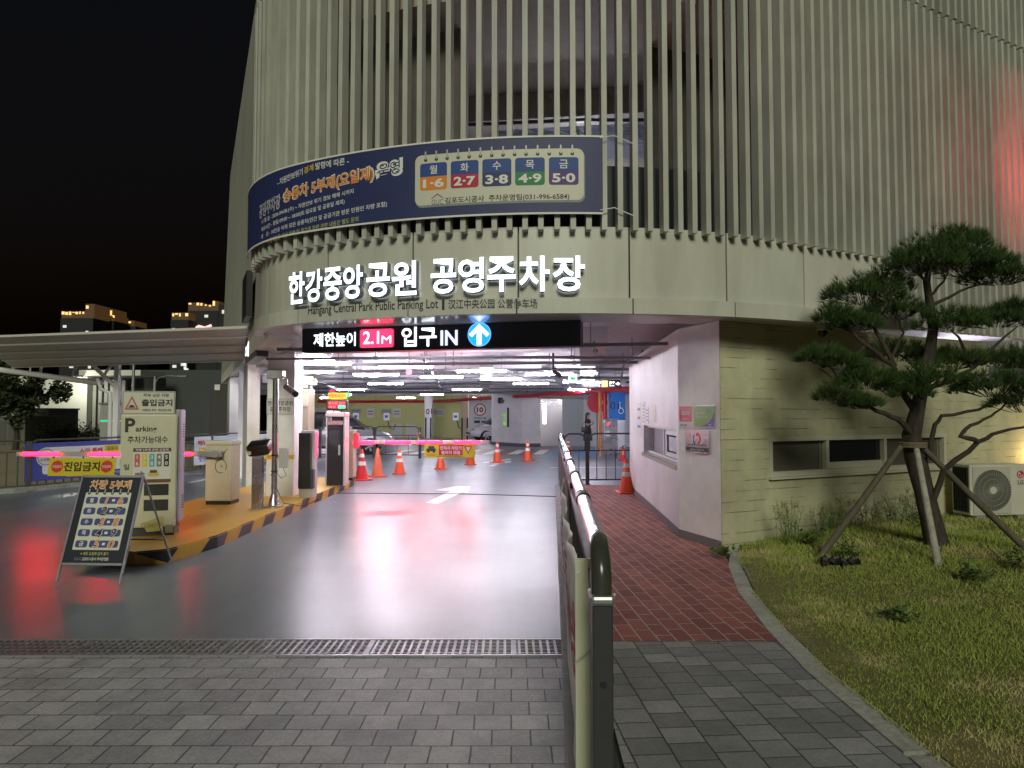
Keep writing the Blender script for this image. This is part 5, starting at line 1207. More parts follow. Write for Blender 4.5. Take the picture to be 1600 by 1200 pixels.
# weeds: tall thin stems with seed heads along the block wall, and leafy clumps
WEED = mat('weed_leaf', (.11, .18, .045), .7, var=.3, vscale=30); WEEDH = mat('weed_seed_head', (.26, .25, .10), .7, var=.3, vscale=40)
def weed(x, y, h, n, label, leafy=False, spread=.12):
    z = lawn_z(x, y); o = thing('weed_clump', label, 'weed', (x, y, z), 0, 'weeds growing in the lawn'); b = MB(); hb = MB()
    for k in range(n):
        a = random.random()*6.28; q = random.random()*spread; hh = h*random.uniform(.55, 1.05); p0 = Vector((q*math.cos(a), q*math.sin(a), -.01)); p1 = p0+Vector((random.uniform(-.25, .25)*hh, random.uniform(-.25, .25)*hh, hh))
        if not leafy: b.tube([p0, p0.lerp(p1, .5)+Vector((.01, 0, 0)), p1], [.003, .0025, .0015], 4, False)
        m_ = 16 if leafy else 6
        for j in range(m_):
            f = random.uniform(.15, 1.0) if leafy else random.uniform(.1, .75); c = p0.lerp(p1, f); t = random.random()*6.28; Lf = random.uniform(.03, .075)*(1 if leafy else 1.2); w = Lf*(.22 if leafy else .12); d = Vector((math.cos(t), math.sin(t), random.uniform(-.1, .8))).normalized(); sd_ = Vector((-math.sin(t), math.cos(t), 0))
            b.face([c, c+d*Lf*.5+sd_*w, c+d*Lf, c+d*Lf*.5-sd_*w])
        if not leafy:
            for j in range(7):
                c = p1+Vector((random.uniform(-.035, .035), random.uniform(-.035, .035), random.uniform(-.07, .03))); hb.tube([p1-Vector((0, 0, .06)), c], .0016, 3, False); hb.lathe([(.001, -.006), (.007, 0), (.001, .006)], 5, c)
    b.build('leaves', WEED, o, normals=False)
    if not leafy: hb.build('seed_heads', WEEDH, o, normals=False)
    else: hb.bm.free()
wl_names = ['tall seeding weed clump by the wall, %s from the white corner' % q for q in ('first', 'second', 'third', 'fourth', 'fifth', 'sixth', 'seventh', 'eighth', 'ninth', 'tenth', 'eleventh', 'twelfth', 'thirteenth', 'fourteenth')]
for k, px in enumerate((1185, 1212, 1232, 1252, 1270, 1290, 1308, 1326, 1344, 1362, 1382, 1400, 1418, 1500)):
    u = wall_u(px); P = WA+u3*u+n3*random.uniform(.18, .45); weed(P.x, P.y, random.uniform(.28, .55), 11, wl_names[k])
for px, py, h, lb in ((1440, 835, .26, 'leafy green weed clump at the front of the pine trunk'), (1330, 872, .14, 'low leafy weed clump left of the pine by the black cover'), (1520, 915, .16, 'leafy weed clump in the grass right of the pine stake foot'), (1590, 900, .22, 'leafy weed clump at the right edge of the lawn'), (1400, 955, .09, 'low leafy weed clump in the middle of the open lawn'), (1545, 800, .3, 'leafy weed clump in front of the outdoor unit'), (1130, 858, .13, 'leafy weed tuft at the foot of the white corner'), (1260, 848, .16, 'leafy weed tuft below the left end of the long window')):
    P = G(px, py, .12); weed(P.x, P.y, h, 16, lb, True, .16)
P = G(1312, 884, .1); o = thing('drain_cover', 'black crumpled plastic cover lying in the grass left of the pine', 'cover', (P.x, P.y, lawn_z(P.x, P.y)+.012), R_(-12))
b = MB()
for i in range(6):
    for j in range(4):
        f = lambda a, c: (-.17+a*.057, -.11+c*.055, .03+.018*math.sin(a*2.1+c*1.7))
        b.face([f(i, j), f(i+1, j), f(i+1, j+1), f(i, j+1)])
ob = b.build('cover_sheet', mat('black_plastic', (.012, .012, .013), .3), o); md = ob.modifiers.new('thickness', 'SOLIDIFY'); md.thickness = .03
for k, (px, py, L_, a, lb) in enumerate(((1520, 885, .35, .4, 'dead grey twig pile lying right of the pine foot'), (1555, 878, .3, 1.2, 'dead grey twigs lying beside the leafy weeds at the right'))):
    P = G(px, py, .15); o = thing('dead_branch', lb, 'branch', (P.x, P.y, lawn_z(P.x, P.y)+.01), a); b = MB()
    b.tube([(-L_/2, 0, .01), (0, .03, .05), (L_/2, 0, .03)], [.009, .007, .004], 5); b.tube([(0, .03, .05), (.1, .15, .08)], .004, 4); b.tube([(-.08, .02, .03), (-.02, -.12, .06)], .004, 4); b.build('twig', mat('dead_wood', (.17, .15, .12), .8), o)
# ------------------------------------------------------------------ pine
TY = 7.35
pt = thing('pine_tree', 'sculpted pine tree with dark layered needle pads standing on the lawn', 'tree', (at(1462, 860, TY).x, TY, lawn_z(4.6, TY)-.02))
def bark():
    m = mat('pine_bark', (.045, .036, .028), .9, var=.45, vscale=22, stretch=(1, 1, .35), bump=1.0, bscale=30); return m
BARK = bark()
def tp(px, py, dy=0): return at(px, py, TY+dy)
b = MB(); P = [tp(1468, 868), tp(1458, 820), tp(1444, 770, .03), tp(1430, 715, .05), tp(1424, 680, .03), tp(1434, 640), tp(1440, 600, -.02), tp(1452, 556, .02), tp(1458, 515, .05), tp(1452, 470, .02), tp(1448, 440), tp(1455, 410)]
b.tube(P, [.135, .105, .098, .104, .088, .074, .064, .058, .05, .04, .032, .02], 14)
P2 = [tp(1440, 770, .05), tp(1462, 800, .1), tp(1478, 862, .1)]
for v in b.bm.verts: v.co += Vector((random.uniform(-1, 1), random.uniform(-1, 1), random.uniform(-1, 1)))*.010
b.build('trunk', BARK, pt, world=True, smooth=True)
limbs = [([(1430, 700), (1452, 716, -.05), (1458, 672, -.1), (1470, 650, -.15), (1530, 640, -.2), (1560, 620, -.2)], .034), ([(1452, 800, -.03), (1475, 735, -.12), (1530, 690, -.25), (1560, 675, -.3), (1620, 665, -.3)], .036), ([(1530, 690, -.25), (1500, 682, -.3), (1515, 665, -.3), (1550, 650, -.25), (1570, 632, -.2)], .028),
    ([(1428, 680), (1405, 655, -.1), (1370, 640, -.15), (1335, 632, -.2), (1310, 615, -.2)], .036), ([(1432, 650), (1405, 600, -.1), (1396, 570, -.1), (1352, 540, -.1), (1320, 512, -.1), (1300, 500, -.1)], .038), ([(1352, 540, -.1), (1310, 590, -.2), (1285, 560, -.2)], .018),
    ([(1398, 574, -.1), (1375, 530, -.05), (1362, 500, 0), (1350, 470, 0)], .03), ([(1392, 560, -.1), (1412, 520, .1), (1400, 495, .1)], .02), ([(1440, 610), (1480, 595, .1), (1520, 575, .15), (1550, 560, .2)], .034), ([(1520, 575, .15), (1500, 530, .1), (1485, 515, .1)], .022), ([(1520, 575, .15), (1560, 535, .2), (1590, 510, .2)], .022),
    ([(1452, 480), (1500, 455, .1), (1545, 440, .15)], .022), ([(1450, 465), (1475, 440, -.05), (1482, 425, -.05)], .018), ([(1448, 440), (1420, 415, 0), (1400, 400, 0)], .018), ([(1445, 590), (1415, 560, .3), (1390, 545, .35)], .022), ([(1438, 630), (1450, 600, -.25), (1465, 590, -.3)], .02), ([(1300, 590, -.2), (1280, 575, -.2)], .01)]
for pts, r in limbs:
    q = [tp(*p) for p in pts]; full = []
    for i in range(len(q)-1):
        for k in range(3): full.append(q[i].lerp(q[i+1], k/3)+Vector((random.uniform(-1, 1), random.uniform(-1, 1), random.uniform(-1, 1)))*r*.35)
    full.append(q[-1]); b = MB(); b.tube(full, [max(.006, r*(1-.7*i/(len(full)-1))) for i in range(len(full))], 8); b.build('limb', BARK, pt, world=True, smooth=True)
pads = [(1475, 392, 78, 36, 0), (1445, 405, 60, 28, -.2), (1515, 408, 72, 28, .1), (1565, 428, 62, 18, .1), (1500, 372, 40, 18, .1), (1350, 452, 62, 26, 0), (1385, 440, 42, 26, .15), (1308, 492, 34, 20, -.1), (1335, 505, 40, 14, -.1), (1396, 482, 52, 20, .05), (1486, 498, 52, 22, -.15), (1556, 496, 55, 18, .2), (1590, 482, 40, 14, .2),
    (1283, 556, 36, 16, -.25), (1318, 566, 30, 14, -.25), (1400, 548, 54, 20, .4), (1490, 560, 60, 18, .3), (1575, 560, 60, 18, .3), (1355, 590, 46, 20, -.25), (1312, 614, 34, 20, -.25), (1345, 630, 30, 10, -.25), (1395, 600, 26, 20, -.2), (1455, 588, 52, 20, -.3), (1555, 600, 62, 22, -.3), (1600, 625, 50, 22, -.3), (1640, 560, 60, 25, .1), (1655, 500, 50, 22, .1), (1425, 612, 30, 16, -.3)]
nv, nf = [], []; tw = MB()
for (px, py, hw, hh, dy) in pads:
    c = tp(px, py+hh*.55, dy); sc = TY/F; a, h = hw*sc, hh*sc*1.5; dp = a*.75
    nt_ = int(95+a*dp*1350)
    for k in range(nt_):
        t = random.random()*6.283; q = math.sqrt(random.random()); X, Y = a*q*math.cos(t), dp*q*math.sin(t); top = math.sqrt(max(0, 1-q*q))
        wob = 1+.25*math.sin(5*t+px)
        z = h*(top*random.uniform(.25, 1)-.12)*wob; o0 = c+Vector((X, Y, z)); up = Vector((X/a*.8+random.uniform(-.4, .4), Y/dp*.8+random.uniform(-.4, .4), .75+.5*top)).normalized()
        tw_r = random.random()
        if tw_r < .10: tw.tube([c+Vector((X*.35, Y*.35, -h*.22)), o0], .004, 3, False)
        for j in range(15):
            d = (up+Vector((random.uniform(-1, 1), random.uniform(-1, 1), random.uniform(-.6, .8)))*.75).normalized(); Ln = random.uniform(.07, .13); s_ = d.cross(Vector((random.uniform(-1, 1), random.uniform(-1, 1), random.uniform(-1, 1)))).normalized()*.0028
            i0 = len(nv); nv += [o0-s_, o0+s_, o0+d*Ln]; nf.append((i0, i0+1, i0+2))
npmesh('crown', np.array([v[:] for v in nv]), np.array(nf), mat('pine_needles', (.046, .088, .022), .6, var=.35, vscale=5, var2=.3, v2scale=40, spec=.3), pt, world=True)
tw.build('twigs', BARK, pt, world=True)
for (p0, p1, dy0, dy1, lb, cm) in (((1408, 700), (1276, 838), 0, -.1, 'brown support stake leaning from the left into the pine', 0), ((1432, 705), (1467, 898), -.12, -.75, 'pale support stake leaning against the pine trunk from the front', 1), ((1440, 700), (1612, 862), 0, -.35, 'support stake leaning from the right into the pine', 0)):
    a, c = tp(*p0, dy0-.05), tp(*p1, dy1); c.z = lawn_z(c.x, c.y)-.03; o = thing('support_stake', lb, 'stake', c); b = MB(); b.tube([(0, 0, 0), (a-c)*.5, a-c+Vector((0, 0, .02))], [.036, .034, .03], 10); b.build('pole', [mat('stake_wood', (.10, .083, .06), .8, var=.3, vscale=15, stretch=(1, 1, .2)), mat('stake_pale', (.34, .33, .29), .7, var=.25, vscale=15)][cm], o, smooth=True)
b = MB()
for k in range(3): z = tp(1426, 698).z+k*.02; c = tp(1426, 698); b.lathe([(.135, z-.008-c.z), (.14, z-c.z), (.135, z+.008-c.z)], 16, c)
b.build('binding_rope', mat('jute', (.2, .16, .1), .9), pt, world=True)
# ------------------------------------------------------------------ outdoor air conditioner
u = wall_u(1488); Pp = WA+u3*u+n3*.62
ac = thing('outdoor_unit', 'cream air conditioner outdoor unit with round fan grille by the block wall', 'air conditioner', (Pp.x, Pp.y, .10), A3-R_(20))
ACW = mat('unit_cream', (.55, .54, .46), .45, var=.06)
b = MB(); b.box(-.46, .44, 0, .34, .09, .80, .015); b.build('case', ACW, ac)
for x in (-.33, .3):
    b = MB(); b.box(x-.07, x+.07, -.03, .37, 0, .089); b.build('foot', mat('unit_foot_concrete', (.25, .25, .23), .8), ac)
b = MB(); b.box(-.42, .16, -.012, -.0005, .12, .77, .004); b.build('fan_panel', mat('unit_panel', (.45, .45, .40), .5), ac)
b = MB(); n_ = 46
for k in range(n_): t = 2*math.pi*k/n_; b.tube([(-.13+.05*math.cos(t), -.026, .445+.05*math.sin(t)), (-.13+.28*math.cos(t+.5), -.018, .445+.28*math.sin(t+.5))], .0022, 4, False)
for r in (.06, .15, .22, .285): b.tube([(-.13+r*math.cos(t), -.022, .445+r*math.sin(t)) for t in [2*math.pi*k/36 for k in range(37)]], .0026, 4, False)
b.build('fan_grille', mat('unit_grille', (.36, .36, .32), .5), ac)
b = MB(); b.lathe([(.05, -.03), (.05, -.014)], 20, (-.13, 0, .445), 'Y'); b.build('fan_hub', ACW, ac)
b = MB(); b.lathe([(.285, -.0135), (.285, -.013)], 32, (-.13, 0, .445), 'Y'); b.build('fan_opening', mat('unit_dark', (.10, .10, .09), .6), ac)
pn = Panel(ac); pn.disc('emblem', mat('emblem_crimson', (.45, .02, .08), .4), .32, .66, .055, .002); pn.ring('emblem_mark', WINK, .32, .66, .032, .039, .004, 24, 90, 360); pn.rect('emblem_mark', WINK, .317, .645, .323, .68, .004); pn.rect('emblem_mark', WINK, .323, .645, .34, .651, .004); pn.disc('emblem_mark', WINK, .303, .675, .007, .004, 10); pn.text('lettering', mat('brand_grey', (.12, .12, .11), .5), 'LG', .32, .55, .065, .002, w=.09, off=.03); pn.done()
b = MB()
for i in range(7): b.box(-.475, -.462, .04+i*.042, .045+i*.042, .14, .75)
for i in range(8): b.box(-.474, -.463, .03, .31, .15+i*.078, .154+i*.078)
b.build('coil_guard', BLACK, ac); b = MB(); b.box(-.4615, -.4605, .03, .31, .13, .76); b.build('coil', mat('coil_dark', (.03, .03, .03), .5), ac)
# ================================================================== left background
cn_ = thing('lane_canopy', 'white framed canopy with lapped roof boards over the exit lane', 'canopy', (-9.3, 16.9, 0))
A = [at(0, 527, 15.6), at(388, 513, 12.9)]; Bq = [at(0, 549, 16.3), at(190, 567, 16.3), at(388, 546, 13.9)]
LW = A[1]-A[0]; 
CANM = mat('canopy_board', (.66, .64, .61), .4, var=.05); CANW = mat('canopy_white', (.70, .69, .70), .4)
AL = A[0]+(A[0]-A[1])*.15; AR = A[1]+(A[1]-A[0])*.0
def cp_(f, k):   # f along the edge 0..1, k down the lapped boards 0..1
    top = AL.lerp(AR, f); low = Vector((top.x+.10, top.y+1.25, 2.74+.05*(1-f))) ; return top.lerp(low, k)
cdir = (AR-AL); 
for i in range(4):
    k0, k1 = i/4, (i+1)/4; b = MB(); q = [cp_(0, k0), cp_(1, k0), cp_(1, k1), cp_(0, k1)]; dz = Vector((0, 0, -.035)); off = Vector((0, .05*0, -.03*0))
    b.raw([tuple(p) for p in q]+[tuple(p+Vector((0, .03, .05))) for p in q], [(0, 1, 2, 3), (7, 6, 5, 4), (0, 4, 5, 1), (1, 5, 6, 2), (2, 6, 7, 3), (3, 7, 4, 0)]); b.build('roof_board', CANM, cn_, world=True)
    b = MB(); b.tube([cp_(0, k1)+Vector((0, -.02, 0)), cp_(1, k1)+Vector((0, -.02, 0))], .022, 6); b.build('board_lip', CANW, cn_, world=True)
b = MB(); q = [cp_(0, 0), cp_(1, 0), cp_(1, 0)+Vector((.4, 2.6, .05)), cp_(0, 0)+Vector((.4, 2.6, .05))]
b.raw([tuple(p) for p in q]+[tuple(p+Vector((0, 0, .05))) for p in q], [(0, 1, 2, 3), (7, 6, 5, 4), (0, 4, 5, 1), (1, 5, 6, 2), (2, 6, 7, 3), (3, 7, 4, 0)]); b.build('roof_deck', CANM, cn_, world=True)
pb = at(184, 566, 16.9)
b = MB(); b.box(pb.x-.06, pb.x+.06, pb.y-.06, pb.y+.06, 0, 2.85, .008); b.build('post', CANW, cn_, world=True)
b = MB(); b.tube([(pb.x, pb.y, 2.25), (pb.x-.55, pb.y-.1, 2.8)], .05, 8); b.build('brace', CANW, cn_, world=True)
b = MB(); b.tube([at(152, 592, 16.8), at(158, 608, 16.8), at(172, 614, 16.8), at(172, 640, 16.8), (at(172, 640, 16.8).x, 16.8, .02)], .045, 10); b.build('downpipe', CANW, cn_, world=True, smooth=True)
e0, e1 = at(-60, 570, 17.2), at(160, 599, 17.2)
b = MB(); b.tube([e0, e1], .07, 8); b.build('eave_beam', CANW, cn_, world=True)
for px in (20, 62, 112, 164):
    f = (px+60)/220; c = e0.lerp(e1, min(1, f)); b = MB(); b.tube([c, c+Vector((.03, .02, .22)), c+Vector((.14, .06, .42)), c+Vector((.32, .1, .55))], .035, 8); b.build('rib', CANW, cn_, world=True, smooth=True)
px0 = at(-60, 740, 16.9); b = MB(); b.box(px0.x-.06, px0.x+.06, px0.y-.06, px0.y+.06, 0, 2.9, .008); b.build('post', CANW, cn_, world=True)
# strip of pavement behind the fence and the exit road edge
sheet('pavement', [(-60, 12.6), (-11.8, 12.6), (-10.25, 14.0), (-9.4, 16.1), (-8.5, 18.5), (-7.7, 21.1), (-12, 34), (-60, 34)], .012, mat('beige_paving', (.32, .28, .20), .7, var=.2, bump=.2))
b = MB()
ks = [(-60, 12.45), (-11.9, 12.45), (-10.1, 13.9), (-9.25, 16.0), (-8.35, 18.4), (-7.5, 21.1)]
for a, c in zip(ks, ks[1:]): b.obox(a, c, .14, -.02, .10, .01)
setp(b.build('kerb', mat('granite_kerb', (.22, .22, .20), .8)), kind='structure')
# buildings behind
db = thing('dark_block', 'large dark grey windowless building wall behind the exit lane', 'building', (-19, 46, 0))
x0, x1 = at(205, 690, 46).x, at(352, 690, 46).x; zt = at(260, 578, 46).z
b = MB(); b.box(x0-.5, x1+6, 46, 60, 0, zt); b.build('wall', mat('dark_block_wall', (.055, .062, .066), .7, var=.06), db, world=True)
for px in (214, 226): 
    b = MB(); q = at(px, 600, 45.9).x; b.box(q-.18, q+.18, 45.85, 45.99, 0, zt-1); b.build('fin', mat('fin_grey', (.3, .3, .3), .6), db, world=True)
lb_ = thing('lit_building', 'low white rendered building lit from above beside the dark block', 'building', (-24, 42, 0))
x0, x1 = at(78, 690, 42).x, at(200, 690, 42).x; zt = at(130, 588, 42).z
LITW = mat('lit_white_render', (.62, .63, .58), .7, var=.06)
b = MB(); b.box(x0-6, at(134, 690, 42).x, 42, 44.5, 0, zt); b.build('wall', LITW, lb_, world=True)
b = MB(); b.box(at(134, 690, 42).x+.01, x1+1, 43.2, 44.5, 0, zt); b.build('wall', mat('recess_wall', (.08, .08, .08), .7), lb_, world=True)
for px in range(138, 200, 9): b = MB(); q = at(px, 690, 42.6).x; b.box(q-.11, q+.11, 42.5, 42.72, 0, zt-.2); b.build('louvre_post', mat('louvre_grey', (.28, .29, .27), .6), lb_, world=True)
b = MB(); b.box(at(130, 690, 42).x, x1+1, 41.4, 44.5, zt+.02, zt+.35); b.build('roof_edge', LITW, lb_, world=True)
fl = thing('flood_lamp', 'wall lamp washing the white building from under the roof edge', 'lamp', (at(120, 600, 41).x, 41.2, zt-.1))
b = MB(); b.box(-.2, .2, -.1, .1, 0, .12, .02); b.build('housing', BLACK, fl); b = MB(); b.box(-.17, .17, -.08, .08, -.02, -.001); b.build('lens', mat('flood_lens', (.8, .8, .7), .4, emit=(1, .97, .75), estr=5), fl)
lamp('flood_bulb', (1, .98, .8), 110, (0, -.5, -.5), fl, .15)
# grey site boxes
for px0_, px1_, y0, y1, Y, lb, cat in ((-40, 38, 652, 700, 33, 'low grey olive box shed left of the dark tree', 'shed'), (22, 74, 640, 700, 36, 'grey panel shed with darker doors behind the box shed', 'shed'), (155, 196, 632, 700, 30, 'pale panel box with a green light line behind the canopy post', 'box')):
    a, c = at(px0_, y1, Y), at(px1_, y1, Y); zt = at(0, y0, Y).z; o = thing('site_box', lb, cat, ((a.x+c.x)/2, Y, 0)); w = (c.x-a.x)/2
    b = MB(); b.box(-w, w, 0, 2.5, 0, zt, .02); b.build('body', [mat('shed_olive', (.12, .125, .10), .7), mat('shed_grey', (.11, .11, .12), .7), mat('box_pale', (.30, .32, .31), .6)][(px0_ > 0)+(px0_ > 100)], o)
    b = MB(); b.box(-w-.05, w+.05, -.05, 2.55, zt+.001, zt+.08); b.build('lid', mat('shed_lid', (.16, .16, .15), .6), o)
    if px0_ > 100: b = MB(); b.box(-w+.02, w-.02, -.012, -.001, zt*.62, zt*.66); b.build('light_line', mat('green_line', (.05, .4, .2), .5, emit=(.1, .9, .4), estr=.5), o)
    else:
        for k in (-1, 0, 1): b = MB(); b.box(k*w*.6-w*.25, k*w*.6+w*.25, -.02, -.001, .1, zt-.15); b.build('panel', mat('shed_panel', (.09, .09, .085), .6), o)
# dark trees
LEAF = mat('night_leaf', (.03, .045, .015), .7, var=.4, vscale=3)
def leafy(x, y, z0, rx, rz, n, label, trunk_h, size=.16, name='leafy_tree'):
    o = thing(name, label, 'tree', (x, y, 0)); b = MB(); b.tube([(0, 0, 0), (.05, 0, trunk_h*.6), (0, .05, trunk_h+rz*.5)], [.14, .11, .04], 8)
    for k in range(6): t = k*1.05; b.tube([(0, 0, trunk_h*.8), (rx*.5*math.cos(t), rx*.5*math.sin(t), z0+rz*.3*math.sin(k*2.3))], [.05, .015], 5, False)
    b.build('trunk', BARK, o, smooth=True)
    V = []; Fq = []
    cl = [(random.gauss(0, .45)*rx, random.gauss(0, .45)*rx, random.gauss(0, .42)*rz, random.uniform(.25, .42)*min(rx, rz)) for _ in range(26)]
    for k in range(n):
        cx_, cy_, cz_, cr = random.choice(cl); d = Vector((random.gauss(0, 1), random.gauss(0, 1), random.gauss(0, .8))).normalized()*cr*random.random()**.4; c = Vector((cx_, cy_, z0+cz_))+d
        a = Vector((random.gauss(0, 1), random.gauss(0, 1), random.gauss(0, .6))).normalized(); e = a.cross(Vector((random.gauss(0, 1), random.gauss(0, 1), random.gauss(0, 1)))).normalized(); s = size*random.uniform(.6, 1.2)
        i = len(V); V += [c-a*s*.5, c+e*s*.28, c+a*s*.5, c-e*s*.28]; Fq.append((i, i+1, i+2, i+3))
    npmesh('crown', np.array([v[:] for v in V]), np.array(Fq), LEAF, o)
c = at(26, 640, 30); leafy(c.x, 30, at(0, 612, 30).z, 1.75, 1.3, 5200, 'dark round leafy tree in front of the lit white building', 1.0, .24)
c = at(10, 590, 34); leafy(c.x-1.5, 34, 3.6, 2.4, 1.5, 3600, 'dark leafy tree at the left edge behind the canopy beam', 1.6, .26)
for k, px in enumerate((86, 108, 130, 152)):
    c = at(px, 668, 34); o = thing('shrub', 'low dark shrub by the lit building, %s from the left' % ordn[k], 'shrub', (c.x, 34, 0), 0, 'shrubs in front of the lit building'); V = []; Fq = []
    for j in range(500):
        q = Vector((random.gauss(0, .42), random.gauss(0, .3), abs(random.gauss(.4, .3)))); a = Vector((random.gauss(0, 1), random.gauss(0, 1), random.gauss(0, 1))).normalized(); e = a.cross(Vector((random.gauss(0, 1), 0, random.gauss(0, 1)))).normalized(); i = len(V); V += [q-a*.09, q+e*.045, q+a*.09, q-e*.045]; Fq.append((i, i+1, i+2, i+3))
    npmesh('foliage', np.array([v[:] for v in V]), np.array(Fq), LEAF, o)
# street lamps
def street_lamp(px, Y, ytop, armdx, label, lit=False):
    c = at(px, 690, Y); zt = at(px, ytop, Y).z; o = thing('street_lamp', label, 'street lamp', (c.x, Y, 0)); b = MB(); b.tube([(0, 0, 0), (0, 0, zt)], [.09, .06], 10); b.build('pole', GALV, o, smooth=True)
    b = MB(); b.tube([(0, 0, zt-.35), (armdx*.15, 0, zt-.08), (armdx*.5, 0, zt+.02), (armdx, 0, zt)], .035, 8); b.build('arm', GALV, o, smooth=True)
    b = MB(); b.box(min(armdx, armdx*1.35), max(armdx, armdx*1.35), -.09, .09, zt-.04, zt+.04, .015); b.build('lamp_head', GALV, o)
street_lamp(240, 36, 588, 1.25, 'curved arm street lamp in front of the dark block')
street_lamp(206, 32, 560, -.5, 'straight steel lamp post behind the canopy post')
c = at(48, 561, 60); o = thing('street_lamp', 'far warm lit street lamp glimpsed under the canopy edge', 'street lamp', (c.x, 60, 0)); b = MB(); b.tube([(0, 0, 0), (0, 0, c.z+.1)], .08, 8); b.build('pole', GALV, o); b = MB(); b.lathe([(.05, -.15), (.2, -.05), (.2, .05), (.05, .12)], 12, (0, -.2, c.z)); b.build('lamp_head', mat('far_lamp', (.8, .6, .3), .5, emit=(1, .7, .3), estr=6), o)
# apartment towers with lit crowns
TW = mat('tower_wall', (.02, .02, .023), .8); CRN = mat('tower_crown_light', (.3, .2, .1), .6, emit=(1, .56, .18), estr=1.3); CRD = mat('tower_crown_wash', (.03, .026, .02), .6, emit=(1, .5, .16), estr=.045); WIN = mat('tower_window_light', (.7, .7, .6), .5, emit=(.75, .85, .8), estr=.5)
def tower(px0, px1, ytop, Y, label, seed, roofs, wins, sign=False):
    rr = random.Random(seed); a, c = at(px0, ytop, Y), at(px1, ytop, Y); H = a.z; w = c.x-a.x
    o = thing('apartment_tower', label, 'apartment tower', (a.x, Y, 0)); b = MB(); b.box(0, w, 0, 18, 0, H-6); b.build('wall', TW, o)
    for (f0, f1, dh) in roofs:
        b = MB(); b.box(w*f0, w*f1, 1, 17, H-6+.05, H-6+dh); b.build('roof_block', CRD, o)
        n = max(2, int((f1-f0)*w/1.9))
        for k in range(n):
            x = w*f0+(w*(f1-f0))*(k+.5)/n; 
            if rr.random() < .85:
                b = MB(); b.box(x-rr.uniform(.3, .9), x+rr.uniform(.3, .9), .6, .95, H-6+dh*rr.uniform(.45, .8), H-6+dh*rr.uniform(.85, 1.0)); b.build('crown_light', CRN, o)
    for k in range(wins*3):
        x, z = rr.uniform(.06, .9)*w, H-10-rr.uniform(0, 46); b = MB(); b.box(x, x+rr.uniform(1.2, 2.6), -.2, -.05, z, z+1.6); b.build('window', WIN, o)
    if sign:
        b = MB(); b.tube([(w*.25, -.3, H-17), (w*.4, -.3, H-15.5), (w*.6, -.3, H-16.5), (w*.8, -.3, H-15)], .8, 6); b.build('sign', mat('tower_sign', (.7, .4, .4), .5, emit=(1, .55, .55), estr=1.2), o)
tower(95, 146, 482, 420, 'left lit crown apartment tower far beyond the canopy', 1, [(0, .72, 4.5), (.72, 1, 9)], 5)
tower(147, 178, 487, 440, 'apartment tower second from the left with a lit stepped crown', 2, [(0, .9, 8), (.9, 1, 4)], 3)
tower(178, 212, 496, 460, 'apartment tower third from the left with a low lit crown', 3, [(0, .9, 4)], 2)
tower(267, 295, 484, 400, 'narrow apartment tower with a few white lit windows left of the tallest', 4, [(0, .95, 4.5)], 12)
tower(293, 341, 470, 410, 'tallest apartment tower with lit crown and small red white sign', 5, [(0, .5, 5), (.5, .8, 4), (.8, 1, 6)], 2, True)
tower(342, 362, 455, 300, 'plain dark tower edge beside the parking building', 6, [], 1)
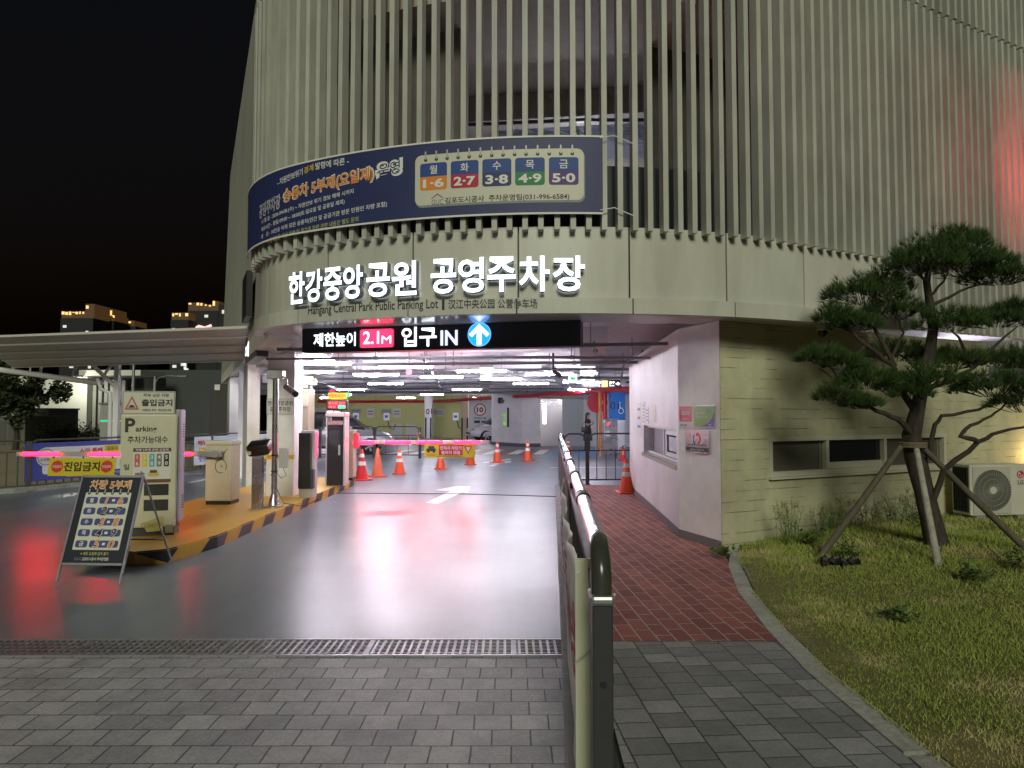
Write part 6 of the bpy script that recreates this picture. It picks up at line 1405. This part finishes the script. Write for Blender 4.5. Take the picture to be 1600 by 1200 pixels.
# ================================================================== things inside the garage
# cars, built by lofting cross sections along the length (x forward)
def car(name, label, loc, rz, paint, kind='suv'):
    o = thing(name, label, 'car', loc, rz, 'cars parked in the garage'); L, W = 4.6, 1.86
    st = [(-2.28, .45, .80, .62), (-2.2, .34, 1.02, .80), (-1.9, .28, 1.08, .90), (-1.3, .26, 1.05, .93), (-.4, .25, 1.02, .93), (.6, .25, 1.02, .93), (1.1, .26, 1.00, .92), (1.6, .28, .92, .90), (2.05, .32, .80, .84), (2.25, .38, .66, .70), (2.30, .46, .58, .60)]
    b = MB(); rings = []
    for x, z0, z1, hw in st:
        zm = z0+(z1-z0)*.45; q = [(hw*.90, z0), (hw, z0+.10), (hw*1.0, zm), (hw*.985, z1-.10), (hw*.93, z1-.02), (hw*.5, z1+.015)]
        q = [(y, z) for y, z in q]+[(-y, z) for y, z in q[::-1]]; rings.append([b.v((x, y, z)) for y, z in q])
    for i in range(len(rings)-1):
        for k in range(12): b.bm.faces.new((rings[i][k], rings[i+1][k], rings[i+1][(k+1) % 12], rings[i][(k+1) % 12]))
    b.bm.faces.new(rings[0]); b.bm.faces.new(rings[-1][::-1]); b.build('body', paint, o, smooth=True)
    cs = [(-2.12, 1.03, .03, .80), (-1.75, 1.05, .46, .78), (-1.2, 1.04, .61, .76), (-.2, 1.02, .65, .76), (.35, 1.02, .60, .76), (.75, 1.01, .40, .77), (1.22, .99, .02, .80)]
    for part, m, f0, f1, g in (('cabin_glass', DARKGLASS, 0, 1, 0), ):
        b = MB(); rings = []
        for x, zb_, h, hw in cs: q = [(hw, zb_-.02), (hw-.12*h/.65-.02, zb_+h*.9), (hw*.6, zb_+h)]; q = q+[(-y, z) for y, z in q[::-1]]; rings.append([b.v((x, y, z)) for y, z in q])
        for i in range(len(rings)-1):
            for k in range(5): b.bm.faces.new((rings[i][k], rings[i+1][k], rings[i+1][k+1], rings[i][k+1]))
        b.build(part, m, o, smooth=True)
    b = MB()
    rr = [(-1.9, .38, .80), (-1.2, .615, .76), (-.2, .655, .76), (.35, .605, .76)]; rings = []
    for x, h, hw in rr: y = hw-.10; zt = 1.03+h; rings.append([b.v((x, s*y*t, zt+.012+.02*(1-t))) for s, t in ((1, 1.02), (1, .6), (-1, .6), (-1, 1.02))])
    for i in range(len(rings)-1):
        for k in range(3): b.bm.faces.new((rings[i][k], rings[i+1][k], rings[i+1][k+1], rings[i][k+1]))
    b.build('roof', paint, o, smooth=True)
    for s in (-1, 1):
        for (x0, x1) in ((-.42, -.34), (-1.42, -1.30)):
            b = MB(); b.raw([(x0, s*.80, 1.02), (x1, s*.80, 1.02), (x1+.02, s*.675, 1.58), (x0+.02, s*.675, 1.58)], [(0, 1, 2, 3)]); p_ = b.build('pillar', BLACK, o); md = p_.modifiers.new('thickness', 'SOLIDIFY'); md.thickness = .02
        for x in (-1.42, 1.42):
            w = thing('wheel', None, None, (x, s*.80, .34)); w.parent = o
            b = MB(); b.lathe([(.20, -.10), (.31, -.115), (.34, -.08), (.34, .08), (.31, .115), (.20, .10)], 28, (0, 0, 0), 'Y'); b.build('tyre', mat('tyre_rubber', (.015, .015, .016), .8), w, smooth=True)
            b = MB(); b.lathe([(.05, s*.104), (.05, s*.118)], 12, (0, 0, 0), 'Y')
            for k in range(5):
                t = k*1.2566; d = Vector((math.cos(t), 0, math.sin(t))); n_ = Vector((-d.z, 0, d.x)); y = s*.108
                pts = [d*.04-n_*.03, d*.04+n_*.03, d*.205+n_*.045, d*.205-n_*.045]; b.raw([(p.x, y, p.z) for p in pts]+[(p.x, y-s*.03, p.z) for p in pts], [(0, 1, 2, 3), (7, 6, 5, 4), (0, 4, 5, 1), (1, 5, 6, 2), (2, 6, 7, 3), (3, 7, 4, 0)])
            b.build('rim', mat('alloy_rim', (.5, .5, .52), .3, metal=.9), w)
            b = MB(); b.lathe([(.40, 0), (.40, .012)], 28, (x, s*.915-.006, .36), 'Y'); 
            bmesh.ops.delete(b.bm, geom=[v for v in b.bm.verts if v.co.z < .27], context='VERTS'); b.build('wheel_arch', mat('arch_black', (.02, .02, .02), .6), o)
        b = MB(); b.box(.55, .75, s*.90 if s > 0 else -1.06, 1.06 if s > 0 else -.90, 1.0, 1.13, .03); b.build('mirror', paint, o, smooth=True)
        b = MB(); b.box(1.98, 2.20, s*.62-.16, s*.62+.16, .66, .76, .03); b.build('headlight', mat('lamp_glass', (.5, .52, .55), .1), o)
        b = MB(); b.box(-2.255, -2.1, s*.62-.13, s*.62+.13, .82, .95, .02); b.build('tail_light', mat('tail_red', (.35, .02, .02), .2), o)
        for x in (.1, -.85): b = MB(); b.box(x-.1, x+.1, s*.935-.012, s*.935+.012, .86, .885, .005); b.build('door_handle', GALV, o)
        b = MB(); b.box(-1.0, 1.0, s*.90-.03, s*.90+.045, .27, .36, .01); b.build('side_sill', mat('arch_black', (.02, .02, .02), .6), o)
    b = MB(); b.box(2.2, 2.315, -.45, .45, .42, .56, .02); b.build('grille', BLACK, o)
    b = MB(); b.box(2.30, 2.325, -.25, .25, .36, .45); b.build('number_plate', WINK, o)
    return o
SILV = mat('silver_car_paint', (.42, .44, .46), .28, metal=.35, coat=.6); WCAR = mat('white_car_paint', (.72, .72, .74), .25, coat=.7)
c = at(525, 700, 27.5); car('parked_car', 'silver car parked behind the inner fence at the left', (c.x, c.y, 0), R_(6), SILV)
c = at(775, 690, 39.5); car('parked_car', 'white car half hidden behind the numeral 1 block', (c.x+.6, c.y+.2, 0), R_(196), WCAR)
# hanging and standing signs
def hang(name, label, cat, px, py, Y, w, h, drop=True, dep=.06, m=BLACK, rz=0):
    p = at(px, py, Y); o = thing(name, label, cat, (p.x, Y, p.z), rz); b = MB(); b.box(-w/2, w/2, 0, dep, -h/2, h/2, .006); b.build('case', m, o)
    if drop:
        for u in (-w*.35, w*.35): b = MB(); b.tube([(u, dep/2, h/2), (u, dep/2, 2.975-p.z)], .01, 5); b.build('hanger', GALV, o)
    return o, Panel(o)
o, pn = hang('exit_sign', 'small square white exit sign with a green arrow under the ceiling', 'exit sign', 895, 591.5, 17.5, .24, .25)
pn.rect('face', mat('exit_face', (.7, .8, .75), .4, emit=(.75, 1, .9), estr=.9), -.11, -.115, .11, .115, .003); pn.poly('arrow', mat('exit_arrow', (.02, .4, .15), .4, emit=(.0, .35, .14), estr=.6), [(-.07, 0), (0, .07), (0, .03), (.07, .03), (.07, -.03), (0, -.03), (0, -.07)], .005); pn.done()
o, pn = hang('direction_sign', 'long black hanging sign with lit red, orange and white symbols', 'sign', 940, 599.5, 21, 1.2, .24)
pn.disc('red_icon', E_RED, -.48, 0, .085, .003); pn.text('lettering', E_WHITE, '지하주차장', -.2, .035, .075, .003, w=.34, off=.02); pn.text('lettering', E_WHITE, 'Parking', -.2, -.055, .05, .003, w=.3); pn.rect('orange_icon', E_ORANGE, .0, -.10, .19, .10, .003); pn.text('lettering', E_WHITE, '1F', .095, 0, .11, .006, off=.03); pn.text('lettering', E_WHITE, '출구', .32, .035, .08, .003, w=.17, off=.02); pn.text('lettering', E_WHITE, 'Exit', .32, -.055, .05, .003, w=.15)
pn.poly('arrow', E_WHITE, [(.44, -.02), (.50, -.02), (.50, -.06), (.57, .0), (.50, .06), (.50, .02), (.44, .02)], .003); pn.done()
o, pn = hang('guide_sign', 'pale grey hanging sign with a small black mark right of the black sign', 'sign', 981, 596.5, 20, .42, .16, True, .05, mat('sign_pale', (.5, .52, .54), .4)); pn.poly('mark', INK, [(-.08, -.02), (0, -.05), (.08, -.02), (0, .03)], .003); pn.done()
for px, py, Y, m, lb in ((639, 582, 14.5, 'r', 'small lit red lamp hanging on a cord under the ceiling'), (543, 617, 30, 'g', 'small green signal lamp hanging deep in the garage above the ticket machine'), (519, 613, 31, 'r2', 'small red signal lamp hanging deep in the garage left of the green one')):
    p = at(px, py, Y); o = thing('hanging_lamp', lb, 'lamp', p); s = .055 if Y < 20 else .08; b = MB(); b.box(-s, s, -s, s, -s*1.2, s*1.2, s*.3); b.build('lens', E_GREEN if m == 'g' else mat('lamp_red', (.5, .02, .04), .4, emit=(1, .03, .10), estr=2.5), o)
    b = MB(); b.tube([(0, 0, s*1.1), (0, 0, 2.975-p.z)], .008, 5); b.build('cord', BLACK, o)
# ceiling camera
p = at(866, 581, 12.6); o = thing('ceiling_camera', 'black bullet camera on a short drop under the garage ceiling', 'camera', p)
b = MB(); b.tube([(-.02, 0, .40-.05), (-.02, 0, .02)], .02, 8); b.box(-.06, .04, -.05, .05, .045, .075, .01); b.build('mount', BLACK, o)
b = MB(); b.tube([(-.02, 0, .02), (.0, -.01, .0), (.12, -.10, -.09)], [.03, .045, .042], 12); b.build('camera', mat('camera_black', (.02, .02, .022), .35), o, smooth=True)
# speed limit sign on the far wall
p = at(750, 643, 44.5); Y = 45.95; p = at(750, 643, Y); o = thing('speed_sign', 'round red rimmed white speed sign reading 10 on the far wall', 'sign', (p.x, Y, p.z)); pn = Panel(o)
pn.rect('panel', mat('panel_pale', (.6, .64, .66), .5), -1.1, -1.7, 1.3, .85, .004, thick=.01); pn.disc('rim', mat('sign_red', (.6, .03, .05), .4), 0, .12, .42, .010, 36, thick=.02); pn.disc('field', WINK, 0, .12, .335, .013, 36); pn.text('lettering', INK, '10', 0, .12, .36, .016, w=.44, off=.04); pn.text('lettering', INK, '주차장내 서행', 0, -.45, .13, .008, w=.85, off=.02); pn.rect('caption_bar', INK, -.4, -.78, .0, -.6, .008); pn.rect('caption_bar', INK, .1, -.74, .6, -.64, .008); pn.done()
# core block fixtures
P = pc0+cd*(Lc*.38)+cn*.0
o = thing('core_camera', 'small black camera pair high on the numeral 1 block', 'camera', (P.x, P.y, 2.28), math.atan2(cd.y, cd.x)); b = MB(); b.box(-.12, .05, -.22, 0, -.15, .15, .03); b.build('case', BLACK, o); b = MB(); b.box(.07, .17, -.16, 0, -.13, .05, .02); b.build('bracket', GREYINK, o)
P = pc0+cd*(Lc*.45); o = thing('green_notice', 'small lit green notice low on the numeral 1 block', 'notice', (P.x, P.y, 1.32), math.atan2(cd.y, cd.x)); pn = Panel(o); pn.rect('sheet', mat('notice_green', (.2, .5, .05), .5, emit=(.3, .8, .08), estr=.5), -.12, -.3, .12, .3, .006, thick=.006); pn.rect('print', WINK, -.08, -.14, .08, .16, .008, .03); pn.done()
# red disc panel, orange pole, steel cabinet, extinguisher
p = at(933, 629, 30.5); o = thing('red_disc', 'large round red hydrant disc on the white lobby wall', 'sign', (p.x, 30.5, p.z)); pn = Panel(o); pn.disc('disc', mat('disc_red', (.52, .015, .03), .4), 0, 0, .46, .03, 40, thick=.03); pn.rect('label', mat('disc_label', (.5, .45, .4), .4), .08, -.08, .28, .08, .033); pn.done()
b = MB(); b.tube([(.0, .03, -.45), (0, .03, -p.z)], .03, 8); b.build('stand', GREYINK, o)
p = G(938, 714); b = MB(); o = thing('orange_post', 'slim orange post rising to the red pipe beside the lobby', 'post', (p.x, p.y, 0)); b.tube([(0, 0, 0), (0, 0, 2.42)], .06, 12); b.build('pole', mat('post_orange', (.65, .24, .06), .45), o, smooth=True)
b = MB(); b.lathe([(.12, 0), (.12, .02)], 12); b.build('foot_plate', GALV, o)
p = G(945.5, 705); o = thing('red_riser', 'red fire riser pipe dropping from the ceiling beside the orange post', 'pipe', (p.x, p.y, .9)); b = MB(); b.tube([(0, 0, 0), (0, 0, 1.6)], .085, 10); b.build('pipe', mat('red_fire_pipe', (.5, .015, .025), .35), o, smooth=True); b = MB(); b.lathe([(.11, .1), (.11, .16)], 12); b.build('flange', GALV, o)
p = G(955, 717); o = thing('steel_cabinet', 'stainless steel cabinet with a red lamp beside the blue column', 'cabinet', (p.x, p.y, 0)); b = MB(); b.box(-.25, .24, 0, .5, .12, 1.42, .015); b.build('body', STEEL, o)
for x in (-.2, .19):
    for y in (.05, .45): b = MB(); b.box(x-.03, x+.03, y-.03, y+.03, 0, .119); b.build('leg', STEEL, o)
pn = Panel(o); pn.disc('lamp', E_RED, -.1, 1.24, .05, .02, 16, thick=.02); pn.rect('panel', WINK, -.18, .8, -.05, 1.0, .004); pn.rect('panel', mat('panel_steel_dark', (.2, .2, .2), .3), .02, .3, .18, .7, .004); pn.done()
p = G(973.5, 720); o = thing('fire_extinguisher', 'red fire extinguisher standing on a red foot by the end fence', 'fire extinguisher', (p.x, p.y, 0)); RE = mat('extinguisher_red', (.55, .02, .02), .3)
b = MB(); b.lathe([(.17, 0), (.17, .05), (.12, .06)], 16); b.build('stand', RE, o); b = MB(); b.lathe([(.085, .061), (.09, .1), (.09, .36), (.06, .43), (.03, .46)], 16); b.build('cylinder', RE, o, smooth=True); b = MB(); b.tube([(0, 0, .46), (0, 0, .52)], .022, 8); b.tube([(0, 0, .5), (.1, 0, .52)], .012, 6); b.tube([(0, 0, .48), (-.1, 0, .44), (-.12, 0, .2)], .014, 6); b.build('valve', BLACK, o); pn = Panel(o, lambda u, v, d: ((.09+d)*math.sin(u/.09), -(.09+d)*math.cos(u/.09), v)); pn.rect('label', mat('label_orange', (.6, .4, .1), .5), -.05, .2, .05, .33, .003, 0, 5); pn.done()
# papers and chargers on the far wall
for k, (px, lb) in enumerate(((556, 'left electric car charger with blue mark on the yellow wall'), (604, 'second electric car charger with blue mark on the yellow wall'), (712, 'electric car charger on the yellow wall left of the speed sign'))):
    p = at(px, 651, 45.95); o = thing('wall_charger', lb, 'car charger', (p.x, 45.99, p.z), 0, 'car chargers on the far wall'); b = MB(); b.box(-.2, .2, -.12, 0, -.26, .26, .04); b.build('case', mat('charger_white', (.75, .77, .8), .3, emit=(.8, .9, 1), estr=.12), o); pn = Panel(o, lambda u, v, d: (u, -.12-d, v)); pn.rect('mark', BLUEINK, -.1, -.07, .1, .09, .004, .03); pn.done()
    b = MB(); b.tube([(.1, -.1, -.26), (.2, -.12, -.7), (.5, -.1, -.9), (.6, -.05, -.5)], .035, 6); b.build('cable', BLACK, o)
for k, (px, py, w, h, lb) in enumerate(((556, 643, .7, .35, 'grey bay notice above the left charger'), (579, 645, .5, .6, 'pale bay notice between the two chargers'), (604, 643, .7, .35, 'grey bay notice above the second charger'), (620, 645, .5, .6, 'pale bay notice right of the second charger'), (677, 644, .6, .35, 'grey bay notice right of the 01 column'), (688, 645, .5, .5, 'pale bay notice further right of the 01 column'), (620, 676, .7, 1.2, 'left pale board leaning low on the yellow wall'), (642, 676, .7, 1.2, 'right pale board leaning low on the yellow wall'), (500, 650, 2.2, 1.1, 'blue grey notice board high on the yellow wall behind the cabinets'))):
    p = at(px, py, 45.98); o = thing('wall_notice', lb, 'notice', (p.x, 45.99, p.z), 0, 'notices on the far wall'); pn = Panel(o); pn.rect('sheet', [mat('notice_grey', (.35, .36, .34), .5), mat('notice_pale', (.62, .63, .58), .5)][1 if h > .4 else 0], -w/2, -h/2, w/2, h/2, .02, thick=.02)
    if h < .9:
        for q in (-.2, .1): pn.rect('print', GREYINK, -w*.38, h*q, w*.38, h*(q+.12), .023)
    pn.done()
# bicycle by the left columns
p = G(399, 716); o = thing('bicycle', 'dark bicycle parked beyond the left columns', 'bicycle', (p.x, p.y, 0), R_(60)); FR = mat('bike_frame', (.04, .04, .05), .35)
for x in (-.5, .52):
    w = thing('wheel', None, None, (x, 0, .33)); w.parent = o; b = MB(); b.tube([(.32*math.cos(t), 0, .32*math.sin(t)) for t in [2*math.pi*k/24 for k in range(25)]], .018, 6, False); b.build('tyre', mat('tyre_rubber', (.015, .015, .016), .8), w); b = MB()
    for k in range(10): t = math.pi*k/5; b.tube([(0, 0, 0), (.31*math.cos(t), 0, .31*math.sin(t))], .003, 4, False)
    b.build('spokes', GALV, w)
b = MB(); b.tube([(-.5, 0, .33), (-.08, 0, .30), (.36, 0, .75), (-.18, 0, .72), (-.08, 0, .30)], .018, 6); b.tube([(-.5, 0, .33), (-.18, 0, .72)], .012, 6); b.tube([(.52, 0, .33), (.36, 0, .75), (.33, 0, .95)], .018, 6); b.build('frame', FR, o); b = MB(); b.box(-.33, -.06, -.07, .07, .84, .89, .02); b.tube([(-.18, 0, .72), (-.2, 0, .85)], .014, 6); b.build('saddle', BLACK, o); b = MB(); b.tube([(.25, .25, 1.0), (.35, .1, .98), (.33, 0, .95), (.35, -.1, .98), (.25, -.25, 1.0)], .014, 6); b.build('handlebar', GALV, o)
# ------------------------------------------------------------------ the person
def skin(name, verts, edges, radii, m, parent, root=0, sub=2):
    me = bpy.data.meshes.new(name); me.from_pydata([Vector(v) for v in verts], edges, []); o = bpy.data.objects.new(name, me); C.objects.link(o)
    md = o.modifiers.new('skin', 'SKIN'); md.use_smooth_shade = True
    sv = me.skin_vertices[0].data
    for i, r in enumerate(radii): sv[i].radius = (r, r) if not isinstance(r, tuple) else r; sv[i].use_root = (i == root)
    o.modifiers.new('sub', 'SUBSURF').levels = sub; o.modifiers['sub'].render_levels = sub
    dg = bpy.context.evaluated_depsgraph_get(); me2 = bpy.data.meshes.new_from_object(o.evaluated_get(dg)); bpy.data.objects.remove(o)
    for p in me2.polygons: p.use_smooth = True
    me2.materials.clear(); me2.materials.append(m); o = bpy.data.objects.new(name, me2); C.objects.link(o); o.parent = parent; me2.name = name
    return o
p = G(918.5, 704.5); ps = thing('person', 'woman in a black dress and white shoes standing and looking at her phone', 'person', (p.x, p.y, .002), R_(-30)); ps.scale = (1, 1, 1)
SKIN = mat('skin', (.55, .36, .27), .5)
# x right of the picture (towards the phone), z up, faces +x-ish and towards the camera
V = [(0, 0, .88), (0, 0, 1.05), (.0, 0, 1.26), (.0, 0, 1.36), (.015, -.01, 1.43), (.03, -.02, 1.50), (.045, -.03, 1.575),
     (.0, -.15, 1.31), (.03, -.20, 1.10), (.17, -.14, 1.17), (.22, -.11, 1.20),
     (.0, .15, 1.31), (.03, .20, 1.09), (.17, .10, 1.14), (.21, .05, 1.17),
     (.0, -.085, .82), (.02, -.09, .46), (-.01, -.09, .09), (.10, -.10, .035),
     (.0, .085, .82), (-.03, .10, .46), (-.06, .11, .09), (.05, .13, .035)]
E = [(0, 1), (1, 2), (2, 3), (3, 4), (4, 5), (5, 6), (2, 7), (7, 8), (8, 9), (9, 10), (2, 11), (11, 12), (12, 13), (13, 14), (0, 15), (15, 16), (16, 17), (17, 18), (0, 19), (19, 20), (20, 21), (21, 22)]
Rr = [(.12, .15), (.105, .125), (.11, .15), (.06, .07), .045, .085, .075, .05, .038, .03, .03, .05, .038, .03, .03, .08, .055, .034, .03, .08, .055, .034, .03]
skin('body', V, E, Rr, SKIN, ps)
def fingers(base, dirv, up, side, name):
    fv, fe, fr = [tuple(base)], [], [.022]
    for k in range(4):
        o_ = base+side*(.018*(k-1.5)); l = (.07, .08, .075, .06)[k]
        i = len(fv); fv += [tuple(o_+dirv*.03), tuple(o_+dirv*(.03+l*.5)+up*.012), tuple(o_+dirv*(.03+l*.7)+up*.035)]; fe += [(0, i), (i, i+1), (i+1, i+2)]; fr += [.011, .009, .008]
    i = len(fv); fv += [tuple(base+side*.035+up*.01), tuple(base+side*.04+dirv*.03+up*.03)]; fe += [(0, i), (i, i+1)]; fr += [.011, .009]
    skin(name, fv, fe, fr, SKIN, ps, 0, 1)
fingers(Vector((.225, -.105, 1.205)), Vector((.6, .5, .3)).normalized(), Vector((-.3, 0, .95)).normalized(), Vector((-.3, .5, .6)).normalized(), 'hand'); fingers(Vector((.215, .045, 1.175)), Vector((.6, -.5, .3)).normalized(), Vector((-.3, 0, .95)).normalized(), Vector((.3, .5, -.6)).normalized(), 'hand')
DRS = mat('black_dress', (.012, .012, .016), .8, var=.2)
b = MB(); n_ = 22; prof = [(1.375, .075, .085), (1.335, .10, .165), (1.22, .125, .165), (1.05, .118, .14), (.92, .145, .175), (.7, .165, .19), (.50, .185, .205), (.44, .188, .21)]; rings = []
for z, rx, ry in prof: rings.append([b.v((rx*math.cos(2*math.pi*k/n_)*(1+.05*math.sin(k*2.1)*(1 if z < .8 else 0)), ry*math.sin(2*math.pi*k/n_), z)) for k in range(n_)])
for i in range(len(rings)-1):
    for k in range(n_): b.bm.faces.new((rings[i][k], rings[i+1][k], rings[i+1][(k+1) % n_], rings[i][(k+1) % n_]))
for s in (-1, 1): b.tube([(0, s*.13, 1.325), (.005, s*.165, 1.28), (.018, s*.19, 1.19)], [.062, .066, .068], 12)
b.build('dress', DRS, ps, smooth=True)
HAIR = mat('black_hair', (.01, .009, .009), .4)
b = MB(); rings = []
for z, cx_, rx, ry in ((1.67, .03, .02, .02), (1.655, .025, .075, .075), (1.61, .012, .098, .098), (1.55, -.012, .088, .100), (1.47, -.035, .066, .098), (1.38, -.05, .055, .10), (1.28, -.065, .045, .095), (1.20, -.07, .03, .08)): rings.append([b.v((cx_+rx*math.cos(2*math.pi*k/16), -.02+ry*math.sin(2*math.pi*k/16), z)) for k in range(16)])
for i in range(len(rings)-1):
    for k in range(16): b.bm.faces.new((rings[i][k], rings[i+1][k], rings[i+1][(k+1) % 16], rings[i][(k+1) % 16]))
b.bm.faces.new(rings[0]); b.bm.faces.new(rings[-1]); b.build('hair', HAIR, ps, smooth=True)
fc = Vector((.105, -.045, 1.545))
for s in (-1, 1):
    b = MB(); b.lathe([(.002, -.006), (.010, 0), (.002, .006)], 8, (fc.x+.012, fc.y+s*.032, fc.z+.012), 'X'); b.build('eye', INK, ps); b = MB(); b.tube([(fc.x+.014, fc.y+s*.048, fc.z+.032), (fc.x+.018, fc.y+s*.018, fc.z+.034)], .004, 5); b.build('eyebrow', HAIR, ps)
b = MB(); b.tube([(fc.x+.015, fc.y, fc.z+.01), (fc.x+.032, fc.y, fc.z-.018), (fc.x+.01, fc.y, fc.z-.025)], [.006, .011, .006], 8); b.build('nose', SKIN, ps, smooth=True); b = MB(); b.tube([(fc.x+.01, fc.y-.022, fc.z-.045), (fc.x+.016, fc.y, fc.z-.044), (fc.x+.01, fc.y+.022, fc.z-.045)], .005, 6); b.build('mouth', mat('lips', (.4, .12, .11), .4), ps, smooth=True)
for f in ((.10, -.10, 0), (.05, .13, 0)): b = MB(); b.box(f[0]-.15, f[0]+.10, f[1]-.045, f[1]+.045, 0, .075, .03, 3); b.build('shoe', mat('white_shoe', (.75, .75, .75), .5), ps, smooth=True)
p2 = ps.matrix_basis @ Vector((.265, -.03, 1.22)); o = thing('phone', 'phone held up in both hands by the woman in black', 'phone', p2, R_(-30)); b = MB(); b.M = Matrix.Rotation(R_(-25), 4, 'Y'); b.box(-.006, .006, -.037, .037, -.075, .075, .004); b.build('case', BLACK, o); b = MB(); b.M = Matrix.Rotation(R_(-25), 4, 'Y'); b.box(-.0085, -.0065, -.033, .033, -.07, .07); b.build('screen', mat('phone_screen', (.3, .3, .35), .2, emit=(.8, .9, 1), estr=.8), o)
p2 = ps.matrix_basis @ Vector((-.06, -.23, .92)); o = thing('handbag', 'black shoulder bag hanging at the side of the woman in black', 'bag', p2, R_(-30)); b = MB(); b.box(-.14, .14, -.05, .05, -.11, .11, .04, 3); b.build('bag_body', mat('bag_black', (.014, .014, .016), .35), o, smooth=True); b = MB(); b.tube([(-.12, 0, .09), (-.02, .06, .34), (.05, .09, .44), (.10, .06, .34), (.12, 0, .09)], .009, 6); b.build('strap', BLACK, o)
